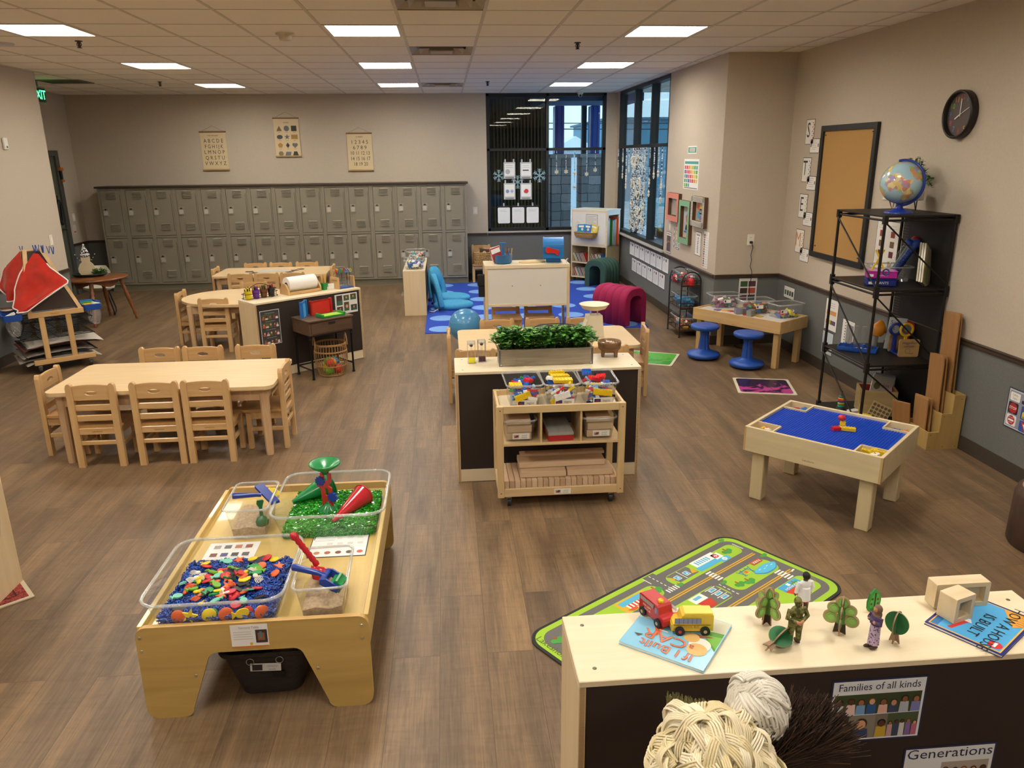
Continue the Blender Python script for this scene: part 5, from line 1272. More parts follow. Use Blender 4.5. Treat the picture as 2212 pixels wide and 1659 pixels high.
def in3(b):
    b.sheet(.34, .22, 'b3a58f')
    for x, y, c, r in ((0, .02, 'e8c23a', .05), (-.07, -.04, '4a9ac0', .045), (.08, -.04, '5aa04a', .045), (-.08, .05, 'd9654a', .04), (.09, .05, '3fa0a0', .035), (0, -.07, '8a6ab0', .03)): b.poly(circ(r, 12, x, y), c, 1)
    b.rect(-.04, -.03, .04, .03, '1d1d1f', 2); b.rect(-.025, .004, .025, .01, 'e8e8e8', 3); b.rect(-.025, -.01, .025, -.004, 'e8e8e8', 3)
frame('black and white striped wooden frame on the wall, right of three', 8.575, 1.40, .46, .33, .06, 'e8e4d8', '5d3f2b', in3, stripes='2a2a2a')
def d_(b): b.sheet(.22, .27, 'e8e5de', '3a3a40', .006); photo_patch(b, -.09, -.115, .09, .085, ('7a4a3a', '4a5a6a'), 1, 4, 41, '5d564e'); b.rect(-.08, .1, .08, .112, '8a8a8a', 1)
decal(wp(9.775, .93), 'photo_sheet', 'printed photograph sheet low on the wall beside the right window', 'sheet', d_)
for k, (c, nm) in enumerate((('d76a86', 'pink'), ('c9352f', 'red'), ('df7a2f', 'orange'), ('dfb03a', 'yellow'), ('6aa04a', 'green'), ('4aa08a', 'teal'), ('3f4a5a', 'slate'))):
    def d_(b, c=c): b.sheet(.155, .038, c, 'f0ede6', .004); b.rect(-.05, -.006, .05, .006, 'e8e0d8', 1)
    decal(wp(9.385, 1.165 - .045 * k), 'schedule_tag', '%s tag in the vertical stack of coloured tags on the wall' % nm, 'tag', d_, 'coloured tags on the wall')
for k, (y, z, c, nm) in enumerate(((9.53, 1.09, '4a8a5a', 'green'), (9.54, 1.01, 'b06a9a', 'mauve'), (9.53, .94, '4a7aa8', 'blue'))):
    def d_(b, c=c): b.prism([(-.03, -.05), (.035, 0), (-.03, .05)], 0, .0015, P(c, .6)); b.poly([(-.02, -.03), (.02, 0), (-.02, .03)], 'e8e8e0', 1)
    decal(wp(y, z), 'arrow_pennant', '%s arrow pointing at the coloured tags' % nm, 'arrow', d_, 'arrows by the coloured tags')
def d_(b):
    b.sheet(.21, .27, 'edebe6', '35363c', .006); b.rect(-.06, .09, .06, .105, '8a8a8a', 1)
    for k in range(9): b.rect(-.012, .07 - k * .02, .012, .055 - k * .02, ('3a2c2c', 'a8584a', '2c3038')[k % 3], 1)
    b.lines(-.09, .062, -.03, 9, .02, 'b8b8b4', .003); b.lines(.03, .062, .09, 9, .02, 'b8b8b4', .003)
decal(wp(8.605, 1.04), 'chart_strip', 'narrow white chart with dark pictures under the striped frame', 'chart', d_)
def d_(b):
    b.sheet(.17, .40, 'efede8')
    for k in range(14): b.rect(-.07, .17 - k * .026, -.035, .15 - k * .026, ('2c2a30', 'c0503a', '6a4a3a', '2c3440')[k % 4], 1)
    b.lines(-.02, .16, .07, 14, .026, 'b0b0ac', .003)
decal(wp(8.33, 1.0), 'chart_strip', 'taller white chart strip nearest the wall corner', 'chart', d_)
# jog wall
t = thing('wall_outlet', 'white wall outlet with a black plug on the narrow wall', 'outlet', T=onwall('back', 3.231, YJ - .001, 1.14))
b = MB(); b.box(0, 0, .003, .075, .118, .006, P('e9e4d8', .4), .002); b.build('cover_plate', t)
b = MB()
for z in (.025, -.025): b.prism(rrect(.034, .03, .008, 2, 0, z), .006, .0075, P('f0ece2', .4)); b.rect(-.008, z - .006, -.005, z + .006, '2a2a2a', 12); b.rect(.005, z - .006, .008, z + .006, '2a2a2a', 12)
b.build('receptacle', t)
b = MB(); b.box(3.231, YJ - .022, 1.115, .03, .035, .026, blk, .006); pts = [(3.233, YJ - .04, 1.108), (3.25, YJ - .03, 1.06), (3.238, YJ - .02, .98), (3.25, YJ - .02, .93), (3.24, YJ - .02, .86), (3.262, YJ - .025, .80), (3.255, YJ - .045, .76), (3.25, YJ - .02, .62), (3.262, YJ - .012, .50), (3.25, YJ - .012, .3), (3.2, YJ - .02, .02), (3.1, YJ - .1, .006), (3.15, YJ - .3, .006)]
b.tube(pts, .0035, blk, 6)
one('power_cable', 'thin black power cord running down the narrow wall from the outlet', 'cord', b)
def d_(b):
    b.sheet(.20, .30, 'e4e2de', 'f2f0ec', .004)
    for k, c in enumerate(('3c5a3a', '5a3a44', '3a2f26', 'c0553f', '5a2f4a', '2f3a30')): b.rect(-.085 + (k % 2) * .09, .06 - (k // 2) * .075, -.005 + (k % 2) * .09, .12 - (k // 2) * .075, c, 1)
decal(onwall('back', 3.24, YJ - .001, .578), 'picture_chart', 'white chart of six pictures on the grey wall behind the light table', 'chart', d_)
# right wall: letter cards
def rw(y, z): return onwall('right', XR - .001, y, z)
lc = (('S', 2.22, 'c25a4a', 'pinkish red'), ('T', 1.862, '7a8fc0', 'blue'), ('E', 1.512, 'a9b86a', 'green'), ('M', 1.163, 'd9a04a', 'orange'))
for ch, z, c, nm in lc:
    def d_(b, ch=ch, c=c):
        b.sheet(.178, .236, 'eeece5', '2c2c30', .005); b.text(ch, -.03, .01, .0026, .20, P('3a3a44' if ch != 'M' else 'd08a3a', .7), sx=.8)
        for k in range(9): b.rect(.045 + .02 * (k % 2), .09 - k * .02, .062 + .02 * (k % 2), .078 - k * .02, c, 1)
    decal(rw(7.585, z), 'letter_card', 'card with a large letter %s left of the cork board' % ch, 'card', d_, 'letter cards beside the cork board')
for k, (z, nm) in enumerate(((2.088, 'S'), (1.738, 'T'), (1.392, 'E'), (1.038, 'M'))):
    def d_(b):
        b.sheet(.20, .135, 'efedea', '25262a', .005, r=.012); b.lines(-.05, .045, .05, 5, .019, 'b5b3ae', .0035)
        for x in (-.075, .075): b.rect(x - .008, -.01, x + .008, .02, '4a3a40', 1)
    decal(rw(7.458, z), 'caption_card', 'small caption card overlapping the letter %s card' % nm, 'card', d_, 'caption cards beside the cork board')
t = thing('cork_board', 'tall cork board in a black frame on the right wall', 'board', T=rw(6.81, 1.66))
b = MB(); b.holed(rrect(.975, 1.21, .003, 1), rrect(.875, 1.11, .003, 1), 0, .03, P('1c1e1f', .45)); b.build('frame', t)
b = MB(); b.box(0, 0, .008, .88, 1.115, .012, noisy('cork', 'ab8148', 'b88f56', 220, rough=.95, detail=2, dist=0)); b.build('cork_panel', t)
for k, (x, y, c) in enumerate(((-.41, .52, '2a2a2a'), (.41, .53, '2a2a2a'), (-.40, -.5, '2a2a2a'), (.40, -.52, '2a2a2a'), (.06, -.25, 'efefe8'))):
    b = MB(); b.ball((0, 0, .018), .006, P(c, .4), 8); one('push_pin', 'small push pin in the cork board, ' + ('upper left', 'upper right', 'lower left', 'lower right', 'white one near the middle')[k], 'pin', b, T=rw(6.81, 1.66) @ M.Translation((x, y, 0)), group='push pins')
# clock
t = thing('wall_clock', 'round dark clock with coloured numerals high on the right wall', 'clock', T=rw(5.29, 2.27))
b = MB(); b.lathe([(.155, 0), (.16, .004), (.16, .05), (.15, .056), (.143, .05), (.143, .003)], P('1d1716', .4), 48); b.build('rim', t)
b = MB(); b.prism(circ(.144, 40), .005, .02, P('5a4d49', .6))
for k, c in enumerate(('4a90c0', '8a3a8a', '3a7a9a', '7fc03a', 'e0a83a', 'c0352f', '4a90c0', 'b04a6a', '3a7ac0', '6ac03a', 'e0912f', 'c0302f')):
    a = pi / 2 - (k + 1) * pi / 6; b.text(str(k + 1), .112 * cos(a), .112 * sin(a), .0206, .052, P(c, .5))
b.build('face', t)
for nm, a, l, w in (('hour_hand', rad(90 - 240), .06, .008), ('minute_hand', rad(90 - 360), .105, .006), ('second_hand', rad(90 - 65), .10, .003)):
    b = MB(); b.box(l * .42, 0, 0, l * 1.1, w, .002, P('e6e4dc', .4), 0, 1, TR(0, 0, .026, a)); b.build(nm, t)
# papers on the grey part
def d_(b):
    b.sheet(.255, .13, 'ebe9e4', '303236', .006)
    for k in range(4): b.rect(-.105 + k * .055, -.03, -.065 + k * .055, .02, ('4a6a3a', '3a3a34', '3f4a40', '2c302c')[k], 1)
decal(rw(7.71, .612), 'picture_strip', 'small sheet with four dark pictures under the rail behind the light table', 'sheet', d_)
def d_(b):
    b.sheet(.24, .30, 'eceae6', '303236', .005); b.rect(-.09, .0, .09, .04, 'd89a5a', 1)
    for k in range(6): b.rect(-.09 + k * .03, -.09, -.062 + k * .03, -.05, ('a8353a', '4a5060', 'c8b03a', '3f5a3a', '7a3a5a', '3a3a8a')[k], 1)
    b.lines(-.06, .11, .06, 3, .02, 'b5b3ae', .004)
decal(rw(6.78, .56), 'activity_sheet', 'printed sheet with a row of coloured squares behind the metal shelf', 'sheet', d_)
def d_(b): b.sheet(.21, .22, 'c9d3de', '303236', .005); b.rect(0, -.05, .07, -.035, 'd89a4a', 1); b.rect(-.06, -.08, .05, -.065, 'd8b04a', 1); b.lines(-.08, .07, 0, 5, .02, '9aa3ad', .003)
decal(rw(6.80, .285), 'activity_sheet', 'pale blue printed sheet low behind the metal shelf', 'sheet', d_)
def d_(b):
    b.sheet(.22, .26, 'eceae6', '303236', .005)
    for k in range(8): b.rect(-.06, .10 - k * .026, -.045, .09 - k * .026, '2c2c30', 1)
    b.rect(-.03, -.1, .09, .09, '8a8a88', 1)
decal(rw(6.45, .45), 'activity_sheet', 'white ruled sheet behind the metal shelf legs', 'sheet', d_)
def d_(b):
    b.sheet(.17, .40, 'ebe8e2', '303236', .005); b.lines(-.05, .16, .05, 2, .02, 'b5b3ae', .003)
    for k in range(4): b.rect(-.03, .07 - k * .08, .03, .12 - k * .08, ('8a3a2c', '7a5a3a', '6a2c3a', 'b09a7a')[k], 1)
for k, y in enumerate((6.10, 5.94)): decal(rw(y, 1.29), 'picture_strip', 'tall narrow picture sheet on the wall above the middle metal shelf, %s one' % ('left', 'right')[k], 'sheet', d_, 'picture sheets over the shelf')
# safety signs poster
def d_(b):
    b.sheet(.26, .265, '8f95a6', '22242a', .006, r=.004); b.poly(rrect(.24, .245, .004, 2), 'd9dbe2', 1); b.poly(rrect(.23, .235, .004, 2), '8f95a6', 1.3)
    b.poly(rrect(.085, .055, .008, 3, -.065, .08), 'f2f0ea', 2); b.text('Safety', -.065, .092, .0035, .02, P('9a968c')); b.text('Signs', -.065, .07, .0035, .02, P('9a968c'))
    b.poly(rrect(.12, .022, .006, 3, .055, .065), '23252c', 2); b.text('ONE WAY', .055, .065, .0035, .016, P('e8e8e8'))
    b.poly(rrect(.085, .075, .01, 3, -.068, .005), '23252c', 2); b.poly([(x - .068, y + .005) for x, y in circ(.036, 8)], 'b5232a', 3); b.text('STOP', -.068, .005, .0042, .026, P('f4f4f4'))
    b.poly(rrect(.085, .07, .01, 3, -.068, -.075), 'ecebe8', 2); b.poly(circ(.031, 24, -.068, -.075), 'b5232a', 3); b.rect(-.092, -.081, -.044, -.069, 'f4f4f4', 4); b.text('DO NOT', -.068, -.058, .0045, .011, P('f4f4f4')); b.text('ENTER', -.068, -.091, .0045, .011, P('f4f4f4'))
    b.poly(rrect(.105, .085, .008, 3, .055, 0), '3f4f9a', 2); b.poly([(.015, .0), (.055, .04), (.095, 0), (.095, -.035), (.015, -.035)], 'd8cf2a', 3); b.text('AHEAD', .055, -.028, .0042, .022, P('23252c'))
    for s_ in (-1, 1): b.poly(circ(.005, 8, .055 + s_ * .012, .018), '1d1d1f', 4); b.poly([(.05 + s_ * .012, -.012), (.06 + s_ * .012, -.012), (.058 + s_ * .012, .012), (.052 + s_ * .012, .012)], '1d1d1f', 4)
    b.poly(rrect(.1, .07, .008, 3, .055, -.085), '2c55a8', 2); b.poly([(.015, -.058), (.095, -.058), (.055, -.118)], 'c9303a', 3); b.poly([(.035, -.069), (.075, -.069), (.055, -.1)], 'f2f2f2', 4)
decal(rw(4.28, .443), 'safety_poster', 'poster of road safety signs with STOP and AHEAD on the grey right wall', 'poster', d_)

# three tier rolling cart
cw = P('191919', .5)
t = thing('tiered_cart', 'black metal three-tier cart with arched handles beside the light table', 'cart', (2.62, 8.37, 0))
CW, CD = .22, .46; brn = wood('cart_deck', '5a3a22', '74502f', 'Y', 5, .5)
for x in (0, CW):
    for y in (0, CD): b = MB(); b.cyl((x, y, 0), (x, y, .64), .008, cw, 8); b.ball((x, y, .012), .013, cw, 8); b.build('post', t)
for y in (0, CD):
    b = MB(); b.tube([(CW / 2 - CW / 2 * cos(a), y, .64 + .11 * sin(a)) for a in [pi * k / 14 for k in range(15)]], .008, cw, 8); b.build('arched_handle', t)
for z in (.08, .335, .595):
    b = MB(); b.b2(.004, .004, z - .012, CW - .004, CD - .004, z, brn, .002); b.build('tier_board', t)
    b = MB()
    for zz in (z + .002, z + .06): b.tube([(x, y, zz) for x, y in ((0, 0), (CW, 0), (CW, CD), (0, CD))], .0045, cw, 6, True, None, False)
    for x, y in ((0, .15), (0, .31), (CW, .15), (CW, .31), (.11, 0), (.11, CD)): b.cyl((x, y, z), (x, y, z + .06), .003, cw, 5)
    b.build('guard_rail', t)
for k, (z, cols, nm, h) in enumerate(((.598, ('c9252a', '7a3a9a', 'c9252a', 'e8e0e0', '3a7a3a'), 'top', .11), (.338, ('2f8fc8', '3fa8d8', '2a6fa0'), 'middle', .11), (.083, ('c9302a', 'e8e0c8', '3a7ac0', 'e8b03a', 'c07a5a'), 'bottom', .11))):
    bin_thing('clear_bin', 'clear plastic bin on the %s tier of the black cart' % nm, (2.73, 8.60, z), 0, .19, .38, h + .02, 'bins on the black cart')
    stuff('toy_pieces', 'coloured toy pieces in the %s bin of the black cart' % nm, 'toys', filler(cols, .16, .34, .015, h * .8, 110, 50 + k, .028), (2.73, 8.60, z))
for k, (x, y, c) in enumerate(((2.625, 8.73, 'd0252a'), (2.70, 8.385, 'd0252a'))):
    b = MB(); b.ball((0, 0, .04), (.035, .05, .045), P(c, .3), 14); b.box(0, 0, .01, .05, .08, .02, P(c, .3), .006)
    one('red_toy', 'red plastic toy on the top tier of the black cart, %s' % ('at its far end' if k == 0 else 'at its near end'), 'toy', b, (x + .03, y, .60), 0)
b = MB(); b.box(0, 0, 0, .002, .06, .05, whitep); one('bin_tag', 'white tag on the top bin of the black cart', 'tag', b, (2.628, 8.62, .66))

# light table
LA = rad(-55.3); LO = (2.562, 7.745)
def lt(u, v, z=.476): return (LO[0] + u * cos(LA) - v * sin(LA), LO[1] + u * sin(LA) + v * cos(LA), z)
bir = wood('birch_apron', 'c39c63', 'd6b47d', 'X', 4, .42, .15)
t = thing('light_table', 'birch light table with a white top against the right wall', 'table', (LO[0], LO[1], 0), LA)
LW_, LD_ = 1.03, .49
b = MB(); b.b2(.0, .0, .357, LW_, .018, .475, bir, .002); b.text('Lakeshore', LW_ / 2, 0, 0, .014, P('5a4028'), M.Translation((0, -.0006, .37)) @ M.Rotation(pi / 2, 4, 'X')); b.b2(0, LD_ - .018, .357, LW_, LD_, .475, bir, .002); b.b2(0, .018, .357, .018, LD_ - .018, .475, bir, .002); b.b2(LW_ - .018, .018, .357, LW_, LD_ - .018, .475, bir, .002); b.build('apron', t)
b = MB(); b.b2(.018, .018, .44, LW_ - .018, LD_ - .018, .462, P('ded9d2', .25)); b.build('light_panel', t)
for x in (.06, LW_ - .06):
    for y in (.06, LD_ - .06): b = MB(); b.box(x, y, .18, .055, .055, .36, wood('birch_leg', 'c09860', 'd2b07a', 'Z', 4), .003); b.build('leg', t)
for k, (u, v, rz, w, d, cols, nm, n) in enumerate(((.14, .33, .0, .31, .21, ('b06a9a', 'e0d8d8', '7a4a5a', '4a8a9a', 'c8a0b0', '5a7a4a'), 'left', 90), (.54, .30, .05, .33, .21, ('a03a2f', '7a3f20', '2f5aa8', '2f7a4a', 'd8a83a', '8a2a2a'), 'middle', 110), (.86, .34, .25, .30, .21, ('3f6fb8', '4a80c8', 'd8c83a', 'c83a6a'), 'right', 50))):
    p = lt(u, v, .463)
    bin_thing('clear_bin', 'clear bin of building pieces on the light table, %s of three' % nm, p, rz, w, d, .135, 'bins on the light table')
    stuff('toy_pieces', 'translucent building pieces in the %s bin on the light table' % nm, 'toys', filler(cols, w * .8, d * .8, .012, .085 if k < 2 else .05, n, 60 + k, .03), p, rz)
    b = MB(); b.box(0, 0, 0, .075, .002, .035, whitep); b.rect(-.03, -.01, -.015, .01, '3a3030', 2, TR(0, -.001, 0, 0, 0, pi / 2)); q = V(p) + M.Rotation(rz, 3, 'Z') @ V((0 if k < 2 else -.1, -d / 2 * .96 - .012, .075)); one('bin_label', 'white picture label on the %s bin of the light table' % nm, 'label', b, q, rz)
tr = {c: clear('tile_' + c, c, .25, .1) for c in ('6a5a9a', 'd8a82a', 'b8282f', '1f6ac0', '1f8f4a', 'c8a03a')}
for k, (u, v, c, nm, sh) in enumerate(((.22, .12, '6a5a9a', 'purple star', 1), (.29, .15, 'd8a82a', 'amber star', 1), (.36, .17, 'b8282f', 'red star', 1), (.56, .12, 'b8282f', 'red square', 0), (.64, .17, 'd8a82a', 'yellow square', 0), (.70, .15, 'c8a03a', 'gold square', 0), (.48, .19, '1f8f4a', 'green square', 0))):
    b = MB()
    if sh: b.prism([(.042 * (1 if q % 2 == 0 else .6) * cos(q * pi / 6), .042 * (1 if q % 2 == 0 else .6) * sin(q * pi / 6)) for q in range(12)], 0, .006, P(c, .3))
    else: b.prism(rrect(.06, .06, .006, 2), 0, .006, P(c, .3))
    one('magnet_tile', '%s tile lying flat on the light table' % nm, 'tile', b, lt(u, v, .4625), k * .4)
for k, (u, v, c, nm) in enumerate(((.475, .105, '1f6ac0', 'blue'), (.50, .15, '1f8f4a', 'green'), (.625, .10, '1f8f4a', 'deep green'), (.60, .165, 'b8282f', 'red'))):
    b = MB(); b.box(0, 0, .03, .06, .06, .06, tr[c], .005); b.box(0, 0, .03, .045, .045, .045, P(c, .3), .003); one('plastic_cube', '%s see-through cube in front of the middle bin on the light table' % nm, 'cube', b, lt(u, v, .4625), .3 * k)

# wobble stools
sb = P('1f4fa8', .42)
for k, (x, y) in enumerate(((2.60, 7.45), (2.905, 7.055))):
    lab = 'blue plastic wobble stool in front of the light table, ' + ('left one' if k == 0 else 'right one')
    if k: dup(st0, (x, y, 0), .4, lab); continue
    st0 = t = thing('wobble_stool', lab, 'stool', (x, y, 0), 0, 'wobble stools')
    b = MB(); b.lathe([(.02, .0), (.11, .004), (.155, .02), (.168, .042), (.16, .06), (.12, .072), (.075, .088), (.06, .10)], sb, 36); b.build('base', t)
    b = MB(); n = 32; rg = []
    for z, r in ((.085, .062), (.12, .054), (.24, .042), (.305, .05)): rg.append([((r - (.007 if q % 4 in (0, 1) else 0)) * cos(2 * pi * q / n), (r - (.007 if q % 4 in (0, 1) else 0)) * sin(2 * pi * q / n), z) for q in range(n)])
    b.loft(rg, sb, None, False); b.build('stem', t)
    b = MB(); b.lathe([(.045, .30), (.12, .305), (.14, .318), (.146, .335), (.14, .35), (.11, .357), (.02, .352)], sb, 36); b.build('seat', t)
# gel floor mats
def gel(name, label, loc, rz, c1, c2, key, w=.5, d=.5):
    t = thing(name, label, 'mat', loc, rz)
    b = MB(); b.prism(rrect(w, d, .012, 3), 0, .006, P('d9d2bb', .4)); b.build('border', t)
    m, nt, bs = newmat(key); N, L = nt.nodes, nt.links
    tc = N.new('ShaderNodeTexCoord'); nz = N.new('ShaderNodeTexNoise'); nz.inputs['Scale'].default_value = 5.5; nz.inputs['Detail'].default_value = 6; nz.inputs['Distortion'].default_value = 1.4
    gr = N.new('ShaderNodeSeparateXYZ'); ad = N.new('ShaderNodeMath'); ad.operation = 'MULTIPLY_ADD'; ad.inputs[1].default_value = .75; cr = N.new('ShaderNodeValToRGB')
    L.new(tc.outputs['Object'], nz.inputs['Vector']); L.new(tc.outputs['Object'], gr.inputs[0]); L.new(gr.outputs['Y'], ad.inputs[0]); L.new(nz.outputs['Fac'], ad.inputs[2]); L.new(ad.outputs[0], cr.inputs[0]); L.new(cr.outputs[0], bs.inputs['Base Color'])
    e = cr.color_ramp.elements; e[0].position = .40; e[0].color = lin(c1); e[1].position = .47; e[1].color = lin(c2); bs.inputs['Roughness'].default_value = .25
    b = MB(); b.prism(rrect(w - .05, d - .05, .03, 4), .0062, .0068, m); b.build('liquid_panel', t)
gel('gel_floor_mat', 'square purple and magenta liquid floor tile in front of the stools', (2.815, 6.40, .0005), -.25, 'b8428f', '33203f', 'gel_purple', .5, .48)
gel('gel_floor_mat', 'square green liquid floor tile behind the chair with open back slats', (2.07, 7.50, .0005), -.45, '3f9a2f', '57b03a', 'gel_green')

# metal shelf
sm = P('211d1a', .5, .4)
t = thing('metal_shelf', 'black metal shelf with cross braces and mesh back against the right wall', 'shelf', (3.035, 5.155, 0))
SW, SD, SH = .52, .645, 1.605
for x in (0, SW):
    for y in (0, SD): b = MB(); b.cyl((x, y, 0), (x, y, SH), .011, sm, 8); b.build('post', t)
LV = (.035, .53, 1.085, SH)
for z in LV:
    b = MB(); b.b2(-.012, -.012, z - .014, SW + .012, SD + .012, z, sm, .003)
    for y in (0, SD): b.cyl((0, y, z - .035), (SW, y, z - .035), .008, sm, 6)
    for x in (0, SW): b.cyl((x, 0, z - .035), (x, SD, z - .035), .008, sm, 6)
    b.build('tier_deck', t)
b = MB()
for z in LV:
    for x in (0, SW):
        for y in (0, SD): b = MB(); b.b2(x - .016, y - .016, max(0, z - .06), x + .016, y + .016, z + .02 if z < 1.6 else z, sm, .003); b.build('corner_joint', t)
for k in range(3):
    b = MB(); z0, z1 = LV[k], LV[k + 1]
    b.cyl((-.012, SD, z1 - .05), (-.012, 0, z0 + .02), .006, sm, 6); b.build('cross_brace', t)
    b = MB(); b.cyl((0, -.012, z1 - .05), (SW, -.012, z0 + .02), .006, sm, 6); b.build('cross_brace', t)
def mesh_mat():
    m, nt, bs = newmat('perforated'); N, L = nt.nodes, nt.links
    bs.inputs['Base Color'].default_value = lin('1a1715'); bs.inputs['Roughness'].default_value = .6
    return m
b = MB(); b.b2(SW + .004, .02, .05, SW + .010, SD - .02, SH - .02, mesh_mat())
for k in range(72):
    for j in range(5): b.box(SW + .0035, SD - .03 - j * .016, .08 + k * .021, .001, .006, .006, P('6f6557', .9))
b.build('mesh_back', t)
# on top
t = thing('globe', 'world globe on a blue stand on top of the metal shelf', 'globe', (3.245, 5.36, 1.6055), -.5)
def globe_mat():
    m, nt, bs = newmat('globe_map'); N, L = nt.nodes, nt.links
    tc = N.new('ShaderNodeTexCoord'); nz = N.new('ShaderNodeTexNoise'); nz.inputs['Scale'].default_value = 9; nz.inputs['Detail'].default_value = 5; nz.inputs['Distortion'].default_value = .5
    vo = N.new('ShaderNodeTexVoronoi'); vo.inputs['Scale'].default_value = 38
    r1 = N.new('ShaderNodeValToRGB'); r1.color_ramp.elements[0].position = .50; r1.color_ramp.elements[1].position = .515; r1.color_ramp.elements[0].color = (0, 0, 0, 1); r1.color_ramp.elements[1].color = (1, 1, 1, 1)
    r2 = N.new('ShaderNodeValToRGB'); r2.color_ramp.interpolation = 'CONSTANT'
    cs_ = ('d8c27a', 'c88a9a', 'a8b86a', 'd89a5a', 'e0d09a', 'b0a0c0')
    for k, c in enumerate(cs_):
        e = r2.color_ramp.elements[k] if k < 2 else r2.color_ramp.elements.new(k / 6)
        e.position = k / 6; e.color = lin(c)
    mx = N.new('ShaderNodeMix'); mx.data_type = 'RGBA'; mx.inputs[6].default_value = lin('a5c8d8')
    sx = N.new('ShaderNodeSeparateColor')
    L.new(tc.outputs['Object'], nz.inputs['Vector']); L.new(tc.outputs['Object'], vo.inputs['Vector']); L.new(nz.outputs['Fac'], r1.inputs[0]); L.new(vo.outputs['Color'], sx.inputs[0]); L.new(sx.outputs[0], r2.inputs[0])
    L.new(r1.outputs[0], mx.inputs[0]); L.new(r2.outputs[0], mx.inputs[7]); L.new(mx.outputs[2], bs.inputs['Base Color']); bs.inputs['Roughness'].default_value = .2; bs.inputs['Coat Weight'].default_value = .5
    return m
gb = P('1b3796', .3)
b = MB(); b.ball((0, 0, .21), .146, globe_mat(), 40); b.build('sphere', t)
b = MB(); b.lathe([(.095, 0), (.092, .01), (.05, .02), (.026, .035), (.022, .06), (.03, .075), (.01, .08)], gb, 28); b.build('stand', t)
b = MB(); T = TR(0, 0, .21, -.5, 0, pi / 2); b.tube([(.156 * cos(a), .156 * sin(a), 0) for a in [rad(-95) + rad(200) * k / 24 for k in range(25)]], .009, gb, 8, False, T); b.build('meridian_arm', t)
t = thing('trough_planter', 'white trough planter on black hairpin legs behind the globe', 'planter', (3.40, 5.58, 1.6055), -.15)
b = MB(); b.b2(-.13, -.05, .075, .13, .05, .145, P('d9d5cc', .5), .004); b.build('trough', t)
for s_ in (-1, 1): b = MB(); b.tube([(s_ * .07, -.03, .075), (s_ * .085, -.04, .004), (s_ * .1, -.01, .075)], .004, blk, 6); b.build('hairpin_leg', t)
b = sprig('', '', 0, 130, .17, .17, ('3f7a2a', '5a9a35', '2f5f20', '6aa845'), .02, 3, drop=.12, sx=.8, sy=.8); b.T = I4; o = b.build('foliage', t); o.location = (.05, -.02, .23)
# middle shelf
def tin(loc, c, nm, txt):
    t = thing('activity_tin', '%s activity tin on the middle tier of the metal shelf' % nm, 'tin', loc, -.35)
    b = MB(); b.box(0, 0, .024, .20, .13, .048, P(c, .35), .006); T = TR(0, -.0655, .022, 0, 0, pi / 2)
    b.text(txt, 0, .002, .001, .026 if txt == 'PLANTS' else .016, P('f0ecd8' if txt == 'PLANTS' else 'f5d3ef'), T); b.rect(-.09, -.008, -.06, .01, 'e8e8e8', -3, T); b.build('tin_box', t)
    b = MB(); b.prism(rrect(.204, .134, .01, 3), .0485, .054, P(c, .3)); b.poly(rrect(.17, .10, .008, 3), 'c9a0c8' if c != '1c2f86' else '3a4fa8', 0, TR(0, 0, .0525)); b.build('lid', t)
tin((3.175, 5.36, 1.086), '1c2f86', 'dark blue', 'PLANTS'); tin((3.175, 5.362, 1.141), 'b52a9a', 'magenta', 'MAGNETS')
b = MB()
for s_ in (-1, 1): b.box(0, 0, .05, .012, .008, .17, P('e3c11f', .35), .002, 1, TR(s_ * .03, 0, .02, 0, -s_ * .45, 0))
b.torus((0, 0, .15), .02, .006, P('2a4a8a', .3), 14, 6, TR(.02, 0, 0, 0, 0, pi / 2))
one('yellow_tweezers', 'yellow plastic tweezers lying across the magenta tin', 'tweezers', b, (3.14, 5.35, 1.205), -.3)
bin_thing('clear_bin', 'clear bin of science tubes on the middle tier of the metal shelf', (3.36, 5.58, 1.086), -.12, .27, .24, .11)
for k, (x, y, c, cap, a, nm) in enumerate(((3.33, 5.60, 'clear', '2448a8', .55, 'clear tube with a blue cap'), (3.37, 5.57, '1f3f96', '2448a8', .55, 'ribbed blue tube'), (3.42, 5.60, '2a4fae', 'c02a3a', .42, 'blue tube with a red cap'), (3.40, 5.63, '2a5a4a', '2f8a5a', .5, 'green capped tube'))):
    t = thing('science_tube', '%s leaning in the clear bin on the metal shelf' % nm, 'tube', (x, y, 1.10), 0, 'science tubes'); t.rotation_euler = (0, a, -.2)
    m = clearp if c == 'clear' else P(c, .3)
    b = MB(); b.cyl((0, 0, 0), (0, 0, .30), .024, m, 16)
    if k == 1: [b.torus((0, 0, .03 + .02 * q), .024, .004, m, 16, 5) for q in range(13)]
    b.build('tube', t)
    b = MB(); b.lathe([(.028, .29), (.03, .30), (.03, .33), (.02, .336), (.001, .337)], P(cap, .35), 16); b.build('cap', t)
b = MB(); b.ball((0, 0, .028), .028, P('c0242a', .3), 14); b.box(.03, 0, .02, .02, .03, .03, blk, .004); one('red_toy', 'small round red toy beside the magenta tin', 'toy', b, (3.285, 5.38, 1.086))
for k in range(3):
    b = MB(); b.b2(-.11, -.006, 0, .11, .006, .29, P(('d9d2b8', 'e8e6e0', 'c9c0a0')[k], .25), .001); b.b2(-.108, -.0045, .002, .1105, .0045, .288, P('f4f2ec', .8))
    if k == 0:
        T = TR(0, -.0066, 0, 0, 0, pi / 2)
        for q in range(6): b.poly([(-.09 + q * .03, .02), (-.075 + q * .03, .02), (-.05 + q * .025, .17), (-.06 + q * .025, .18)], ('8a9a4a', 'a8a85a', '6a7a3a')[q % 3], 0, T)
    o = one('nature_book', 'pale nature book leaning at the right of the middle tier, %s' % ('front', 'second', 'rear')[k], 'book', b, (3.46, 5.26 + .028 * k, 1.0865), 0, 'nature books'); o.rotation_euler = (-.12, .38, .75)
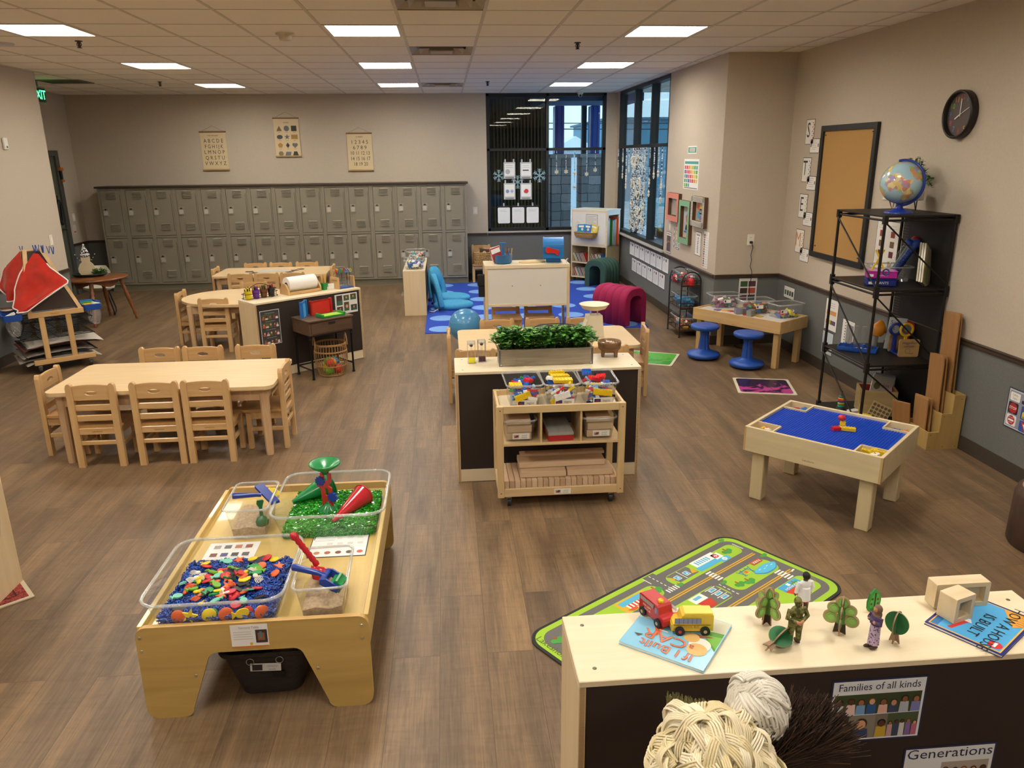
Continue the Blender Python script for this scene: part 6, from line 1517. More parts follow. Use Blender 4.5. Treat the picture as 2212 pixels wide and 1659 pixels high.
# lower shelf
t = thing('sorting_tray', 'blue plastic tray with clear sorting tubes on the lower tier of the metal shelf', 'tray', (3.19, 5.58, .531), -.65)
b = MB(); b.b2(-.14, -.06, 0, .14, .06, .012, bluep, .003)
for s_ in (-1, 1): b.b2(-.14, s_ * .06 - .004, .01, .14, s_ * .06 + .004, .035, bluep, .002); b.b2(s_ * .14 - .004, -.06, .01, s_ * .14 + .004, .06, .035, bluep, .002)
for q in range(5): b.b2(-.1 + q * .045, .0, .01, -.09 + q * .045, .055, .05, bluep)
b.build('tray', t)
for q in range(4): b = MB(); b.cyl((-.09 + .06 * q, .03, .02), (-.09 + .06 * q, .03, .19), .018, clearp, 14); b.build('clear_tube', t)
for q, c in enumerate(('c9302a', 'e8e8e0', 'e0a03a', 'c9302a')): b = MB(); b.ball((0, 0, .01), .011, P(c, .35), 8); one('counting_bead', 'small %s counter in the blue sorting tray' % {'c9302a': 'red', 'e8e8e0': 'white', 'e0a03a': 'orange'}[c], 'counter', b, (3.17 + .025 * q, 5.56 - .02 * q, .544), 0, 'counters in the sorting tray')
t = thing('magnifier_toy', 'orange handled viewer toy behind the magnifier holder', 'toy', (3.34, 5.63, .531), .2)
b = MB(); b.lathe([(.03, 0), (.034, .1), (.03, .105)], clear('amber', '8a6a2a', .3, .1), 16); b.build('jar', t)
b = MB(); b.lathe([(.032, .105), (.055, .14), (.05, .18), (.02, .22), (.01, .23)], P('d98a1f', .4), 18, TR(0, 0, 0, 0, .25)); b.build('hood', t)
b = MB(); b.ball((.09, 0, .13), .02, P('d8d4cc', .1, 1), 14); b.build('mirror', t)
t = thing('magnifier_holder', 'wooden magnifier holder box with printed front on the metal shelf', 'holder', (3.465, 5.35, .531), -.1)
hw = wood('holder_front', 'b58e58', 'c9a46c', 'X', 5)
b = MB(); b.prism(rrect(.15, .135, .012, 3, 0, .0675), -.01, .004, hw, TR(0, 0, 0, 0, 0, pi / 2)); T = TR(0, -.0045, 0, 0, 0, pi / 2); ik = P('22305c')
b.text('magnifier', 0, .108, .0005, .03, ik, T); b.text('center', 0, .082, .0005, .03, ik, T); b.tube([(.018 * cos(2 * pi * q / 16) - .008, .045 + .018 * sin(2 * pi * q / 16), .0005) for q in range(16)], .0012, P('6a5a44'), 4, True, T); b.box(.02, .025, .0005, .03, .004, .001, P('6a5a44'), 0, 1, T @ M.Translation((0, 0, 0))); b.build('front_panel', t)
b = MB(); b.prism(rrect(.15, .135, .012, 3, 0, .0675), -.004, .008, hw, TR(0, .17, 0, 0, 0, pi / 2)); b.build('rear_panel', t)
b = MB(); b.b2(-.065, 0, .003, .065, .17, .012, bluep); b.build('base_tray', t)
for k, (x, y, c, nm, z, lens) in enumerate(((-.005, .05, 'e3bb1f', 'yellow', .185, .046), (.045, .11, 'b8241f', 'red', .185, .042), (.06, .14, '1f8a3a', 'green', .175, .038), (-.055, .10, '24308a', 'indigo', .18, .042), (-.04, .14, '1f3f9a', 'blue', .17, .04))):
    t = thing('hand_magnifier', '%s plastic magnifier standing in the wooden holder' % nm, 'magnifier', (3.465 + x, 5.35 + y, .545), -.1, 'magnifiers in the holder')
    b = MB(); b.torus((0, 0, 0), lens, .009, P(c, .35), 28, 8, TR(0, 0, z, 0, 0, pi / 2)); b.build('rim', t)
    b = MB(); b.b2(-.012, -.006, 0, .012, .006, z - lens, P(c, .35), .003); b.build('handle', t)
    b = MB(); b.prism(circ(lens, 20), -.001, .001, clearp, TR(0, 0, z, 0, 0, pi / 2)); b.build('lens', t)
b = MB(); b.b2(-.10, -.004, 0, .10, .004, .25, P('d9e0e4', .4), .001); T = TR(0, -.0046, 0, 0, 0, pi / 2); b.text('Sort', -.05, .21, .0005, .045, P('3a2a4a'), T); b.text('it', -.06, .17, .0005, .045, P('3a2a4a'), T)
o = one('activity_card', 'tall white card lettered Sort it behind the magnifiers', 'card', b, (3.50, 5.56, .532), -.1); o.rotation_euler = (-.06, .1, -.2)
# bottom tier
t = thing('wooden_crate', 'wooden crate lined with red on the bottom tier of the metal shelf', 'crate', (3.365, 5.53, .036), -.35)
cw_ = wood('crate', 'b39a68', 'c9b07c', 'X', 5, .6); cl = P('a32424', .6)
b = MB()
for s_ in (-1, 1): b.b2(-.13, s_ * .105 - .006, 0, .13, s_ * .105 + .006, .20, cw_); b.b2(s_ * .13 - .006, -.099, 0, s_ * .13 + .006, .099, .20, cw_)
b.prism(circ(.05, 24, .0, .1), 0, .002, P('8a2020', .6), TR(.1365, 0, 0, pi / 2, 0, pi / 2)); b.prism(circ(.035, 24, .0, .1), 0, .003, P('3a2020', .6), TR(.1365, 0, 0, pi / 2, 0, pi / 2)); b.build('crate_wall', t)
b = MB()
for s_ in (-1, 1): b.b2(-.122, s_ * .098 - .001, .01, .122, s_ * .098 + .001, .192, cl); b.b2(s_ * .123 - .001, -.097, .01, s_ * .123 + .001, .097, .192, cl)
b.b2(-.122, -.097, .005, .122, .097, .012, cl); b.build('red_lining', t)
for k in range(3):
    b = MB(); b.b2(-.10, -.004, 0, .10, .004, .27, P(('e6e2d6', 'd0d4da', 'b8c0c8')[k], .3), .001)
    if k == 0: T = TR(0, -.0046, 0, 0, 0, pi / 2); b.text('Just', .035, .20, .0005, .04, P('b06a6a'), T); b.text('Look', .03, .13, .0005, .05, P('c04a3a'), T); b.poly(circ(.03, 12, -.05, .19), '6a7a4a', 0, T); b.poly(circ(.02, 12, -.05, .09), '5a5a4a', 0, T)
    o = one('nature_book', 'white book in the wooden crate, %s' % ('front one lettered Just Look', 'middle one', 'rear one')[k], 'book', b, (3.37 + .025 * k, 5.52 + .03 * k, .055), 0, 'books in the crate'); o.rotation_euler = (-.1, .22, .1)
b = MB(); b.box(0, 0, 0, .15, .14, .008, cw_, .003)
for i in range(5):
    for j in range(4): b.prism(circ(.012, 10, -.056 + .028 * i, -.045 + .03 * j), .004, .0045, P('6a5a3a', .8))
o = one('peg_board', 'small perforated wooden board leaning on the red lined crate', 'board', b, (3.305, 5.36, .085)); o.rotation_euler = (1.2, .35, -.6)
b = MB(); b.cyl((-.05, 0, .016), (.05, 0, .016), .016, yel, 14); b.cyl((.05, 0, .016), (.052, 0, .016), .011, blk, 12); one('yellow_tube', 'short yellow tube lying in front of the crate', 'tube', b, (3.21, 5.40, .036), -.4)
t = thing('stacking_rings', 'coloured stacking rings on a black peg on the bottom tier', 'toy', (3.13, 5.62, .036))
b = MB(); b.lathe([(.035, 0), (.035, .012), (.006, .014), (.005, .15), (.001, .152)], blk, 16); b.build('peg_base', t)
for k, c in enumerate(('1f8f8a', '2f8a3a', 'd8b82a', '2a4fae', 'c9302a', 'e8a03a', '1f6a4a')): b = MB(); b.lathe([(.012, .0), (.024, .001), (.026, .006), (.024, .011), (.012, .012)], P(c, .4), 16, TR(0, 0, .016 + .0135 * k)); b.build('ring', t)
b = MB(); b.box(0, 0, .015, .09, .05, .03, P('d9d5cc', .5), .004); one('small_block', 'pale small block before the stacking rings', 'block', b, (3.17, 5.50, .036), .3)

# stepped board holder
t = thing('board_holder', 'stepped birch holder full of wooden boards at the foot of the metal shelf', 'holder', (3.33, 4.78, 0))
hb = wood('holder_birch', 'a98b50', 'bb9c60', 'Z', 4, .5)
out = [(0, 0), (.235, 0), (.235, .40), (.155, .40), (.155, .265), (.08, .265), (.08, .13), (0, .13)]
b = MB(); b.prism(out, -.012, 0, hb, TR(0, 0, 0, 0, 0, pi / 2)); 
for x, z in ((.02, .02), (.12, .02), (.21, .02), (.02, .11), (.1, .245), (.21, .37)): b.prism(circ(.003, 8, x, z), 0, .001, P('4a3a24'), TR(0, 0, 0, 0, 0, pi / 2))
b.build('front_panel', t)
b = MB(); b.prism(out, -.012, 0, hb, TR(0, .30, 0, 0, 0, pi / 2)); b.build('rear_panel', t)
b = MB(); b.b2(.0, .012, .0, .235, .288, .012, hb)
for x, h in ((.0, .13), (.08, .265), (.155, .40), (.225, .40)): b.b2(x, .012, .012, x + .01, .288, h, hb)
b.build('divider', t)
bm1 = wood('board_maple', '9a6f42', 'b08454', 'Z', 4, .5)
for k, (x0, hgt, n, nm) in enumerate(((.015, .33, 4, 'short'), (.095, .63, 5, 'medium'), (.168, .93, 5, 'tall'))):
    for j in range(n):
        b = MB(); b.box(0, 0, hgt / 2, .011, .14, hgt, bm1, .001)
        o = one('wooden_board', '%s wooden board standing in the stepped holder' % nm, 'board', b, (3.33 + x0 + .0065 + .0115 * j, 4.94 + .02 * ((j * 7) % 3 - 1), .013), 0, '%s boards in the stepped holder' % nm); o.rotation_euler = (-.04 - .01 * j, 0, 0)
for k in range(2):
    b = MB(); b.box(0, 0, .145, .012, .09, .29, bm1, .001); o = one('wooden_board', 'short wooden board leaning outside the stepped holder, %s' % ('front', 'rear')[k], 'board', b, (3.325 - .02 * k, 5.05 + .03 * k, .0005)); o.rotation_euler = (0, -.25, .6); o.location.z = .004

# building brick table
QA = rad(-46.8); QO = (1.737, 4.165)
def qt(u, v, z): return (QO[0] + u * cos(QA) - v * sin(QA), QO[1] + u * sin(QA) + v * cos(QA), z)
pb = wood('pale_birch', 'cdbb95', 'dccba6', 'X', 4, .42, .15); pbz = wood('pale_birch', 'c9b78f', 'd8c7a0', 'Z', 4, .42, .15)
t = thing('brick_table', 'pale wooden play table with a blue studded top and corner wells', 'table', (QO[0], QO[1], 0), QA)
QW, QD, QH = .785, .665, .468
b = MB(); b.b2(0, 0, .315, QW, .02, QH, pb, .002); b.text('Lakeshore', QW / 2, 0, 0, .016, P('5a4028'), M.Translation((0, -.0006, .345)) @ M.Rotation(pi / 2, 4, 'X')); b.b2(0, QD - .02, .315, QW, QD, QH, pb, .002); b.b2(0, .02, .315, .02, QD - .02, QH, pb, .002); b.b2(QW - .02, .02, .315, QW, QD - .02, QH, pb, .002)
for x in (-.0006, QW + .0006): b.b2(x, .0, .316, x + .0004, .02, QH - .001, ply_e)
b.b2(0, -.0006, .316, .012, 0, QH - .001, wood('end_grain', 'b89868', 'c8aa78', 'Z')); b.b2(QW - .012, -.0006, .316, QW, 0, QH - .001, wood('end_grain', 'b89868', 'c8aa78', 'Z')); b.build('apron', t)
wl, wd_ = .16, .145
bp = P('1746b8', .35)
b = MB(); zt = .452
b.b2(wl, .02, .43, QW - wl, QD - .02, zt, bp); b.b2(.02, wd_, .43, wl, QD - wd_, zt, bp); b.b2(QW - wl, wd_, .43, QW - .02, QD - wd_, zt, bp); b.build('stud_plate', t)
b = MB(); p_ = .016; nx = int((QW - .05) / p_); ny = int((QD - .05) / p_)
for i in range(nx):
    for j in range(ny):
        x, y = .028 + p_ * i, .028 + p_ * j
        if (x < wl + .006 or x > QW - wl - .006) and (y < wd_ + .006 or y > QD - wd_ - .006): continue
        rg = circ(.0048, 6, x, y); b.add([(q[0], q[1], z) for z in (zt, zt + .0035) for q in rg], [[k, (k + 1) % 6, 6 + (k + 1) % 6, 6 + k] for k in range(6)] + [[6, 7, 8, 9, 10, 11]], bp)
o = b.build('plate_studs', t); o['kind'] = 'stuff'
for i, x0 in enumerate((.02, QW - wl)):
    for j, y0 in enumerate((.02, QD - wd_)):
        x1, y1 = x0 + wl - .02, y0 + wd_ - .02
        b = MB(); b.b2(x0, y0, .385, x1, y1, .395, pb)
        xi = x1 if i == 0 else x0; yi = y1 if j == 0 else y0
        b.b2(xi - .005, y0, .37, xi + .005, y1, QH - .004, pb); b.b2(x0, yi - .005, .37, x1, yi + .005, QH - .004, pb); b.build('corner_well', t)
for x in (.05 + .03, QW - .08):
    for y in (.08, QD - .08): b = MB(); b.box(x, y, .16, .075, .075, .32, pbz, .004); b.build('leg', t)
def brick(L_, W_, H_, c, studs=True, u=.016):
    b = MB(); m = P(c, .3); b.box(0, 0, H_ / 2, L_ * u - .0004, W_ * u - .0004, H_, m, .0006)
    if studs:
        for i in range(L_):
            for j in range(W_): b.prism(circ(.0048, 8, (i - (L_ - 1) / 2) * u, (j - (W_ - 1) / 2) * u), H_, H_ + .0035, m)
    return b
for k, (u, v, z, L_, W_, c, a, nm) in enumerate(((.475, .345, .456, 6, 2, 'e0c02a', .35, 'long yellow'), (.425, .31, .456, 3, 2, 'c9252f', .9, 'red'), (.44, .37, .477, 2, 2, 'e0c02a', .35, 'small yellow'))):
    one('toy_brick', '%s brick in the small build on the blue stud plate' % nm, 'brick', brick(L_, W_, .019, c), qt(u, v, z), QA + a)
b = MB(); b.ball((0, 0, .018), (.024, .022, .018), P('c21f3a', .3), 14); one('toy_brick', 'round red cap on the small build on the blue stud plate', 'brick', b, qt(.43, .375, .499), 0)
R = random.Random(5)
for (u0, v0, cols, nm, n) in ((.085, .075, ('e0c02a', 'c9302a', 'e0c02a', 'e8e4dc', 'c9302a'), 'nearest left', 9), (QW - .085, .075, ('e0c02a', 'e0c02a', 'e0c02a', '23305c', 'ece8dc', 'e0c02a'), 'nearest right', 14), (.085, QD - .08, ('2f5fae', 'e8e8e4', 'c9302a', '3f7ac0'), 'far left', 8), (QW - .085, QD - .08, ('2f8a3a', '2a4fae', '2a4fae', 'c9805a'), 'far right', 8)):
    for k in range(n):
        c = cols[k % len(cols)]; L_, W_ = R.choice(((3, 2), (4, 2), (2, 2), (5, 1)))
        o = one('toy_brick', '%s brick in the %s corner well of the brick table' % ({'e0c02a': 'yellow', 'c9302a': 'red', 'e8e4dc': 'white', '23305c': 'navy', 'ece8dc': 'white', '2f5fae': 'blue', 'e8e8e4': 'white', '3f7ac0': 'light blue', '2f8a3a': 'green', '2a4fae': 'blue', 'c9805a': 'tan'}[c], nm), 'brick', brick(L_, W_, .019, c), qt(u0 + R.uniform(-.035, .035), v0 + R.uniform(-.03, .03), .399 + .0042 * k), 0, 'bricks in the %s well' % nm)
        o.rotation_euler = (R.uniform(-.35, .35), R.uniform(-.35, .35), R.uniform(0, 6))
# stump seat at the right edge
t = thing('stump_seat', 'brown tree stump seat at the right edge of the photo', 'stool', (3.165, 3.40, 0))
b = MB(); b.lathe([(.205, 0), (.215, .02), (.212, .28), (.20, .315), (.18, .32)], noisy('bark', '3d2a1e', '4f3828', 14, (1, 1, .3), .8), 40); b.build('bark', t)
b = MB(); b.lathe([(.18, .32), (.175, .326), (.001, .326)], P('a98a66', .8), 36); b.torus((0, 0, .327), .1, .003, P('6a4f38', .8), 30, 4); b.build('cut_top', t)
# ================================================================ rolling cart in the middle
cb = wood('cart_birch', 'd3b384', 'e2c799', 'X', 4, .42, .1); cbz = wood('cart_birch', 'd0b080', 'dfc495', 'Z', 4, .42, .1)
t = thing('rolling_cart', 'birch rolling cart with three levels in front of the planter shelf', 'cart', (.25, 4.16, 0))
KW, KD = .76, .355
for x in (0, KW - .04):
    for y in (0, KD - .03):
        b = MB(); b.b2(x, y, .07, x + .04, y + .03, .645, cbz, .003)
        for z in (.10, .62): b.prism(circ(.004, 8), 0, .001, P('6a4a28'), TR(x + .02, y, z, 0, 0, pi / 2))
        b.build('corner_post', t)
b = MB(); b.b2(.04, .004, .60, KW - .04, .02, .645, cb, .002); b.b2(.04, KD - .02, .60, KW - .04, KD - .004, .645, cb, .002); b.b2(.004, .03, .60, .02, KD - .03, .645, cb, .002); b.b2(KW - .02, .03, .60, KW - .004, KD - .03, .645, cb, .002); b.build('top_rail', t)
b = MB(); b.b2(.02, .02, .60, KW - .02, KD - .02, .61, birch); b.build('top_deck', t)
b = MB(); b.b2(.012, .01, .395, KW - .012, KD - .01, .41, cb, .002); b.build('middle_deck', t)
for x in (.255, .492): b = MB(); b.b2(x, .012, .41, x + .012, KD - .012, .60, cbz); b.build('divider', t)
b = MB(); b.b2(.04, .004, .074, KW - .04, .02, .125, cb, .002); b.b2(.012, .02, .085, KW - .012, KD - .01, .10, cb); b.b2(.004, .03, .074, .02, KD - .03, .125, cb, .002); b.b2(KW - .02, .03, .074, KW - .004, KD - .03, .125, cb, .002); b.b2(.04, KD - .02, .074, KW - .04, KD - .004, .125, cb, .002); b.build('bottom_tray', t)
for x in (.07, KW - .07):
    for y in (.05, KD - .05): b = MB(); b.cyl((x - .011, y, .028), (x + .011, y, .028), .028, P('1d2a2e', .5), 18); b.b2(x - .016, y - .014, .035, x + .016, y + .014, .074, steel, .003); b.cyl((x - .012, y, .028), (x + .012, y, .028), .012, steel, 10); b.build('caster', t)
def label_card(T, w, h, txt, name, lab, icon):
    b = MB(); b.sheet(w, h, 'f3f1ec', t=.001)
    b.rect(-w * .44, -h * .3, -w * .12, h * .3, icon[0], 1); b.rect(-w * .38, -h * .2, -w * .2, h * .05, icon[1], 2); b.rect(-w * .3, -h * .05, -w * .16, h * .2, icon[2], 2.5)
    for k, s_ in enumerate(txt.split('|')): b.text(s_, w * .18, (0 if '|' not in txt else (h * .18 - k * h * .36)), .0036, h * (.62 if '|' not in txt else .38), P('8f8d88'), sx=.95)
    one(name, lab, 'label', b, T=T)
def front_T(x, y, z, tilt=0): return M.Translation((x, y, z)) @ M.Rotation(pi / 2 + tilt, 4, 'X')
def pile(loc, w, d, z0, z1, n, cols, pos, group, seed, big=None):
    """individual bricks heaped in a tub"""
    R = random.Random(seed); nm = {'1f5fc0': 'blue', 'd8262f': 'red', 'ecc81e': 'yellow', 'f0efe9': 'white', '1f8f3f': 'green', '1c1d22': 'black', '8fb8e8': 'pale blue'}
    protos = {}
    for k in range(n):
        c = R.choice(cols); sz = R.choice(((2, 1), (2, 2), (3, 1), (4, 1), (2, 1), (3, 2))); f = k / n
        key = (c, sz)
        x, y = R.uniform(-1, 1) * (w / 2 - .022), R.uniform(-1, 1) * (d / 2 - .022)
        if k % 3 == 0: y = -(d / 2 - .013)
        z = z0 + (z1 - z0) * (f ** .8) * (1 - .25 * (abs(2 * x / w) ** 2 + abs(2 * y / d) ** 2) / 2)
        if k % 3 == 0: z = z0 + (z1 - z0) * R.uniform(0, .8)
        l = '%s plastic brick in the %s' % (nm[c], pos); q = (loc[0] + x, loc[1] + y, loc[2] + z)
        if key not in protos: o = protos[key] = one('plastic_brick', l, 'brick', brick(sz[0], sz[1], .014, c, True, .0145), q, 0, '%s bricks in the %s' % (nm[c], pos))
        else: o = dup(protos[key], q)
        o.rotation_euler = (R.uniform(-.9, .9) if k % 3 else R.uniform(1.1, 1.6), R.uniform(-.7, .7), R.uniform(0, 6.3) if k % 3 else R.uniform(-.5, .5))
    for k, (x, y, z, L_, W_, c, e) in enumerate(big or ()):
        o = one('plastic_brick', 'large %s brick in the %s' % (nm[c], pos), 'brick', brick(L_, W_, .02, c, True, .019), (loc[0] + x, loc[1] + y, loc[2] + z), 0, 'large %s bricks in the %s' % (nm[c], pos)); o.rotation_euler = e
cl4 = ('1f5fc0', '1f5fc0', 'd8262f', 'ecc81e', 'f0efe9', '1f5fc0', '1f8f3f', '1c1d22')
for k, (x, nm, cols, big) in enumerate(((.418, 'left', ('1f5fc0', '1f5fc0', 'd8262f', '1f8f3f', 'd8262f', '1f5fc0', 'f0efe9', '8fb8e8'), ((-.01, -.118, .075, 5, 2, 'ecc81e', (1.45, -.35, .1)), (.045, -.118, .06, 3, 1, 'f0efe9', (1.4, .2, .1)), (-.05, -.09, .125, 4, 2, 'ecc81e', (.3, .1, .2)), (.03, -.03, .135, 3, 2, 'd8262f', (.2, .2, .9)))),
                            (.64, 'middle', ('ecc81e', '1f5fc0', 'f0efe9', 'ecc81e', 'f0efe9', '1f5fc0', 'd8262f'), ((.0, -.02, .15, 6, 2, 'ecc81e', (.1, .1, .35)), (-.01, .04, .155, 5, 2, 'ecc81e', (-.1, .1, .5)), (.01, -.07, .14, 6, 2, 'ecc81e', (.2, .05, .1)), (.0, -.118, .07, 5, 2, 'f0efe9', (1.45, -.25, .1)), (-.055, -.02, .14, 4, 2, 'f0efe9', (.1, .3, 1.2)))),
                            (.868, 'right', ('1f5fc0', '1f5fc0', 'd8262f', '8fb8e8', 'f0efe9', '1f5fc0', '1c1d22', 'ecc81e'), ((.01, -.118, .085, 6, 2, 'ecc81e', (1.45, .15, .05)), (-.03, -.12, .055, 1, 5, 'f0efe9', (1.5, -.15, 1.4)), (-.03, -.05, .14, 4, 2, 'd8262f', (.2, .3, .6)), (-.055, .07, .15, 3, 2, '1f5fc0', (.9, .1, .3)), (.02, -.02, .14, 3, 2, 'd8262f', (.3, -.2, -.5)))))):
    loc = (x, 4.338, .612)
    bin_thing('clear_bin', 'clear tub of plastic bricks on top of the rolling cart, %s of three' % nm, loc, .03 * (1 - k), .20, .29, .145, 'tubs on the cart top', taper=.82)
    pile(loc, .165, .245, .012, .135, 95, cols, '%s tub on the rolling cart' % nm, 'x', 90 + k, big)
    label_card(front_T(x + .012, 4.338 - .1335, .65, .18), .115, .036, 'legos', 'tub_label', 'white card with a brick picture on the %s tub of the rolling cart' % nm, ('3a2f3f', 'b5293a', '2f4a9a'))
pale = [wood('block_wood%d' % k, a, c, 'Y', 4, .55) for k, (a, c) in enumerate((('c9a987', 'dcc0a0'), ('bd9c7c', 'd2b594'), ('d3b594', 'e3caac')))]
palx = wood('block_wood', 'c9a987', 'dcc0a0', 'X', 4, .55)
for k, (x, nm) in enumerate(((.385, 'left'), (.862, 'right'))):
    loc = (x, 4.33, .4115)
    bin_thing('clear_bin', 'clear tub of wooden blocks on the middle level of the rolling cart, %s one' % nm, loc, 0, .19, .29, .135, 'tubs on the cart middle level')
    for j, (dx, z, a) in enumerate(((0, .03, 0), (.0, .075, .03), (-.002, .118, -.02))):
        b = MB(); b.box(0, 0, 0, .145, .235, .042 if j < 2 else .034, palx, .002); one('wooden_block', 'wooden block in the %s middle tub of the rolling cart' % nm, 'block', b, (loc[0] + dx, loc[1], loc[2] + z), a, 'blocks in the %s middle tub' % nm)
    label_card(front_T(x + .01, 4.33 - .1355, .448, .12), .10, .036, 'wood|blocks', 'tub_label', 'small wood blocks label on the %s middle tub of the cart' % nm, ('c9a0a0', '7a3a3a', '5a3a2a'))
b = MB(); b.b2(-.075, -.14, 0, .075, .14, .036, P('b3202c', .35), .002); one('stud_plate', 'red base under grey studded plates in the middle of the cart', 'plate', b, (.627, 4.33, .4105), .03)
for j in range(3):
    b = MB(); m = P('a3a19b', .4); b.b2(-.076, -.141, 0, .076, .141, .006, m)
    if j == 2:
        for i in range(18):
            for q in range(32): rg = circ(.0026, 5, -.0715 + .0084 * i, -.136 + .0088 * q); b.add([(a, c, z) for z in (.006, .0085) for a, c in rg], [[n, (n + 1) % 5, 5 + (n + 1) % 5, 5 + n] for n in range(5)] + [[5, 6, 7, 8, 9]], m)
    one('stud_plate', 'grey studded plate stacked in the middle of the cart', 'plate', b, (.627, 4.33, .447 + .0068 * j), .03, 'grey studded plates')
for k in range(20):
    b = MB(); w = .0325; b.box(0, 0, 0, w - .001, .285, .062, pale[k % 3], .0015)
    one('wooden_block', 'long wooden block in the bottom row of the rolling cart', 'block', b, (.25 + .055 + .0341 * k, 4.34, .132), 0, 'blocks in the bottom row of the cart')
for k, (x, y, z, L_, D_, h, nm) in enumerate(((.535, 4.30, .184, .275, .14, .036, 'left one lying across the bottom row'), (.82, 4.30, .184, .28, .14, .036, 'right one lying across the bottom row'), (.655, 4.36, .222, .53, .14, .034, 'topmost one on the bottom stack'), (.67, 4.415, .248, .53, .06, .016, 'thin one behind the topmost board'))):
    b = MB(); b.box(0, 0, 0, L_, D_, h, palx, .002); one('wooden_board', 'wide pale wooden board on the rolling cart, ' + nm, 'board', b, (x, y, z), -.02 if k < 2 else .015)
label_card(front_T(.64, 4.1632, .099), .10, .034, 'wood|blocks', 'cart_label', 'small wood blocks label on the bottom rail of the rolling cart', ('c9a0a0', '7a3a3a', '5a3a2a'))

# planter, timers, bowl on the middle shelf
gw = noisy('grey_wood', '857a68', 'aca08c', 3, (1, 10, 10), .7, 5, 1)
t = thing('planter_box', 'long grey wooden planter of leafy greenery on the middle shelf', 'planter', (.605, 4.75, .744))
b = MB(); hx, hy = .302, .075
b.b2(-hx, -hy, 0, hx, -hy + .012, .108, gw, .002); b.b2(-hx, hy - .012, 0, hx, hy, .108, gw, .002); b.b2(-hx, -hy + .012, 0, -hx + .012, hy - .012, .108, gw, .001); b.b2(hx - .012, -hy + .012, 0, hx, hy - .012, .108, gw, .001); b.b2(-hx + .01, -hy + .01, .004, hx - .01, hy - .01, .09, P('2a2218', .9)); b.build('wooden_box', t)
for x in (-hx, hx):
    b = MB(); q = 1 if x > 0 else -1; b.b2(x - q * .012, -hy - .001, .0, x + q * .001, -hy + .001, .107, P('8a8d90', .35, .9)); b.b2(x - q * .024, -hy - .0015, .0, x, -hy + .001, .016, P('8a8d90', .35, .9)); b.prism(circ(.004, 8), 0, .002, P('d8d8d8', .2, 1), TR(x - q * .013, -hy - .001, .01, 0, 0, pi / 2)); b.build('metal_corner', t)
R = random.Random(21)
gcol = ('2f6a1f', '3f8026', '5a9a36', '275a1c', '4a8a2c', '6fae45')
for k in range(9):
    b = sprig('', '', 0, 62, .11, .165, gcol, .033, 200 + k, sx=.75, sy=1.05); o = b.build('foliage', t); o.location = (-.265 + .066 * k, R.uniform(-.012, .012), .085)
for k, (x, y, c, nm) in enumerate(((.132, 4.79, 'dfd61a', 'yellow'), (.20, 4.82, '4a1a2c', 'dark red'))):
    t = thing('liquid_timer', 'clear liquid timer with %s liquid on the middle shelf' % nm, 'timer', (x, y, .744), .1 * k, 'liquid timers')
    b = MB(); w = .024
    for s_ in (-1, 1): b.b2(s_ * w - .002, -.018, 0, s_ * w + .002, .018, .145, clear('acrylic', 'f4f8f8', .22, .05))
    b.b2(-w, -.018, .125, w, .018, .145, clear('acrylic', 'f4f8f8', .22, .05)); b.b2(-w, -.018, .0, w, .018, .004, clear('acrylic', 'f4f8f8', .22, .05)); b.build('clear_case', t)
    b = MB(); b.b2(-w + .003, -.015, .004, w - .003, .015, .032, P(c, .2)); b.build('liquid', t)
    b = MB(); b.b2(-.006, -.006, .05, .006, .006, .12, clearp); b.ball((0, 0, .118), .012, P('5a4048', .3), 8); b.build('spiral', t)
t = thing('wooden_bowl', 'carved wooden bowl on three feet at the right end of the middle shelf', 'bowl', (1.055, 4.875, .744))
wb = wood('bowl_wood', '5d4024', '8a6238', 'X', 8, .55)
b = MB(); b.lathe([(.01, .035), (.06, .037), (.074, .05), (.078, .085), (.076, .10), (.068, .098), (.065, .06), (.01, .05)], wb, 26); b.build('bowl', t)
for k in range(4): b = MB(); a = k * pi / 2 + .6; b.loft([[(.06 * cos(a) + x, .06 * sin(a) + y, z) for x, y in rrect(s_, s_, .004, 2)] for s_, z in ((.02, 0), (.026, .045))], wb); b.build('foot', t)
R = random.Random(8)
for k in range(14):
    a = k * 2.4; r = .012 * (k ** .5); c = ('e6d3b0', 'd8c8b8', 'b07a5a', 'e8e2d4', '8a5a44', 'c9b090')[k % 6]
    b = MB(); b.lathe([(.001, 0), (.012, .004), (.009, .012), (.003, .02), (.001, .022)], P(c, .5), 9); o = one('seashell', '%s seashell heaped in the carved bowl' % ('cream', 'pale', 'rust', 'white', 'brown', 'sand')[k % 6], 'shell', b, (1.055 + r * cos(a), 4.875 + r * sin(a), .80 + .013 - .0012 * k + .014), 0, '%s shells in the carved bowl' % ('cream', 'pale', 'rust', 'white', 'brown', 'sand')[k % 6]); o.rotation_euler = (R.uniform(-1, 1), R.uniform(-1, 1), k)
# on the table behind
t = thing('round_tray', 'black round tray on the table behind the planter', 'tray', (.93, 6.43, .531))
b = MB(); b.lathe([(.20, 0), (.225, .035), (.23, .04), (.222, .042), (.195, .008), (.001, .007)], P('1a1918', .4), 36); b.build('tray', t)
b = MB(); b.torus((0, 0, .052), .215, .004, P('1a1918', .4), 36, 6); b.build('rail', t)
b = MB(); b.loft([[(x * f, y * f, z) for x, y in circ(.05, 14, 0, 0, .035)] for f, z in ((.5, 0), (1, .02), (.9, .05), (.4, .07))], P('e8e6de', .8)); b.poly(circ(.012, 8, .015, 0), '1d1d1d', 0, TR(0, -.036, .04, 0, 0, pi / 2)); b.poly(circ(.01, 8, -.018, .012), '1d1d1d', 0, TR(0, -.036, .04, 0, 0, pi / 2))
one('soft_toy', 'small black and white soft toy in the black round tray', 'toy', b, (.96, 6.36, .54))
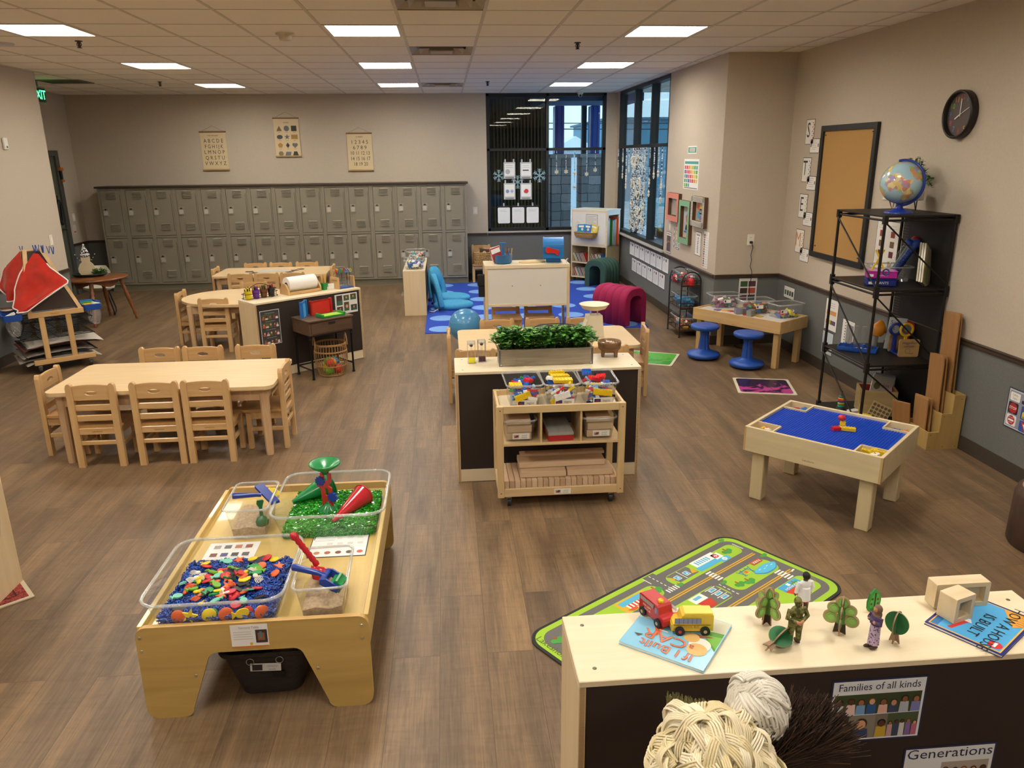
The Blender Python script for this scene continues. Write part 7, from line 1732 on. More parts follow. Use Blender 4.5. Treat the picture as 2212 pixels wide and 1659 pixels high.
for k, (x, y, c, nm) in enumerate(((1.04, 6.40, 'c0886a', 'tan'), (1.08, 6.46, 'd8c07a', 'straw'), (.86, 6.46, '5a4030', 'brown'), (.80, 6.40, '3f2f26', 'dark brown'))):
    b = MB(); b.loft([[(x_, .018 * f * cos(a), .018 * f * sin(a)) for a in [2 * pi * q / 8 for q in range(8)]] for x_, f in ((-.06, .3), (-.03, 1), (.03, .9), (.07, .2))], P(c, .8)); one('nature_piece', '%s natural piece in the black round tray' % nm, 'natural object', b, (x, y, .562), k * .8)
t = thing('kitchen_scale', 'cream kitchen scale with a wide bowl on the table behind the planter', 'scale', (1.235, 6.36, .531), .05)
cr_ = P('dcd3bd', .4)
b = MB(); b.loft([[(-.095, y, z) if 0 else p for p in rg] for rg in ([(-.075, -.07, 0), (.075, -.07, 0), (.075, .07, 0), (-.075, .07, 0)], [(-.065, -.055, .185), (.062, -.055, .185), (.062, .055, .185), (-.065, .055, .185)])], cr_, None, False); b.loft([[(-.075, -.05, .0), (-.075, .05, .0), (-.12, .05, .0), (-.12, -.05, .0)], [(-.066, -.05, .15), (-.066, .05, .15), (-.075, .05, .13), (-.075, -.05, .13)]], cr_, None, False); b.build('body', t)
for x in (-.03, .03): b = MB(); b.cyl((x, 0, .185), (x, 0, .225), .006, cr_, 8); b.build('support', t)
b = MB(); b.lathe([(.05, .225), (.10, .24), (.125, .275), (.13, .278), (.118, .276), (.09, .247), (.001, .232)], P('e6dcc6', .35), 36); b.build('weighing_bowl', t)

# ================================================================ sensory table
st = wood('sensory_wood', 'ab8b4c', 'c6a662', 'X', 3.2, .4, .15); sty = wood('sensory_deck', 'c3a356', 'd7ba6e', 'Y', 3.2, .35, .2)
SX0, SX1, SY0, SY1 = -1.188, -.343, 2.515, 3.765
t = thing('sensory_table', 'low wooden sensory table with clear tubs on top in the left foreground', 'table', (SX0, SY0, 0))
TW = SX1 - SX0
def arc(cx, cy, r, a0, a1, n=6): return [(cx + r * cos(rad(a0 + (a1 - a0) * k / n)), cy + r * sin(rad(a0 + (a1 - a0) * k / n))) for k in range(n + 1)]
out = arc(.045, .045, .045, 180, 270) + arc(.135, .035, .035, 270, 360) + arc(.285, .235, .04, 165, 90) + arc(TW - .285, .235, .04, 90, 15) + arc(TW - .135, .035, .035, 180, 270) + arc(TW - .045, .045, .045, 270, 360) + arc(TW - .04, .355, .04, 0, 90) + arc(.04, .355, .04, 90, 180)
for y, nm in ((0, 'front'), (SY1 - SY0 - .022, 'rear')):
    b = MB(); b.prism(out, -.022, 0, st, TR(0, y, 0, 0, 0, pi / 2), m2=P('c9a263', .5))
    if y == 0:
        for x, z in ((.016, .355), (.016, .298), (.195, .18), (TW - .025, .355), (TW - .025, .30), (TW - .2, .18)): b.lathe([(.006, 0), (.006, .0012), (.003, .0016), (.0025, .0008), (.0005, .0008)], P('c9c5b8', .3, .9), 10, TR(x, 0, z, 0, 0, pi / 2))
    b.build('end_panel', t)
b = MB(); b.b2(.02, .022, .345, TW - .02, SY1 - SY0 - .022, .362, sty); b.build('deck', t)
for x in (.0, TW - .02): b = MB(); b.b2(x, .022, .26, x + .02, SY1 - SY0 - .022, .388, sty, .002); b.build('side_rail', t)
b = MB(); b.b2(.17, .1, .155, .2, SY1 - SY0 - .1, .18, st); b.b2(TW - .2, .1, .155, TW - .17, SY1 - SY0 - .1, .18, st); b.build('stretcher', t)
def d_(b):
    b.sheet(.135, .095, 'e9e7e4', t=.001); b.rect(-.0675, -.0475, .0675, -.042, 'd07a2a', 1); b.text('Sensory Table', 0, .036, .0024, .013, P('9a948c')); b.lines(-.058, .018, .015, 4, .010, 'b8b4ae', .002, 1); b.rect(.022, -.03, .064, .025, '3a2f30', 1); b.rect(.03, -.02, .055, .012, '8a5a3a', 2); b.rect(.036, -.01, .046, .018, '56707a', 2.5); b.poly(circ(.006, 10, .004, -.033), 'd8a83a', 1)
decal(front_T(-.779, SY0 - .0005, .339), 'table_sign', 'white printed sign with a photo on the front panel of the sensory table', 'sign', d_)
DZ_ = .3625
big1 = bin_thing('clear_tub', 'large clear tub of blue beads and sea creatures on the sensory table', (-.908, 2.76, DZ_), .0, .50, .49, .125, 'large tubs on the sensory table', taper=.88, r=.05, t=.009)
big2 = bin_thing('clear_tub', 'large clear tub of green beads and funnels at the far end of the sensory table', (-.588, 3.43, DZ_), .0, .50, .49, .125, 'large tubs on the sensory table', taper=.88, r=.05, t=.009)
# blue ring beads
def hgt(x, y): return .048 + .010 * sin(7 * x + 1) * cos(9 * y) + .012 * math.exp(-((x + .02) ** 2 + (y - .05) ** 2) / .02)
R = random.Random(31); b = MB(); blues = [P(c, .18, 0, .3) for c in ('1a3a9a', '1f4fb8', '142a72', '2a6ad0', '1a3f8f')]
base = MB(); base.b2(-.20, -.195, .003, .20, .195, .036, P('16317c', .4), .02)
unit = []; n1, n2 = 9, 5
tor_v = [((1 + .42 * cos(2 * pi * j / n2)) * cos(2 * pi * i / n1), (1 + .42 * cos(2 * pi * j / n2)) * sin(2 * pi * i / n1), .42 * sin(2 * pi * j / n2)) for i in range(n1) for j in range(n2)]
tor_f = [[i * n2 + j, ((i + 1) % n1) * n2 + j, ((i + 1) % n1) * n2 + (j + 1) % n2, i * n2 + (j + 1) % n2] for i in range(n1) for j in range(n2)]
def scatter(b, n, fn, mats, R):
    for k in range(n):
        x, y, z, s_ = fn(k); A = M.Translation((x, y, z)) @ M.Rotation(R.uniform(0, 6.3), 4, 'Z') @ M.Rotation(R.uniform(-1, 1), 4, 'X') @ M.Rotation(R.uniform(-1, 1), 4, 'Y') @ M.Diagonal((s_, s_, s_, 1))
        b.add(tor_v, tor_f, R.choice(mats), A, True)
def f1(k):
    if k % 5 == 0:
        side = R.choice((0, 0, 1, 2)); u_ = R.uniform(-.20, .20); z = R.uniform(.006, .045)
        q = .215 + .02 * z / .12
        return ((u_, -q + .012, z, .0052), (q - .012, u_, z, .0052), (-q + .012, u_, z, .0052))[side]
    x, y = R.uniform(-.205, .205), R.uniform(-.20, .20); return (x, y, hgt(x, y) + R.uniform(-.006, .004), .0052)
scatter(b, 3600, f1, blues, R); base.v and None
b2_ = MB(); b2_.loft([[(-.205 + .0205 * i, -.2 + .02 * j, hgt(-.205 + .0205 * i, -.2 + .02 * j) - .006) for i in range(21)] for j in range(21)], P('16317c', .4), None, True, False); b.v += []
off = len(b.v)
for src in (base, b2_):
    for m in src.mats:
        fs = [f for f, i in zip(src.f, src.mi) if src.mats[i] is m]; b.add(src.v, fs, m)
stuff('blue_beads', 'heap of small blue ring beads in the front clear tub', 'beads', b, (-.908, 2.76, DZ_))
# sea creature counters
chip = {'red': 'c4242b', 'orange': 'e2622a', 'yellow': 'e6c91f', 'green': '23904a', 'mint': '6fc0a8', 'white': 'e8e2d4', 'black': '1d1f26', 'pink': 'd8405a', 'lime': '6aa82a'}
def chip_shape(kind, m):
    b = MB()
    if kind == 'disc': b.lathe([(.001, 0), (.019, 0), (.021, .003), (.019, .006), (.001, .006)], m, 16)
    elif kind == 'fish': b.prism([(-.03, .012), (-.018, .002)] + [(.02 * cos(a), .014 * sin(a)) for a in [pi - .3 - (2 * pi - .6) * k / 12 for k in range(13)]] + [(-.018, -.002), (-.03, -.012)], 0, .006, m)
    elif kind == 'star': b.prism([(.024 * (1 if k % 2 == 0 else .42) * cos(pi * k / 5), .024 * (1 if k % 2 == 0 else .42) * sin(pi * k / 5)) for k in range(10)], 0, .006, m)
    elif kind == 'ray':
        b.prism([(.03, 0), (.008, .02), (-.02, .014), (-.028, .002), (-.028, -.002), (-.02, -.014), (.008, -.02)], 0, .005, m)
    else:
        b.ball((0, 0, .005), (.013, .01, .006), m, 10)
        for q in range(6): a = -1 + q * .4; b.tube([(-.008, .004 * (q - 2.5), .004), (-.022, .006 * (q - 2.5), .006), (-.036, .005 * (q - 2.5) + .003, .003)], .0017, m, 5)
    return b
plan = (('red', 'disc', 10), ('orange', 'disc', 5), ('yellow', 'disc', 8), ('mint', 'fish', 7), ('black', 'ray', 8), ('white', 'squid', 7), ('yellow', 'squid', 5), ('green', 'fish', 6), ('orange', 'star', 5), ('lime', 'fish', 5), ('red', 'fish', 4), ('pink', 'disc', 3), ('black', 'squid', 4), ('orange', 'squid', 3), ('green', 'disc', 2))
kn = {'disc': 'round counter', 'fish': 'fish-shaped counter', 'star': 'starfish counter', 'ray': 'ray-shaped counter', 'squid': 'squid-shaped counter'}
R = random.Random(66)
for col, kind, n in plan:
    p0 = None
    for k in range(n):
        while True:
            x, y = R.gauss(.02, .10), R.gauss(-.02, .095)
            if abs(x) < .19 and abs(y) < .185: break
        if k == 0 and R.random() < .8: y = -.19 if kind == 'disc' else y
        z = hgt(x, y) + R.uniform(.004, .014); q = (-.908 + x, 2.76 + y, DZ_ + z)
        if p0 is None: o = p0 = one('sea_counter', '%s %s lying on the blue beads' % (col, kn[kind]), 'counter', chip_shape(kind, P(chip[col], .45)), q, 0, '%s %ss' % (col, kn[kind]))
        else: o = dup(p0, q)
        o.rotation_euler = (R.uniform(-.4, .4), R.uniform(-.4, .4), R.uniform(0, 6.3))
        if y == -.19: o.rotation_euler = (1.3, 0, R.uniform(-.3, .3)); o.location.z = DZ_ + .045
for k, (x, col) in enumerate(((-.13, 'orange'), (-.09, 'yellow'), (-.02, 'yellow'), (.04, 'orange'), (.10, 'yellow'), (.17, 'orange'))):
    o = one('sea_counter', '%s counter pressed against the front wall of the tub' % col, 'counter', chip_shape(('disc', 'star', 'disc', 'disc', 'fish', 'disc')[k], P(chip[col], .45)), (-.908 + x, 2.76 - .205, DZ_ + .05), 0, '%s counters against the front wall' % col); o.rotation_euler = (1.45, 0, .1 * k); o.scale = (1.25,) * 3
# green beads
b = MB(); R = random.Random(41); greens = [P(c, .15, 0, .4) for c in ('1f8f1c', '2fae28', '146a18', '4fc43a', '1a7a1f')]
def hg(x, y): return .04 + .006 * sin(8 * x) * cos(7 * y + 1)
cube_v = [(sx * .5, sy * .5, sz * .5) for sx in (-1, 1) for sy in (-1, 1) for sz in (-1, 1)]; cube_f = [[0, 1, 3, 2], [4, 6, 7, 5], [0, 4, 5, 1], [2, 3, 7, 6], [0, 2, 6, 4], [1, 5, 7, 3]]
for k in range(5200):
    if k % 5 == 0: x = R.uniform(-.205, .205); y = -.212; z = R.uniform(.004, .04)
    elif k % 17 == 1: x = R.choice((-1, 1)) * .208; y = R.uniform(-.2, .2); z = R.uniform(.004, .04)
    else: x, y = R.uniform(-.207, .207), R.uniform(-.205, .205); z = hg(x, y) + R.uniform(-.004, .004)
    b.add(cube_v, cube_f, R.choice(greens), M.Translation((x, y, z)) @ M.Rotation(R.uniform(0, 6.3), 4, 'Z') @ M.Rotation(R.uniform(-1.2, 1.2), 4, 'X') @ M.Diagonal((.0105, .0042, .0042, 1)))
b.b2(-.206, -.206, .003, .206, .206, .036, P('1c7a1c', .4))
stuff('green_beads', 'layer of tiny shiny green beads in the far clear tub', 'beads', b, (-.588, 3.43, DZ_))
# funnels and sand wheel
def cone(label, tip, base, r, m):
    t = thing('funnel_cone', label, 'funnel', tip, 0, 'funnels in the green beads')
    d = V(base) - V(tip)
    b = MB(); b.tube([(0, 0, 0), d * .04, d * .95, d], [.008, .01, r * .97, r], m, 32); b.build('cone', t)
    n_ = d.normalized(); e = n_.orthogonal().normalized(); f = n_.cross(e)
    b = MB(); b.tube([d + (e * cos(a) + f * sin(a)) * r for a in [2 * pi * k / 32 for k in range(32)]], .004, m, 6, True); b.build('rim', t)
    return t
gm_ = P('1a8a4a', .25, 0, .3); rm_ = P('c0222c', .22, 0, .4)
cone('red plastic funnel cone lying in the green beads', (-.573, 3.275, .412), (-.45, 3.47, .452), .052, rm_)
cone('green plastic funnel cone lying behind the sand wheel tower', (-.80, 3.50, .415), (-.625, 3.60, .468), .058, gm_)
t = thing('sand_wheel_tower', 'red, blue and green sand wheel tower standing in the green beads', 'toy', (-.617, 3.43, .395), -.3)
b = MB(); b.lathe([(.052, 0), (.05, .008), (.02, .03), (.016, .04)], gm_, 24); b.build('foot', t)
for s_ in (-1, 1):
    b = MB(); x = s_ * .018
    b.prism([(-.009, .02), (.009, .02), (.009, .045), (.026, .05), (.026, .075), (.009, .082), (.009, .12), (-.008, .13), (.009, .15), (.009, .195), (-.009, .195), (-.009, .16), (-.03, .15), (-.03, .125), (-.009, .115)], -.005, .005, rm_, TR(x, 0, 0, 0, 0, pi / 2) @ M.Rotation(pi / 2 if 0 else 0, 4, 'Y')); b.build('side_plate', t)
for x, z in ((-.028, .155), (.03, .075)):
    b = MB(); b.prism([((.026 if k % 2 else .019) * cos(2 * pi * k / 20), (.026 if k % 2 else .019) * sin(2 * pi * k / 20)) for k in range(20)], -.008, .008, P('1f3fa8', .3), TR(x, -.004, z, 0, 0, pi / 2)); b.build('gear_wheel', t)
b = MB(); b.lathe([(.014, .19), (.02, .205), (.068, .235), (.074, .242), (.074, .25), (.066, .25), (.02, .215), (.008, .21)], gm_, 32); b.build('funnel_dish', t)
# sand tubs
sand = noisy('sand', 'a98f72', 'cbb190', 90, rough=.95, detail=5, dist=0, bump=.5, bscale=300)
def sand_tub(label, x, y, rz, seed, mound):
    bin_thing('sand_tub', label, (x, y, DZ_), rz, .185, .30, .155, 'sand tubs', taper=.80, r=.022)
    R = random.Random(seed); b = MB(); W_, D_ = .146, .238; n = 22
    ph = [(R.uniform(20, 70), R.uniform(20, 70), R.uniform(0, 6), R.uniform(.001, .004)) for _ in range(8)]
    h = lambda u, v: .05 + mound * math.exp(-((u - .0) ** 2 + (v - .02) ** 2) / .004) + sum(a * sin(p * u + c) * cos(q * v + c) for p, q, c, a in ph)
    top = [[(W_ * (i / n - .5) * (1 + .9 * .14 * 0), D_ * (j / n - .5), max(.02, h(W_ * (i / n - .5), D_ * (j / n - .5)))) for i in range(n + 1)] for j in range(n + 1)]
    b.loft(top, sand, None, True, False)
    ring = [top[0][i] for i in range(n + 1)] + [top[j][n] for j in range(1, n + 1)] + [top[n][i] for i in range(n - 1, -1, -1)] + [top[j][0] for j in range(n - 1, 0, -1)]
    b.loft([[(x_ * .97, y_ * .97, .003) for x_, y_, z_ in ring], ring], sand, None, False, True, True, False)
    stuff('play_sand', 'tan play sand in the %s clear sand tub' % ('far' if y > 3 else 'near'), 'sand', b, (x, y, DZ_), rz)
sand_tub('narrow clear tub of sand at the far left of the sensory table', -.953, 3.365, .02, 3, .012)
sand_tub('narrow clear tub of sand at the near right of the sensory table', -.518, 2.675, .03, 4, .03)
bl = P('1c3c98', .28, 0, .3)
# far tub tools
t = thing('sand_rake', 'blue plastic sand tool with a long handle across the far sand tub', 'sand toy', (-1.03, 3.335, .535), .1)
b = MB(); b.tube([(0, 0, 0), (.01, 0, 0), (.10, .01, -.008), (.125, .012, -.012)], [.014, .014, .010, .009], bl, 12); b.build('handle', t)
b = MB(); b.loft([[(.115 + .055 * f, .03 - .05 * f, -.01 - .045 * f + z) for z in (0, .012)] + [(.15 + .055 * f, .055 - .05 * f, -.01 - .045 * f + z) for z in (.012, 0)] for f in (-.4, 0, .5, 1)], bl, None, False); b.build('blade', t)
t = thing('sand_scoop', 'green plastic scoop standing in the far sand tub', 'sand toy', (-.895, 3.28, .41), .3)
b = MB(); b.loft([[(x * f, y * f, z) for x, y in circ(.03, 18, 0, 0, .022)] for f, z in ((.35, -.012), (.9, .0), (1, .02), (.7, .036), (.25, .045))], P('17663a', .3)); b.build('scoop_head', t)
b = MB(); b.loft([[(-.008, .0, .04), (.008, .0, .04), (.006, .008, .04), (-.006, .008, .04)], [(-.008, .004, .085), (.008, .004, .085), (.006, .012, .085), (-.006, .012, .085)], [(-.017, .004, .105), (.017, .004, .115), (.014, .014, .115), (-.014, .014, .105)], [(-.014, .004, .12), (.014, .004, .12), (.012, .014, .12), (-.012, .014, .12)]], P('17663a', .3), None, False); b.build('handle', t)
b = MB(); b.prism([((.032 + .006 * (k % 2)) * cos(2 * pi * k / 14), (.022 + .005 * (k % 2)) * sin(2 * pi * k / 14)) for k in range(14)], 0, .018, P('e3c52a', .35)); o = one('sand_mould', 'yellow ridged sand mould leaning in the far sand tub', 'sand toy', b, (-.875, 3.42, .50)); o.rotation_euler = (.7, .5, .6)
# near tub tools
t = thing('sand_sieve', 'red plastic sieve scoop with a twisted handle in the near sand tub', 'sand toy', (-.535, 2.73, .47), 0)
b = MB(); hd = [V((-.015, -.01, .03)) + V((-.085, .02, .125)) * f for f in [k / 14 for k in range(15)]]
b.tube(hd, [.010 + (.003 if k % 2 else 0) + (.004 if k > 12 else 0) for k in range(15)], rm_, 10); b.ball(tuple(hd[-1]), (.016, .014, .014), rm_, 12); b.build('twisted_handle', t)
b = MB(); T = TR(.0, -.015, 0, 0, .25, -.5); b.lathe([(.03, -.03), (.045, .0), (.047, .02), (.043, .02), (.04, .0), (.026, -.026), (.001, -.026)], rm_, 26, T); b.build('sieve_cup', t)
t = thing('sand_roller', 'blue handled sand roller with a green drum on the near sand tub', 'sand toy', (-.618, 2.60, .565), -.2)
b = MB(); b.tube([(0, 0, 0), (.012, 0, 0), (.10, .0, -.02), (.125, .0, -.03)], [.013, .014, .010, .010], bl, 14); b.build('handle', t)
b = MB()
for s_ in (-1, 1): b.prism([(.115, -.022), (.14, -.02), (.19, -.05), (.178, -.075), (.15, -.062), (.12, -.045)], s_ * .036 - .004, s_ * .036 + .004, bl, TR(0, 0, 0, 0, 0, pi / 2))
b.b2(.112, -.036, -.05, .135, .036, -.022, bl, .004); b.build('fork', t)
b = MB(); b.prism([((.026 if k % 4 < 2 else .02) * cos(2 * pi * k / 20), (.026 if k % 4 < 2 else .02) * sin(2 * pi * k / 20)) for k in range(20)], -.03, .03, gm_, TR(.172, 0, -.055, 0, 0, pi / 2)); b.build('drum', t)
def d_(b):
    b.sheet(.22, .15, 'e6e6e3', t=.001)
    for k, c in enumerate(('a8a096', '6a6a6c', 'b5785a', '9a5a40')): b.rect(-.085 + k * .046, .02, -.055 + k * .046, .05, c, 1); b.rect(-.085 + k * .046, -.05, -.055 + k * .046, -.02, ('7a4a44', '4a4f80', '3f4046', '5a5a5c')[k], 1)
decal(onwall('up', -1.0, 3.13, DZ_ + .0005), 'picture_sheet', 'white sheet of small pictures under the near edge of the left sand tub', 'sheet', d_)
def d_(b):
    b.sheet(.255, .195, 'efedea', '2f2f33', .004, t=.001); b.rect(-.12, .06, -.07, .092, '5a5a5c', 1)
    for k in range(4): b.lines(-.06 + k * .045, .08, -.03 + k * .045, 2, .012, '9a9a98', .0025); b.rect(-.055 + k * .045, .01, -.03 + k * .045, .03, 'd8d4ce', 1)
    for k, c in enumerate(('c9805a', 'b05a3f', '7a3f30', '5a4a44', 'c0604a')): b.poly(circ(.014, 10, -.09 + k * .047, -.06), c, 1)
decal(onwall('up', -.53, 3.125, DZ_ + .0005), 'activity_sheet', 'printed sheet with a dark border lying between the tubs on the sensory table', 'sheet', d_)
b = MB(); b.sheet(.09, .05, 'e4e6e6', t=.001); one('paper_note', 'small white note at the foot of the green bead tub', 'note', b, T=onwall('up', -.60, 3.20, DZ_ + .003))
# basket under the table
t = thing('wicker_bin', 'dark brown wicker basket with a hanging tag under the sensory table', 'basket', (-.757, 2.72, 0), .03)
wk = noisy('dark_wicker', '1e1512', '3a2a22', 30, (1, 1, 12), .6, 1, .3, bump=.6, bscale=90)
b = MB(); rg = []
for k in range(14):
    f = k / 13; w, d = .235 + .10 * f, .20 + .09 * f; rg.append([(x * (1 + (.006 if (i + k) % 2 else 0)), y * (1 + (.006 if (i + k) % 2 else 0)), .004 + .205 * f) for i, (x, y) in enumerate(rrect(w, d, .05, 6))])
b.loft(rg, wk, None, True, True, True, False); b.build('woven_wall', t)
b = MB(); b.tube([(x, y, .213) for x, y in rrect(.345, .30, .055, 6)], .009, wk, 8, True); b.build('rim', t)
b = MB(); b.b2(.02, -.137, .10, .065, -.131, .125, P('0b0908')); b.build('hand_hole', t)
b = MB(); T = M.Translation((0, -.145, .155)) @ M.Rotation(pi / 2, 4, 'X') @ M.Rotation(-.06, 4, 'Z'); b.sheet(.115, .034, 'd8dadb', t=.001, T=T); b.rect(-.05, -.013, -.012, .013, '2a2428', 1, T); b.text('sensory', .025, .007, .0032, .013, P('8a8d90'), T); b.text('tools', .025, -.008, .0032, .013, P('8a8d90'), T); b.build('tag', t)
for x in (-.055, .055): b = MB(); b.torus((0, 0, 0), .014, .002, P('c0c0c0', .25, 1), 16, 5, TR(x, -.148, .185, 0, 0, pi / 2)); b.build('tag_ring', t)
for k, (x, y, c, nm, sz) in enumerate(((-.84, 2.73, '1c3f9a', 'blue', .05), (-.69, 2.70, 'b3a01f', 'yellow', .06), (-.76, 2.78, '8a7a1a', 'mustard', .05), (-.65, 2.76, 'a8951c', 'dull yellow', .045))):
    b = MB(); b.lathe([(.2 * sz, 0), (sz, .2 * sz), (sz * 1.05, sz * .9), (.9 * sz, sz * 1.2), (.01, sz * 1.3)], P(c, .35), 16); one('sand_cup', '%s plastic cup in the dark wicker basket' % nm, 'sand toy', b, (x, y, .10 + .02 * (k % 2)), k)

# ================================================================ road carpet
CA = math.atan2(.566, .824)
t = thing('road_carpet', 'green play carpet printed with a town and roads behind the foreground shelf', 'carpet', (.27, 2.88, .001), CA)
CL, CWd = 1.47, .72
def lc_(x0, v0, x1, v1): return (x0, -v1, x1, -v0)
b = MB(); b.prism(rrect(CL, CWd, .10, 8, CL / 2, -CWd / 2), 0, .006, P('2e2f2c', .9)); b.build('bound_edge', t)
cg = 'a0c93a'; cr2 = '6c6a68'
class _C(MB): pass
b = MB(); Z = TR(0, 0, .005)
def R_(u0, v0, u1, v1, c, k=1): b.rect(u0, -v1, u1, -v0, c, k, Z, .95)
def Q_(pts, c, k=1): b.poly([(u_, -v_) for u_, v_ in pts], c, k, Z, .95)
b.poly(rrect(CL - .03, CWd - .03, .088, 8, CL / 2, -CWd / 2), cg, 0, Z, .95)
b.poly(rrect(CL - .09, CWd - .09, .075, 8, CL / 2, -CWd / 2), cr2, .6, Z, .95)
# green town blocks
def block(u0, v0, u1, v1, r=.04): b.poly(rrect(u1 - u0, v1 - v0, r, 6, (u0 + u1) / 2, -(v0 + v1) / 2), cg, 1, Z, .95)
block(.84, .085, 1.39, .188); block(.14, .085, .757, .188); block(1.03, .283, 1.39, .41, .05); block(.14, .283, .99, .41); block(.14, .50, 1.39, .635)
R_(.76, .022, .84, .19, cr2, 1.2)
for v_ in (.2285, .2415, .4465, .4595):
    R_(.15, v_ - .0035, 1.05 if v_ < .3 else 1.32, v_ + .0035, 'd9a926', 1.5); R_(1.065 if v_ < .3 else 1.345, v_ - .0035, 1.40, v_ + .0035, 'd9a926', 1.5)
for k in range(5):
    R_(1.035, .197 + .018 * k, 1.075, .207 + .018 * k, 'f0efea', 2); R_(1.305, .413 + .018 * k, 1.355, .423 + .018 * k, 'f0efea', 2); R_(.765 + .017 * k, .165, .774 + .017 * k, .195, 'f0efea', 2)
for k in range(6): R_(.798, .03 + .025 * k, .803, .043 + .025 * k, 'f0efea', 2)
for k in range(5): R_(1.0 + .004, .30 + .025 * k, 1.009, .315 + .025 * k, 'f0efea', 2)
R_(.755, .028, .76, .085, 'f0efea', 2); R_(1.395, .10, 1.40, .17, 'f0efea', 2)
# hospital
R_(1.055, .08, 1.235, .135, 'f2f2ee', 2); R_(1.20, .10, 1.255, .185, 'f2f2ee', 2); R_(1.04, .135, 1.20, .172, '56b4dd', 2.5); R_(1.20, .15, 1.275, .187, '56b4dd', 2.6); b.poly(circ(.016, 16, 1.237, -.168, .014), 'eef4f6', 3, Z); b.text('H', 1.237, -.168, .0085, .026, P('3f9ac8'), None, pi)
for k in range(6): R_(1.075 + .018 * k, .092, 1.086 + .018 * k, .125, '6ab8dc', 3)
b.poly(circ(.017, 16, 1.222, -.122), 'd8322f', 3, Z); R_(1.21, .119, 1.234, .125, 'f4f4f4', 4); R_(1.219, .111, 1.225, .133, 'f4f4f4', 4)
# parking
Q_([(.86, .09), (1.015, .088), (1.03, .165), (.88, .168)], '6f6d6a', 2); R_(.935, .09, .939, .165, 'f0efea', 3)
for u_ in (.90, .968): R_(u_ - .016, .115, u_ + .016, .15, 'f0f4f4', 3); R_(u_ - .013, .118, u_ + .013, .147, '4ab0dc', 4); b.text('P', u_, -.1325, .0095, .026, P('f4f8f8'), None, pi)
Q_([(.99, .15), (1.02, .11), (1.025, .16)], 'd8a826', 3); Q_([(.865, .10), (.885, .13), (.865, .14)], 'd8a826', 3)
def tree(u_, v_, s_=1.): 
    R_(u_ - .004 * s_, v_ - .02 * s_, u_ + .004 * s_, v_, 'a05a2a', 2.5)
    for dx, dy in ((0, .012), (-.014, .004), (.014, .004)): b.poly(circ(.013 * s_, 10, u_ + dx * s_, -(v_ + dy * s_)), '3f9a3a', 3 + dx * 9, Z)
for p in ((1.31, .125, 1.3), (1.147, .375, 1.3), (1.086, .36, 1.2), (.734, .13, 1.4), (.10, .115, 1.3), (1.42, .275, .9), (1.04, .30, .8), (.86, .175, .8), (1.30, .53, 1.), (.30, .13, 1.2), (.45, .35, 1.2), (.66, .55, 1.2), (1.385, .035, .8)): tree(*p)
# park
R_(1.29, .275, 1.37, .31, 'b5532f', 3); b.text('PARK', 1.33, -.2925, .0092, .026, P('f6efe6'), None, pi)
b.poly([(1.315 + .085 * cos(a) * (1 + .12 * sin(3 * a)), -.365 + .034 * sin(a)) for a in [2 * pi * k / 24 for k in range(24)]], '2f94c4', 3, Z); b.poly([(1.318 + .08 * cos(a) * (1 + .12 * sin(3 * a)), -.361 + .030 * sin(a)) for a in [2 * pi * k / 24 for k in range(24)]], '55bde6', 3.5, Z)
for k in range(4): R_(1.27 + .03 * k, .35 + .008 * (k % 2), 1.285 + .03 * k, .353 + .008 * (k % 2), 'eaf6fa', 4)
for u_ in (1.17, 1.235): Q_([(u_ - .012, .29), (u_ - .007, .29), (u_ + .016, .345), (u_ + .011, .345)], '2f6fae', 3); Q_([(u_ + .025, .29), (u_ + .02, .29), (u_ - .003, .345), (u_ + .002, .345)], '2f6fae', 3.2)
R_(1.17, .30, 1.245, .305, '2f6fae', 3.4); R_(1.195, .31, 1.215, .33, 'e06a2a', 3.4); R_(1.185, .33, 1.225, .335, 'd8c83a', 3.4)
# fire station, shop, car wash, homes
R_(.48, .09, .68, .18, 'd8b03a', 2); R_(.50, .10, .66, .135, '5ab4d8', 3); R_(.52, .135, .66, .165, 'f0ece6', 3)
for k in range(6): R_(.53 + .022 * k, .135, .541 + .022 * k, .165, 'd8432f', 4)
Q_([(.50, .165), (.64, .165), (.62, .185), (.52, .185)], 'd8602f', 4); b.text('FIRE', .57, -.176, .0095, .018, P('f6efe6'), None, pi)
R_(.80, .29, .98, .405, '6f6d6a', 2)
for k in range(3): R_(.90 - .0 * k, .295 + .036 * k, .975, .299 + .036 * k, 'f0efea', 3); R_(.915, .303 + .036 * k, .96, .323 + .036 * k, 'e8f2f4', 3); R_(.92, .306 + .036 * k, .955, .32 + .036 * k, '5ab4d8', 4)
R_(.78, .29, .87, .34, 'f0ece6', 3.2); R_(.80, .30, .85, .32, '6ab8dc', 4); Q_([(.79, .34), (.88, .345), (.86, .40), (.80, .40)], 'c9432f', 3.6)
R_(1.19, .505, 1.34, .55, '4aa8d8', 2); R_(1.25, .51, 1.27, .53, 'f0f4f4', 3); Q_([(1.19, .55), (1.34, .55), (1.32, .60), (1.21, .60)], 'd0482f', 2.4); b.text('CARWASH', 1.265, -.54, .0085, .023, P('f4f8fa'), None, pi)
for k in range(12): a = -.6 + k * .2; Q_([(1.36 + .05 * cos(a), .55 + .045 * sin(a)), (1.366 + .05 * cos(a + .18), .55 + .045 * sin(a + .18)), (1.36 + .055 * cos(a + .18), .55 + .05 * sin(a + .18))], 'd8a826', 3)
Q_([(1.385, .46), (1.405, .455), (1.405, .452), (1.418, .459), (1.405, .466), (1.405, .463), (1.385, .468)], 'f0efea', 2)
R_(.25, .30, .40, .40, 'c9603a', 2); R_(.55, .52, .75, .62, '5a9ac8', 2); R_(.85, .52, 1.05, .62, 'd8b04a', 2)
b.text('Lakeshore', .045, -.15, .0075, .048, P('4a5a22'), None, -pi / 2)
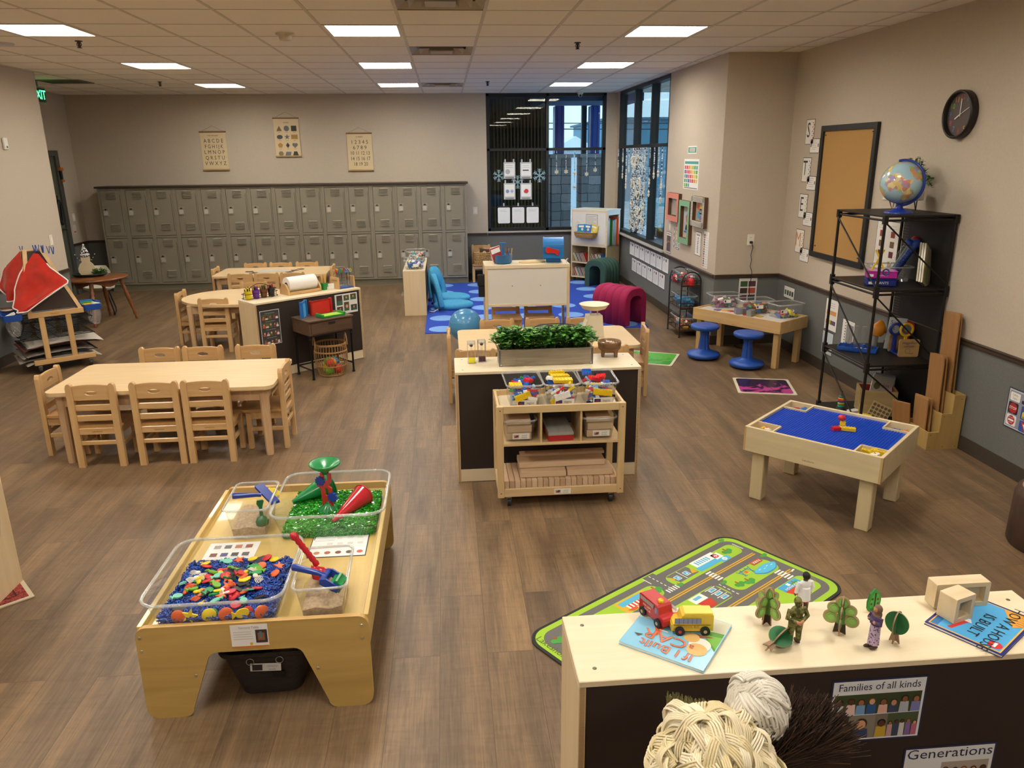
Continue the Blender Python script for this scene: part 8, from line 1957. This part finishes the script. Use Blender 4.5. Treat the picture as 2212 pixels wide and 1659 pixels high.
b.build('printed_face', t)

# ================================================================ on the foreground shelf
FZ = .7435
def book(name, label, c, rz, w, h, t_, draw, cover):
    tt = thing(name, label, 'book', (c[0], c[1], FZ), rz)
    b = MB(); b.box(0, 0, t_ / 2, w - .004, h - .004, t_ - .002, P('efece2', .8)); b.build('page_block', tt)
    b = MB(); b.b2(-w / 2, -h / 2, 0, w / 2, h / 2, .0012, P(cover, .3)); b.prism(rrect(w, h, .002, 2), t_ - .0012, t_, P(cover, .25)); b.T = TR(0, 0, t_ - .0014); draw(b); b.T = I4; b.build('cover', tt)
    return tt
def cv1(b):
    b.poly([(-.118, -.118), (.118, -.118), (.118, -.02), (-.118, -.06)], 'c9c8ae', 0); b.poly([(-.118, -.06), (-.05, -.05), (-.118, .03)], '5a9a3a', 1); b.poly([(-.118, -.04), (-.07, -.03), (-.118, .02)], '7ab84a', 1.4)
    b.poly([(.03, -.10), (.09, -.05), (.04, .045)], 'd9602f', 1); b.rect(.02, .01, .045, .014, 'f4efe0', 2)
    b.poly(circ(.028, 16, -.075, .045), 'e6b878', 2); b.poly(circ(.03, 16, -.075, .02), 'efe9dd', 1.6); b.poly(circ(.022, 14, -.045, .0), 'd8b06a', 1.8); b.poly([(-.1, -.03), (-.03, -.02), (-.05, .0)], '8a5a3a', 1.7)
    og = P('e07a4a', .4); dk = P('33508a', .4)
    for dx, m, z in ((.0015, dk, .0032), (0, og, .0036)):
        b.text('If I Built', -.005 + dx, .088 - dx, z, .046, m, sx=1.05); b.text('a', -.06 + dx, .045 - dx, z, .034, m); b.text('CAR', .015 + dx, .042 - dx, z, .058, m, sx=1.1)
    b.poly([(.075, .055), (.10, .06), (.085, .07)], '4a4a44', 2)
book('picture_book', 'light blue picture book lettered If I Built a CAR under the toy vehicles', (.60, 1.796), rad(142.4), .24, .24, .009, cv1, '86c3e0')
def cv2(b):
    b.rect(-.118, -.093, .118, .093, 'e0b040', 0); b.rect(-.114, -.089, .114, .089, '4aa3da', 1)
    bk = P('1a2430', .4); b.text('HOW A HOUSE', .0, .052, .0036, .042, bk, sx=.95); b.text('IS BUILT', .02, .008, .0036, .042, bk, sx=.95)
    b.poly([(-.114, .02), (-.03, .07), (-.05, .089), (-.114, .089)], 'd89a3a', 2); [b.rect(-.112 + k * .012, .07, -.11 + k * .012, .089, 'a86a2a', 3) for k in range(6)]
    b.poly([(.03, -.03), (.10, -.05), (.10, -.038), (.03, -.018)], 'c9302a', 2); b.poly([(.02, -.035), (.035, -.03), (.035, -.01), (.015, -.02)], 'd8dade', 2.5); b.rect(-.1, -.05, -.02, -.045, 'e0b040', 2)
    b.poly(circ(.018, 18, .092, .07), 'c9252a', 2); b.rect(.08, .066, .104, .074, 'f4f4f0', 3); b.rect(-.114, -.089, .114, -.07, '2a6aa8', 1.5)
book('picture_book', 'blue and navy picture book lettered How a House Is Built at the right end', (1.475, 1.765), rad(214), .25, .20, .008, cv2, '26307a')
bz_ = FZ + .0085
def vehicle(label, c, rz, col, top, kind):
    t = thing('toy_' + kind, label, 'toy vehicle', (c[0], c[1], bz_), rz)
    L_ = .115; m = P(col, .3, 0, .3); W2 = .023
    b = MB()
    pr = [(-L_ / 2, .012), (L_ / 2, .012), (L_ / 2, .028), (L_ / 2 - .004, .034), (L_ / 2 - .022, .038), (L_ / 2 - .028, .058), (L_ / 2 - .034, .063), (-L_ / 2 + .004, .063), (-L_ / 2, .059)]
    b.prism(pr, -W2, W2, m, TR(0, 0, 0, 0, 0, pi / 2)); 
    for s_ in (-1, 1):
        T = TR(0, s_ * -W2 if 0 else -s_ * W2, 0, 0 if s_ > 0 else pi, 0, pi / 2)
        if kind == 'bus':
            b.rect(-.05, .036, .022, .053, '8a90b0', 0, T); [b.rect(-.05 + .012 * k, .036, -.0492 + .012 * k, .053, '3a3a4a', 1, T) for k in range(7)]; b.rect(-.052, .031, .05, .0325, '2a2418', 0, T); b.text('SCHOOL BUS', -.008, .0265, .0025, .0085, P('2a2418'), T); b.rect(-.052, .019, .05, .020, '8a6a1a', 0, T)
        else:
            b.rect(-.052, .046, .012, .058, 'e8e4e0', 0, T); [b.rect(-.05 + .006 * k, .046, -.047 + .006 * k, .058, '2a2424', 1, T) for k in range(11)]; b.rect(.018, .038, .027, .055, '7a86a8', 0, T); b.rect(.03, .04, .033, .055, '7a86a8', 0, T); b.text('FIRE DEPT', -.018, .037, .0025, .0085, P('f2e6e2'), T); b.text('RESCUE', -.016, .027, .0025, .0085, P('f2e6e2'), T)
    b.build('body', t)
    if kind == 'fire_truck': b = MB(); b.lathe([(.009, .062), (.009, .068), (.006, .071), (.001, .072)], P('e3bb22', .3), 16, TR(.012, 0, 0)); b.build('yellow_button', t)
    else: b = MB(); b.b2(-L_ / 2 + .002, -W2 + .002, .0625, L_ / 2 - .034, W2 - .002, .066, P('e3c63a', .3), .002); b.build('roof', t)
    for x in (-.035, .035):
        for s_ in (-1, 1): b = MB(); b.cyl((x, s_ * W2, .0135), (x, s_ * (W2 + .007), .0135), .0135, P('1a1a1b', .5), 20); b.cyl((x, s_ * (W2 + .007), .0135), (x, s_ * (W2 + .008), .0135), .005, P('c03a3a' if kind == 'bus' and x > 0 else 'b0a88a', .4), 10); b.build('wheel', t)
vehicle('red wooden toy fire truck with a yellow button on the blue book', (.566, 1.868), math.atan2(-.93, .37), 'b8262c', None, 'fire_truck')
vehicle('yellow wooden toy school bus on the blue book', (.643, 1.806), math.atan2(.1, -1), 'e3c23c', None, 'bus')
# cut-out trees
tw = P('9a7c5e', .6); gl_ = P('8fbf5c', .55); gd = P('2f6a2c', .55)
def slot_tree(label, x, y, rz, s_=1.):
    t = thing('toy_tree', label, 'toy tree', (x, y, FZ), rz, None); t.scale = (s_,) * 3
    for q in range(2):
        A = M.Rotation(q * pi / 2 + .3, 4, 'Z') @ M.Rotation(pi / 2, 4, 'X')
        cs = ((0, .096, .019), (-.021, .076, .018), (.021, .076, .018), (-.027, .046, .02), (.027, .046, .02))
        b = MB(); b.prism([(-.017, 0), (-.006, .004), (.006, .004), (.017, 0), (.013, .034), (-.013, .034)], -.002, .002, P('3a2a22', .6), A, m2=tw)
        for cx, cy, r in cs:
            b.prism(circ(r, 20, cx, cy), -.002, .002, P('b5a274', .55), A, m2=tw)
            for z0 in (-1, 1):
                b.prism(circ(r * .72, 18, cx, cy), min(z0 * .002, z0 * .0036), max(z0 * .002, z0 * .0036), gl_, A, m2=gd)
                b.prism(circ(r * .42, 16, cx - r * .1, cy + r * .08), min(z0 * .0036, z0 * .0048), max(z0 * .0036, z0 * .0048), P('9cc86c', .55), A, m2=gd)
        b.prism([(-.011, .03), (.011, .03), (.009, .09), (-.009, .09)], -.0021, .0021, P('5f8a3f', .55), A, m2=tw)
        b.build('tree_panel', t)
slot_tree('wooden slot-together tree with round leaf clusters behind the camouflage figure', .874, 1.828, .1)
slot_tree('wooden slot-together tree with round leaf clusters in the middle of the foreground shelf', 1.056, 1.762, .7)
def round_tree(label, loc, rz, tilt=0, s_=1.):
    t = thing('toy_tree', label, 'toy tree', loc, rz); t.rotation_euler = (0, tilt, rz); t.scale = (s_,) * 3
    for q in range(2):
        A = M.Rotation(q * pi / 2 + .4, 4, 'Z') @ M.Rotation(pi / 2, 4, 'X'); b = MB()
        b.prism([(.031 * cos(a), .06 + .034 * sin(a)) for a in [2 * pi * k / 26 for k in range(26)]], -.0018, .0018, P('1c6a38', .6), A, m2=tw)
        b.prism([(-.014, 0), (-.005, .006), (.005, .006), (.014, 0), (.008, .032), (-.008, .032)], -.0018, .0018, tw, A); b.build('tree_panel', t)
round_tree('wooden round green tree standing right of the figure in the patterned skirt', (1.185, 1.708, FZ), .3)
round_tree('wooden round green tree lying on its side beside the camouflage figure', (.815, 1.688, FZ + .021), .55, pi / 2 - .18)
t = thing('toy_tree', 'bright green leaf-shaped wooden tree behind the figure in the patterned skirt', 'toy tree', (1.205, 1.855, FZ), .25)
b = MB(); A = TR(0, 0, 0, 0, 0, pi / 2); b.prism([(0, .075), (-.016, .06), (-.024, .035), (-.022, .012), (-.01, 0), (.01, 0), (.022, .012), (.024, .035), (.016, .06)], -.003, .003, P('2f9a3a', .5), A, m2=P('1f7a30', .5)); b.prism([(0, .066), (-.012, .054), (-.018, .034), (-.016, .014), (.016, .014), (.018, .034), (.012, .054)], .003, .0042, P('3fb04a', .5), A)
for p in ((0, .06), (-.01, .044), (.01, .04), (-.012, .028), (.012, .026)): b.prism(circ(.004, 8, *p), .0042, .005, P('6a3a1f', .6), A)
b.tube([(0, -.005, .01), (0, -.005, .058)], .0015, P('2a1c12'), 5); b.build('leaf', t)
b = MB(); b.b2(-.012, -.01, 0, .012, .01, .004, tw); b.build('base', t)

# toy people
skin = P('c08a66', .5); skb = P('5a3826', .5)
camo = noisy('camouflage', '4a4a24', '7a7a3a', 110, rough=.6, detail=1, dist=.5, lo=.46, hi=.54); boot = P('4a3424', .5)
def limbs(arms, leg=.012, z=1):
    p = []
    for s_ in (-1, 1):
        p += [('c', [(s_ * .010, 0, .070), (s_ * leg, .002, .038), (s_ * leg, -.001, .010)], [.0115, .0090, .0068]), ('b', (s_ * leg, .005, .0058), (.0066, .0135, .0058))]
    return p
# person in camouflage, facing away, hands clasped behind
def mk_person(label, loc, rz, prims, mats, pick, hgt_=1.):
    t = thing('toy_person', label, 'toy person', loc, rz)
    blob('body', prims, .0015, t, 2, mats, pick); t.scale = (hgt_,) * 3
    return t
pr = limbs(0) + [('b', (0, 0, .073), (.0185, .0125, .014)), ('b', (0, .001, .098), (.0205, .0135, .021)), ('c', [(0, 0, .112), (0, 0, .124)], [.008, .007]), ('b', (0, .001, .132), (.0105, .0118, .0128)), ('b', (0, .0125, .130), (.0022, .0024, .003))]
for s_ in (-1, 1):
    pr += [('c', [(s_ * .0195, 0, .109), (s_ * .0300, -.004, .087), (s_ * .006, -.0175, .078)], [.0082, .0070, .0050]), ('b', (s_ * .0045, -.019, .077), (.0055, .0042, .0048))]
    pr += [('c', [(s_ * .003, -.022, .0795 - .0026 * q), (-s_ * .004, -.0228, .0785 - .0026 * q)], [.0013, .0012]) for q in range(4)] + [('c', [(s_ * .006, -.02, .080), (s_ * .003, -.022, .084)], [.0015, .0013])]
mk_person('toy person in camouflage uniform and hood, seen from behind with hands clasped', (.909, 1.728, FZ), .12, pr, [camo, skin, boot], lambda x, y, z: 2 if z < .016 else (1 if (y < -.0165 and abs(x) < .0115 and .068 < z < .086) or (y > .0085 and .122 < z < .137 and abs(x) < .0075) else 0))
# person in white coat
wc = P('e6e6ea', .5)
pr = limbs(0, .010) + [('c', [(0, 0, .046), (0, 0, .07), (0, 0, .09)], [.0205, .0185, .0165]), ('b', (0, 0, .098), (.020, .0125, .016)), ('c', [(0, 0, .108), (0, 0, .122)], [.0075, .0065]), ('b', (0, 0, .1295), (.0108, .0118, .0125)), ('b', (0, .0115, .127), (.002, .0024, .003)), ('b', (0, -.003, .1285), (.0118, .0112, .0128))]
for s_ in (-1, 1):
    pr += [('c', [(s_ * .0185, 0, .107), (s_ * .0265, -.001, .086), (s_ * .0255, .006, .068)], [.0078, .0066, .0050]), ('b', (s_ * .0255, .008, .0625), (.0042, .0048, .0058))] + [('c', [(s_ * .0255, .006 + .002 * q, .06), (s_ * .025, .007 + .002 * q, .054)], [.0013, .0011]) for q in range(4)]
mk_person('toy person in a white coat and red skirt with short black hair, seen from behind', (1.0, 1.872, FZ), .1, pr, [wc, P('b81f3c', .5), skb, P('171315', .7), P('e8e6e2', .5)], lambda x, y, z: 4 if z < .010 else (2 if z < .034 else (1 if z < .046 else (3 if z > .1165 and (y < .0045 or z > .134) else (2 if z > .1125 or (abs(x) > .019 and z < .0665 and y > .001) else 0)))), .93)
# person in head scarf with patterned skirt, facing left, arms folded
hj = P('7a5a48', .6); pt_ = P('4f3c66', .55)
sk_ = noisy('dotted_skirt', '5a4a6a', 'b9a3c4', 190, rough=.6, detail=0, dist=0, lo=.36, hi=.42)
pr = [('c', [(0, 0, .014), (0, 0, .04), (0, 0, .074)], [.0168, .0155, .0145]), ('b', (0, 0, .079), (.0165, .0125, .012)), ('b', (0, .001, .097), (.0178, .0125, .018)), ('c', [(0, 0, .108), (0, 0, .12)], [.0085, .0085]), ('b', (0, .001, .1285), (.0105, .0115, .0128)), ('b', (0, -.002, .1275), (.0125, .0115, .0145)), ('b', (0, -.004, .112), (.0125, .0095, .012)), ('b', (0, .0125, .1275), (.002, .0022, .003))]
for s_ in (-1, 1):
    pr += [('c', [(s_ * .0165, 0, .107), (s_ * .0235, .004, .090), (-s_ * .004, .0175, .0915 + .002 * s_)], [.0072, .0062, .0048]), ('b', (-s_ * .0085, .0165, .0935), (.0048, .0034, .0042)), ('b', (s_ * .0075, .011 if s_ > 0 else .004, .0055), (.0062, .0155, .0055))]
    pr += [('c', [(-s_ * .011, .0185, .0965 - .002 * q), (-s_ * .015, .017, .0965 - .002 * q)], [.0012, .0011]) for q in range(4)]
mk_person('toy person in brown head scarf, purple top and dotted skirt, standing with folded arms', (1.113, 1.690, FZ), 1.75, pr, [pt_, sk_, hj, skin, boot], lambda x, y, z: 4 if z < .0135 and y > -.03 and (z < .0105 or y > .017) else (1 if z < .078 else (3 if (y > .0080 and .1205 < z < .1355 and abs(x) < .0075) or (abs(x) > .0085 and y > .0145 and .086 < z < .10) else (2 if z > .1085 else 0))), .93)
# window blocks
def wblock(label, c, rz, w, h, d, col):
    t = thing('window_block', label, 'block', (c[0], c[1], bz_), rz)
    b = MB(); b.holed(rrect(w, h, .003, 5), rrect(w - .028, h - .028, .003, 5), 0, d, wood('basswood', 'd2bd97', 'e2d0ae', 'X', 5, .5), TR(0, d / 2, h / 2, 0, 0, pi / 2)); b.build('wood_frame', t)
    b = MB(); b.prism(rrect(w - .03, h - .03, .002, 2), -.002, .002, clear('pane_' + col, col, .3, .08), TR(0, 0, h / 2, 0, 0, pi / 2)); b.build('coloured_pane', t)
wblock('long wooden frame block with a yellow pane on the blue house book', (1.462, 1.858), .0, .165, .078, .045, 'e3d21f')
wblock('small wooden frame block with a blue pane on the blue house book', (1.415, 1.795), .33, .078, .078, .055, '7aa8c8')
# posters on the brown panel
SPY = 1.628 + .0055
def famp(b, w, h, title, seed):
    b.sheet(w, h, 'e6eaf0', '20284f', .005, t=.0015)
    b.text(title, 0, h * .38, .0024, h * .165 if title[0] == 'F' else h * .23, P('26304f', .6), sx=.9 if title[0] == 'F' else 1.1)
def d_(b):
    w, h = .268, .20; famp(b, w, h, 'Families of all kinds', 1)
    photo_patch(b, -.122, -.012, .122, .053, ('c9d3e6', 'e8c9c4', '7aa8d8', '2f5a9a', 'e6b8a8', '3a4a6a', 'b8c0d0', '7f86c8'), 1, 8, 71, '3a4a2c')
    photo_patch(b, -.122, -.09, -.075, -.014, ('3a5a8a', '2f4a8a'), 1, 2, 72, '3f3a30'); photo_patch(b, -.075, -.09, .0, -.014, ('2f4a7a',), 1, 1, 73, '8a8478'); photo_patch(b, .0, -.09, .035, -.014, ('c9a83a',), 1, 1, 74, '7a7468'); photo_patch(b, .035, -.09, .122, -.014, ('c9a0a8', '3a4a6a', 'd8d8d8', '8a6ab0', 'c06a8a'), 1, 5, 75, '4a5a3a')
decal(front_T(1.112, SPY - .0005, .59), 'family_poster', 'poster lettered Families of all kinds on the foreground shelf back', 'poster', d_)
def d_(b):
    w, h = .27, .20; famp(b, w, h, 'Generations', 2)
    photo_patch(b, -.02, -.02, .12, .045, ('c9c4c0', '8a6a5a', 'd8c8c0', '6a5a6a'), 1, 5, 81, 'b0a498'); photo_patch(b, -.12, -.09, -.03, .012, ('5a4a5a', '8a8a9a'), 1, 2, 82); photo_patch(b, -.02, -.09, .12, -.025, ('7a8aa0', 'c09a8a', 'd0d0d8'), 1, 4, 83)
decal(front_T(1.347, SPY - .0005, .352), 'family_poster', 'poster lettered Generations low on the foreground shelf back', 'poster', d_)

# ================================================================ cleaning tools in front of the foreground shelf
pole = wood('pole', 'b08a5a', 'c9a572', 'Z', 5, .45)
def pole_to(t, x, y, z): b = MB(); b.cyl((0, 0, -z), (0, 0, -.02), .011, pole, 12); b.build('handle', t)
def yarn_head(label, loc, rx, rz_, n, cols, r, seed, down, L0, L1, hgh):
    """looped yarn: clumps of four parallel strands that turn back on themselves"""
    t = thing('yarn_mop', label, 'mop', loc); R = random.Random(seed); ms = [P(c, .95) for c in cols]; b = MB()
    b.ball((0, 0, 0), (rx * .93, rx * .86, rz_ * .94), ms[0], 20)
    for k in range(n):
        th = R.uniform(0, 2 * pi); ph = math.acos(R.uniform(-.5, 1)); lump = 1 + .10 * sin(3 * th + 1) * sin(3 * ph) + R.uniform(-.03, .06)
        p = V((rx * sin(ph) * cos(th), rx * .93 * sin(ph) * sin(th), rz_ * cos(ph))) * lump; n_ = p.normalized()
        dn = (V(down) - n_ * n_.dot(V(down))); dn = dn.normalized() if dn.length > .05 else n_.orthogonal().normalized()
        a = R.gauss(0, .75); d = dn * cos(a) + n_.cross(dn) * sin(a); g = n_.cross(d); L_ = R.uniform(L0, L1) * rx; h = R.uniform(.3, 1) * hgh * L_; w = R.uniform(1.05, 1.5) * 2 * r
        bend = R.uniform(-.5, .5); pts = []
        for j in range(4):
            for q in range(9):
                u_ = q / 8 if j % 2 == 0 else 1 - q / 8
                c_ = p + d * (L_ * (u_ - .25)) + g * (w * (j - 1.5) * (.75 + .25 * u_) + bend * L_ * u_ * u_ * .5)
                pts.append(c_ - n_ * (L_ * L_ * (u_ - .25) ** 2 / (2.4 * rx)) + n_ * (h * sin(pi * u_) + r))
        b.tube(pts, r, R.choice(ms), 5)
    o = b.build('yarn_strands', t); o['kind'] = 'stuff'
    pole_to(t, *loc); return t
yarn_head('cream looped yarn mop head raised in front of the foreground shelf', (.497, 1.22, .845), .100, .094, 430, ('e6d8b2', 'ecdfbf', 'dfcfa4', 'f0e6cc'), .0025, 5, (.15, -.2, -1), .45, .95, .38)
yarn_head('off-white yarn duster head beside the cream mop', (.632, 1.325, .885), .054, .066, 120, ('dbd5c8', 'cfc9bb', 'e4dfd4'), .0034, 6, (.55, -.1, -1), .7, 1.3, .10)
def brush(name, label, loc, base, tipf, n, col, r, seed):
    t = thing(name, label, 'broom', loc); R = random.Random(seed); b = MB(); ms = [P(c, .8) for c in col]
    for k in range(n):
        p0, p1 = tipf(R); mid = p0.lerp(p1, .6) + V((R.uniform(-.004, .004), R.uniform(-.004, .004), .004))
        b.tube([p0, mid, p1], [r, r * .9, r * .5], R.choice(ms), 3)
    o = b.build('bristles', t); o['kind'] = 'stuff'
    b = MB(); b.box(*base, blk, .006); b.build('bristle_block', t)
    pole_to(t, *loc); return t
def tf1(R):
    a = R.uniform(-.55, .75); u_ = R.random() ** .5; L_ = .165 * (1 - .25 * abs(a)) * R.uniform(.55, 1.05)
    p0 = V((-.02 + .06 * R.uniform(-1, 1), R.uniform(-.025, .025), -.02)); d = V((sin(.5 + a), R.uniform(-.35, .35), cos(.5 + a))).normalized()
    return p0, p0 + d * L_
brush('push_broom', 'dark brown bristle broom head beside the yarn duster', (.70, 1.31, .775), (-.02, 0, -.035, .13, .05, .03), tf1, 3400, ('35241a', '463022', '2a1b13', '573c2a'), .0019, 9)
def tf2(R):
    x = R.uniform(-.05, .05); y = R.uniform(-.018, .018); p0 = V((x, y, -.02)); return p0, V((x * 1.1 + R.uniform(-.004, .004), y * 1.2, .075 - (x + .05) * .35 + R.uniform(-.008, .008)))
brush('scrub_brush', 'olive bristle brush head showing behind the cream mop', (.515, 1.40, .79), (0, 0, -.03, .11, .04, .025), tf2, 520, ('7f7a45', '96905a', '6a6638'), .0014, 10)

# ================================================================ left edge: play panel and red rug
t = thing('play_panel', 'pale wooden play cube panel with a round opening at the left edge', 'play cube', (-2.19, 2.6, 0))
pm = wood('play_panel', 'cdb48c', 'dcc7a2', 'Z', 4, .45); N_ = 48
hole = [(-.46 + .40 * cos(2 * pi * k / N_ + pi / 4), .47 + .40 * sin(2 * pi * k / N_ + pi / 4)) for k in range(N_)]
out = []
for k in range(N_):
    a = 2 * pi * k / N_ + pi / 4; c, s_ = cos(a), sin(a); m_ = max(abs(c), abs(s_)); out.append((-.50 + c / m_ * .50, .50 + s_ / m_ * .50))
b = MB(); A = M.Translation((0, 0, 0)) @ M(((0, 0, 1, 0), (1, 0, 0, 1.0), (0, 1, 0, 0), (0, 0, 0, 1))); b.holed(out, hole, -.02, 0, pm, A); b.build('round_opening_panel', t)
b = MB(); b.b2(-1.0, .98, 0, -.02, 1.0, 1.0, pm); b.b2(-1.0, .0, 0, -.02, .02, 1.0, pm); b.build('side_panel', t)
b = MB(); b.b2(-1.0, 0, 1.0, 0, 1.0, 1.02, pm); b.build('roof_panel', t)
rm = noisy('red_rug', '6a1f1c', 'a8483c', 60, rough=.95, detail=2, dist=1.5, lo=.42, hi=.58)
t = thing('patterned_rug', 'red patterned rug with a cream edge showing under the play panel', 'rug', (-2.056, 3.442, .001), math.atan2(.77, -.64))
b = MB(); b.b2(0, 0, 0, .7, 1.0, .006, P('cdbfa2', .9)); b.build('cream_edge', t)
b = MB(); b.b2(.02, .02, .006, .68, .98, .0072, rm); b.build('woven_field', t)
for e in (.06, .20): b = MB(); b.b2(e, e, .0072, e + .006, .96, .0078, P('3a1a18', .9)); b.b2(e, e, .0072, .66, e + .006, .0078, P('3a1a18', .9)); b.build('stripe', t)
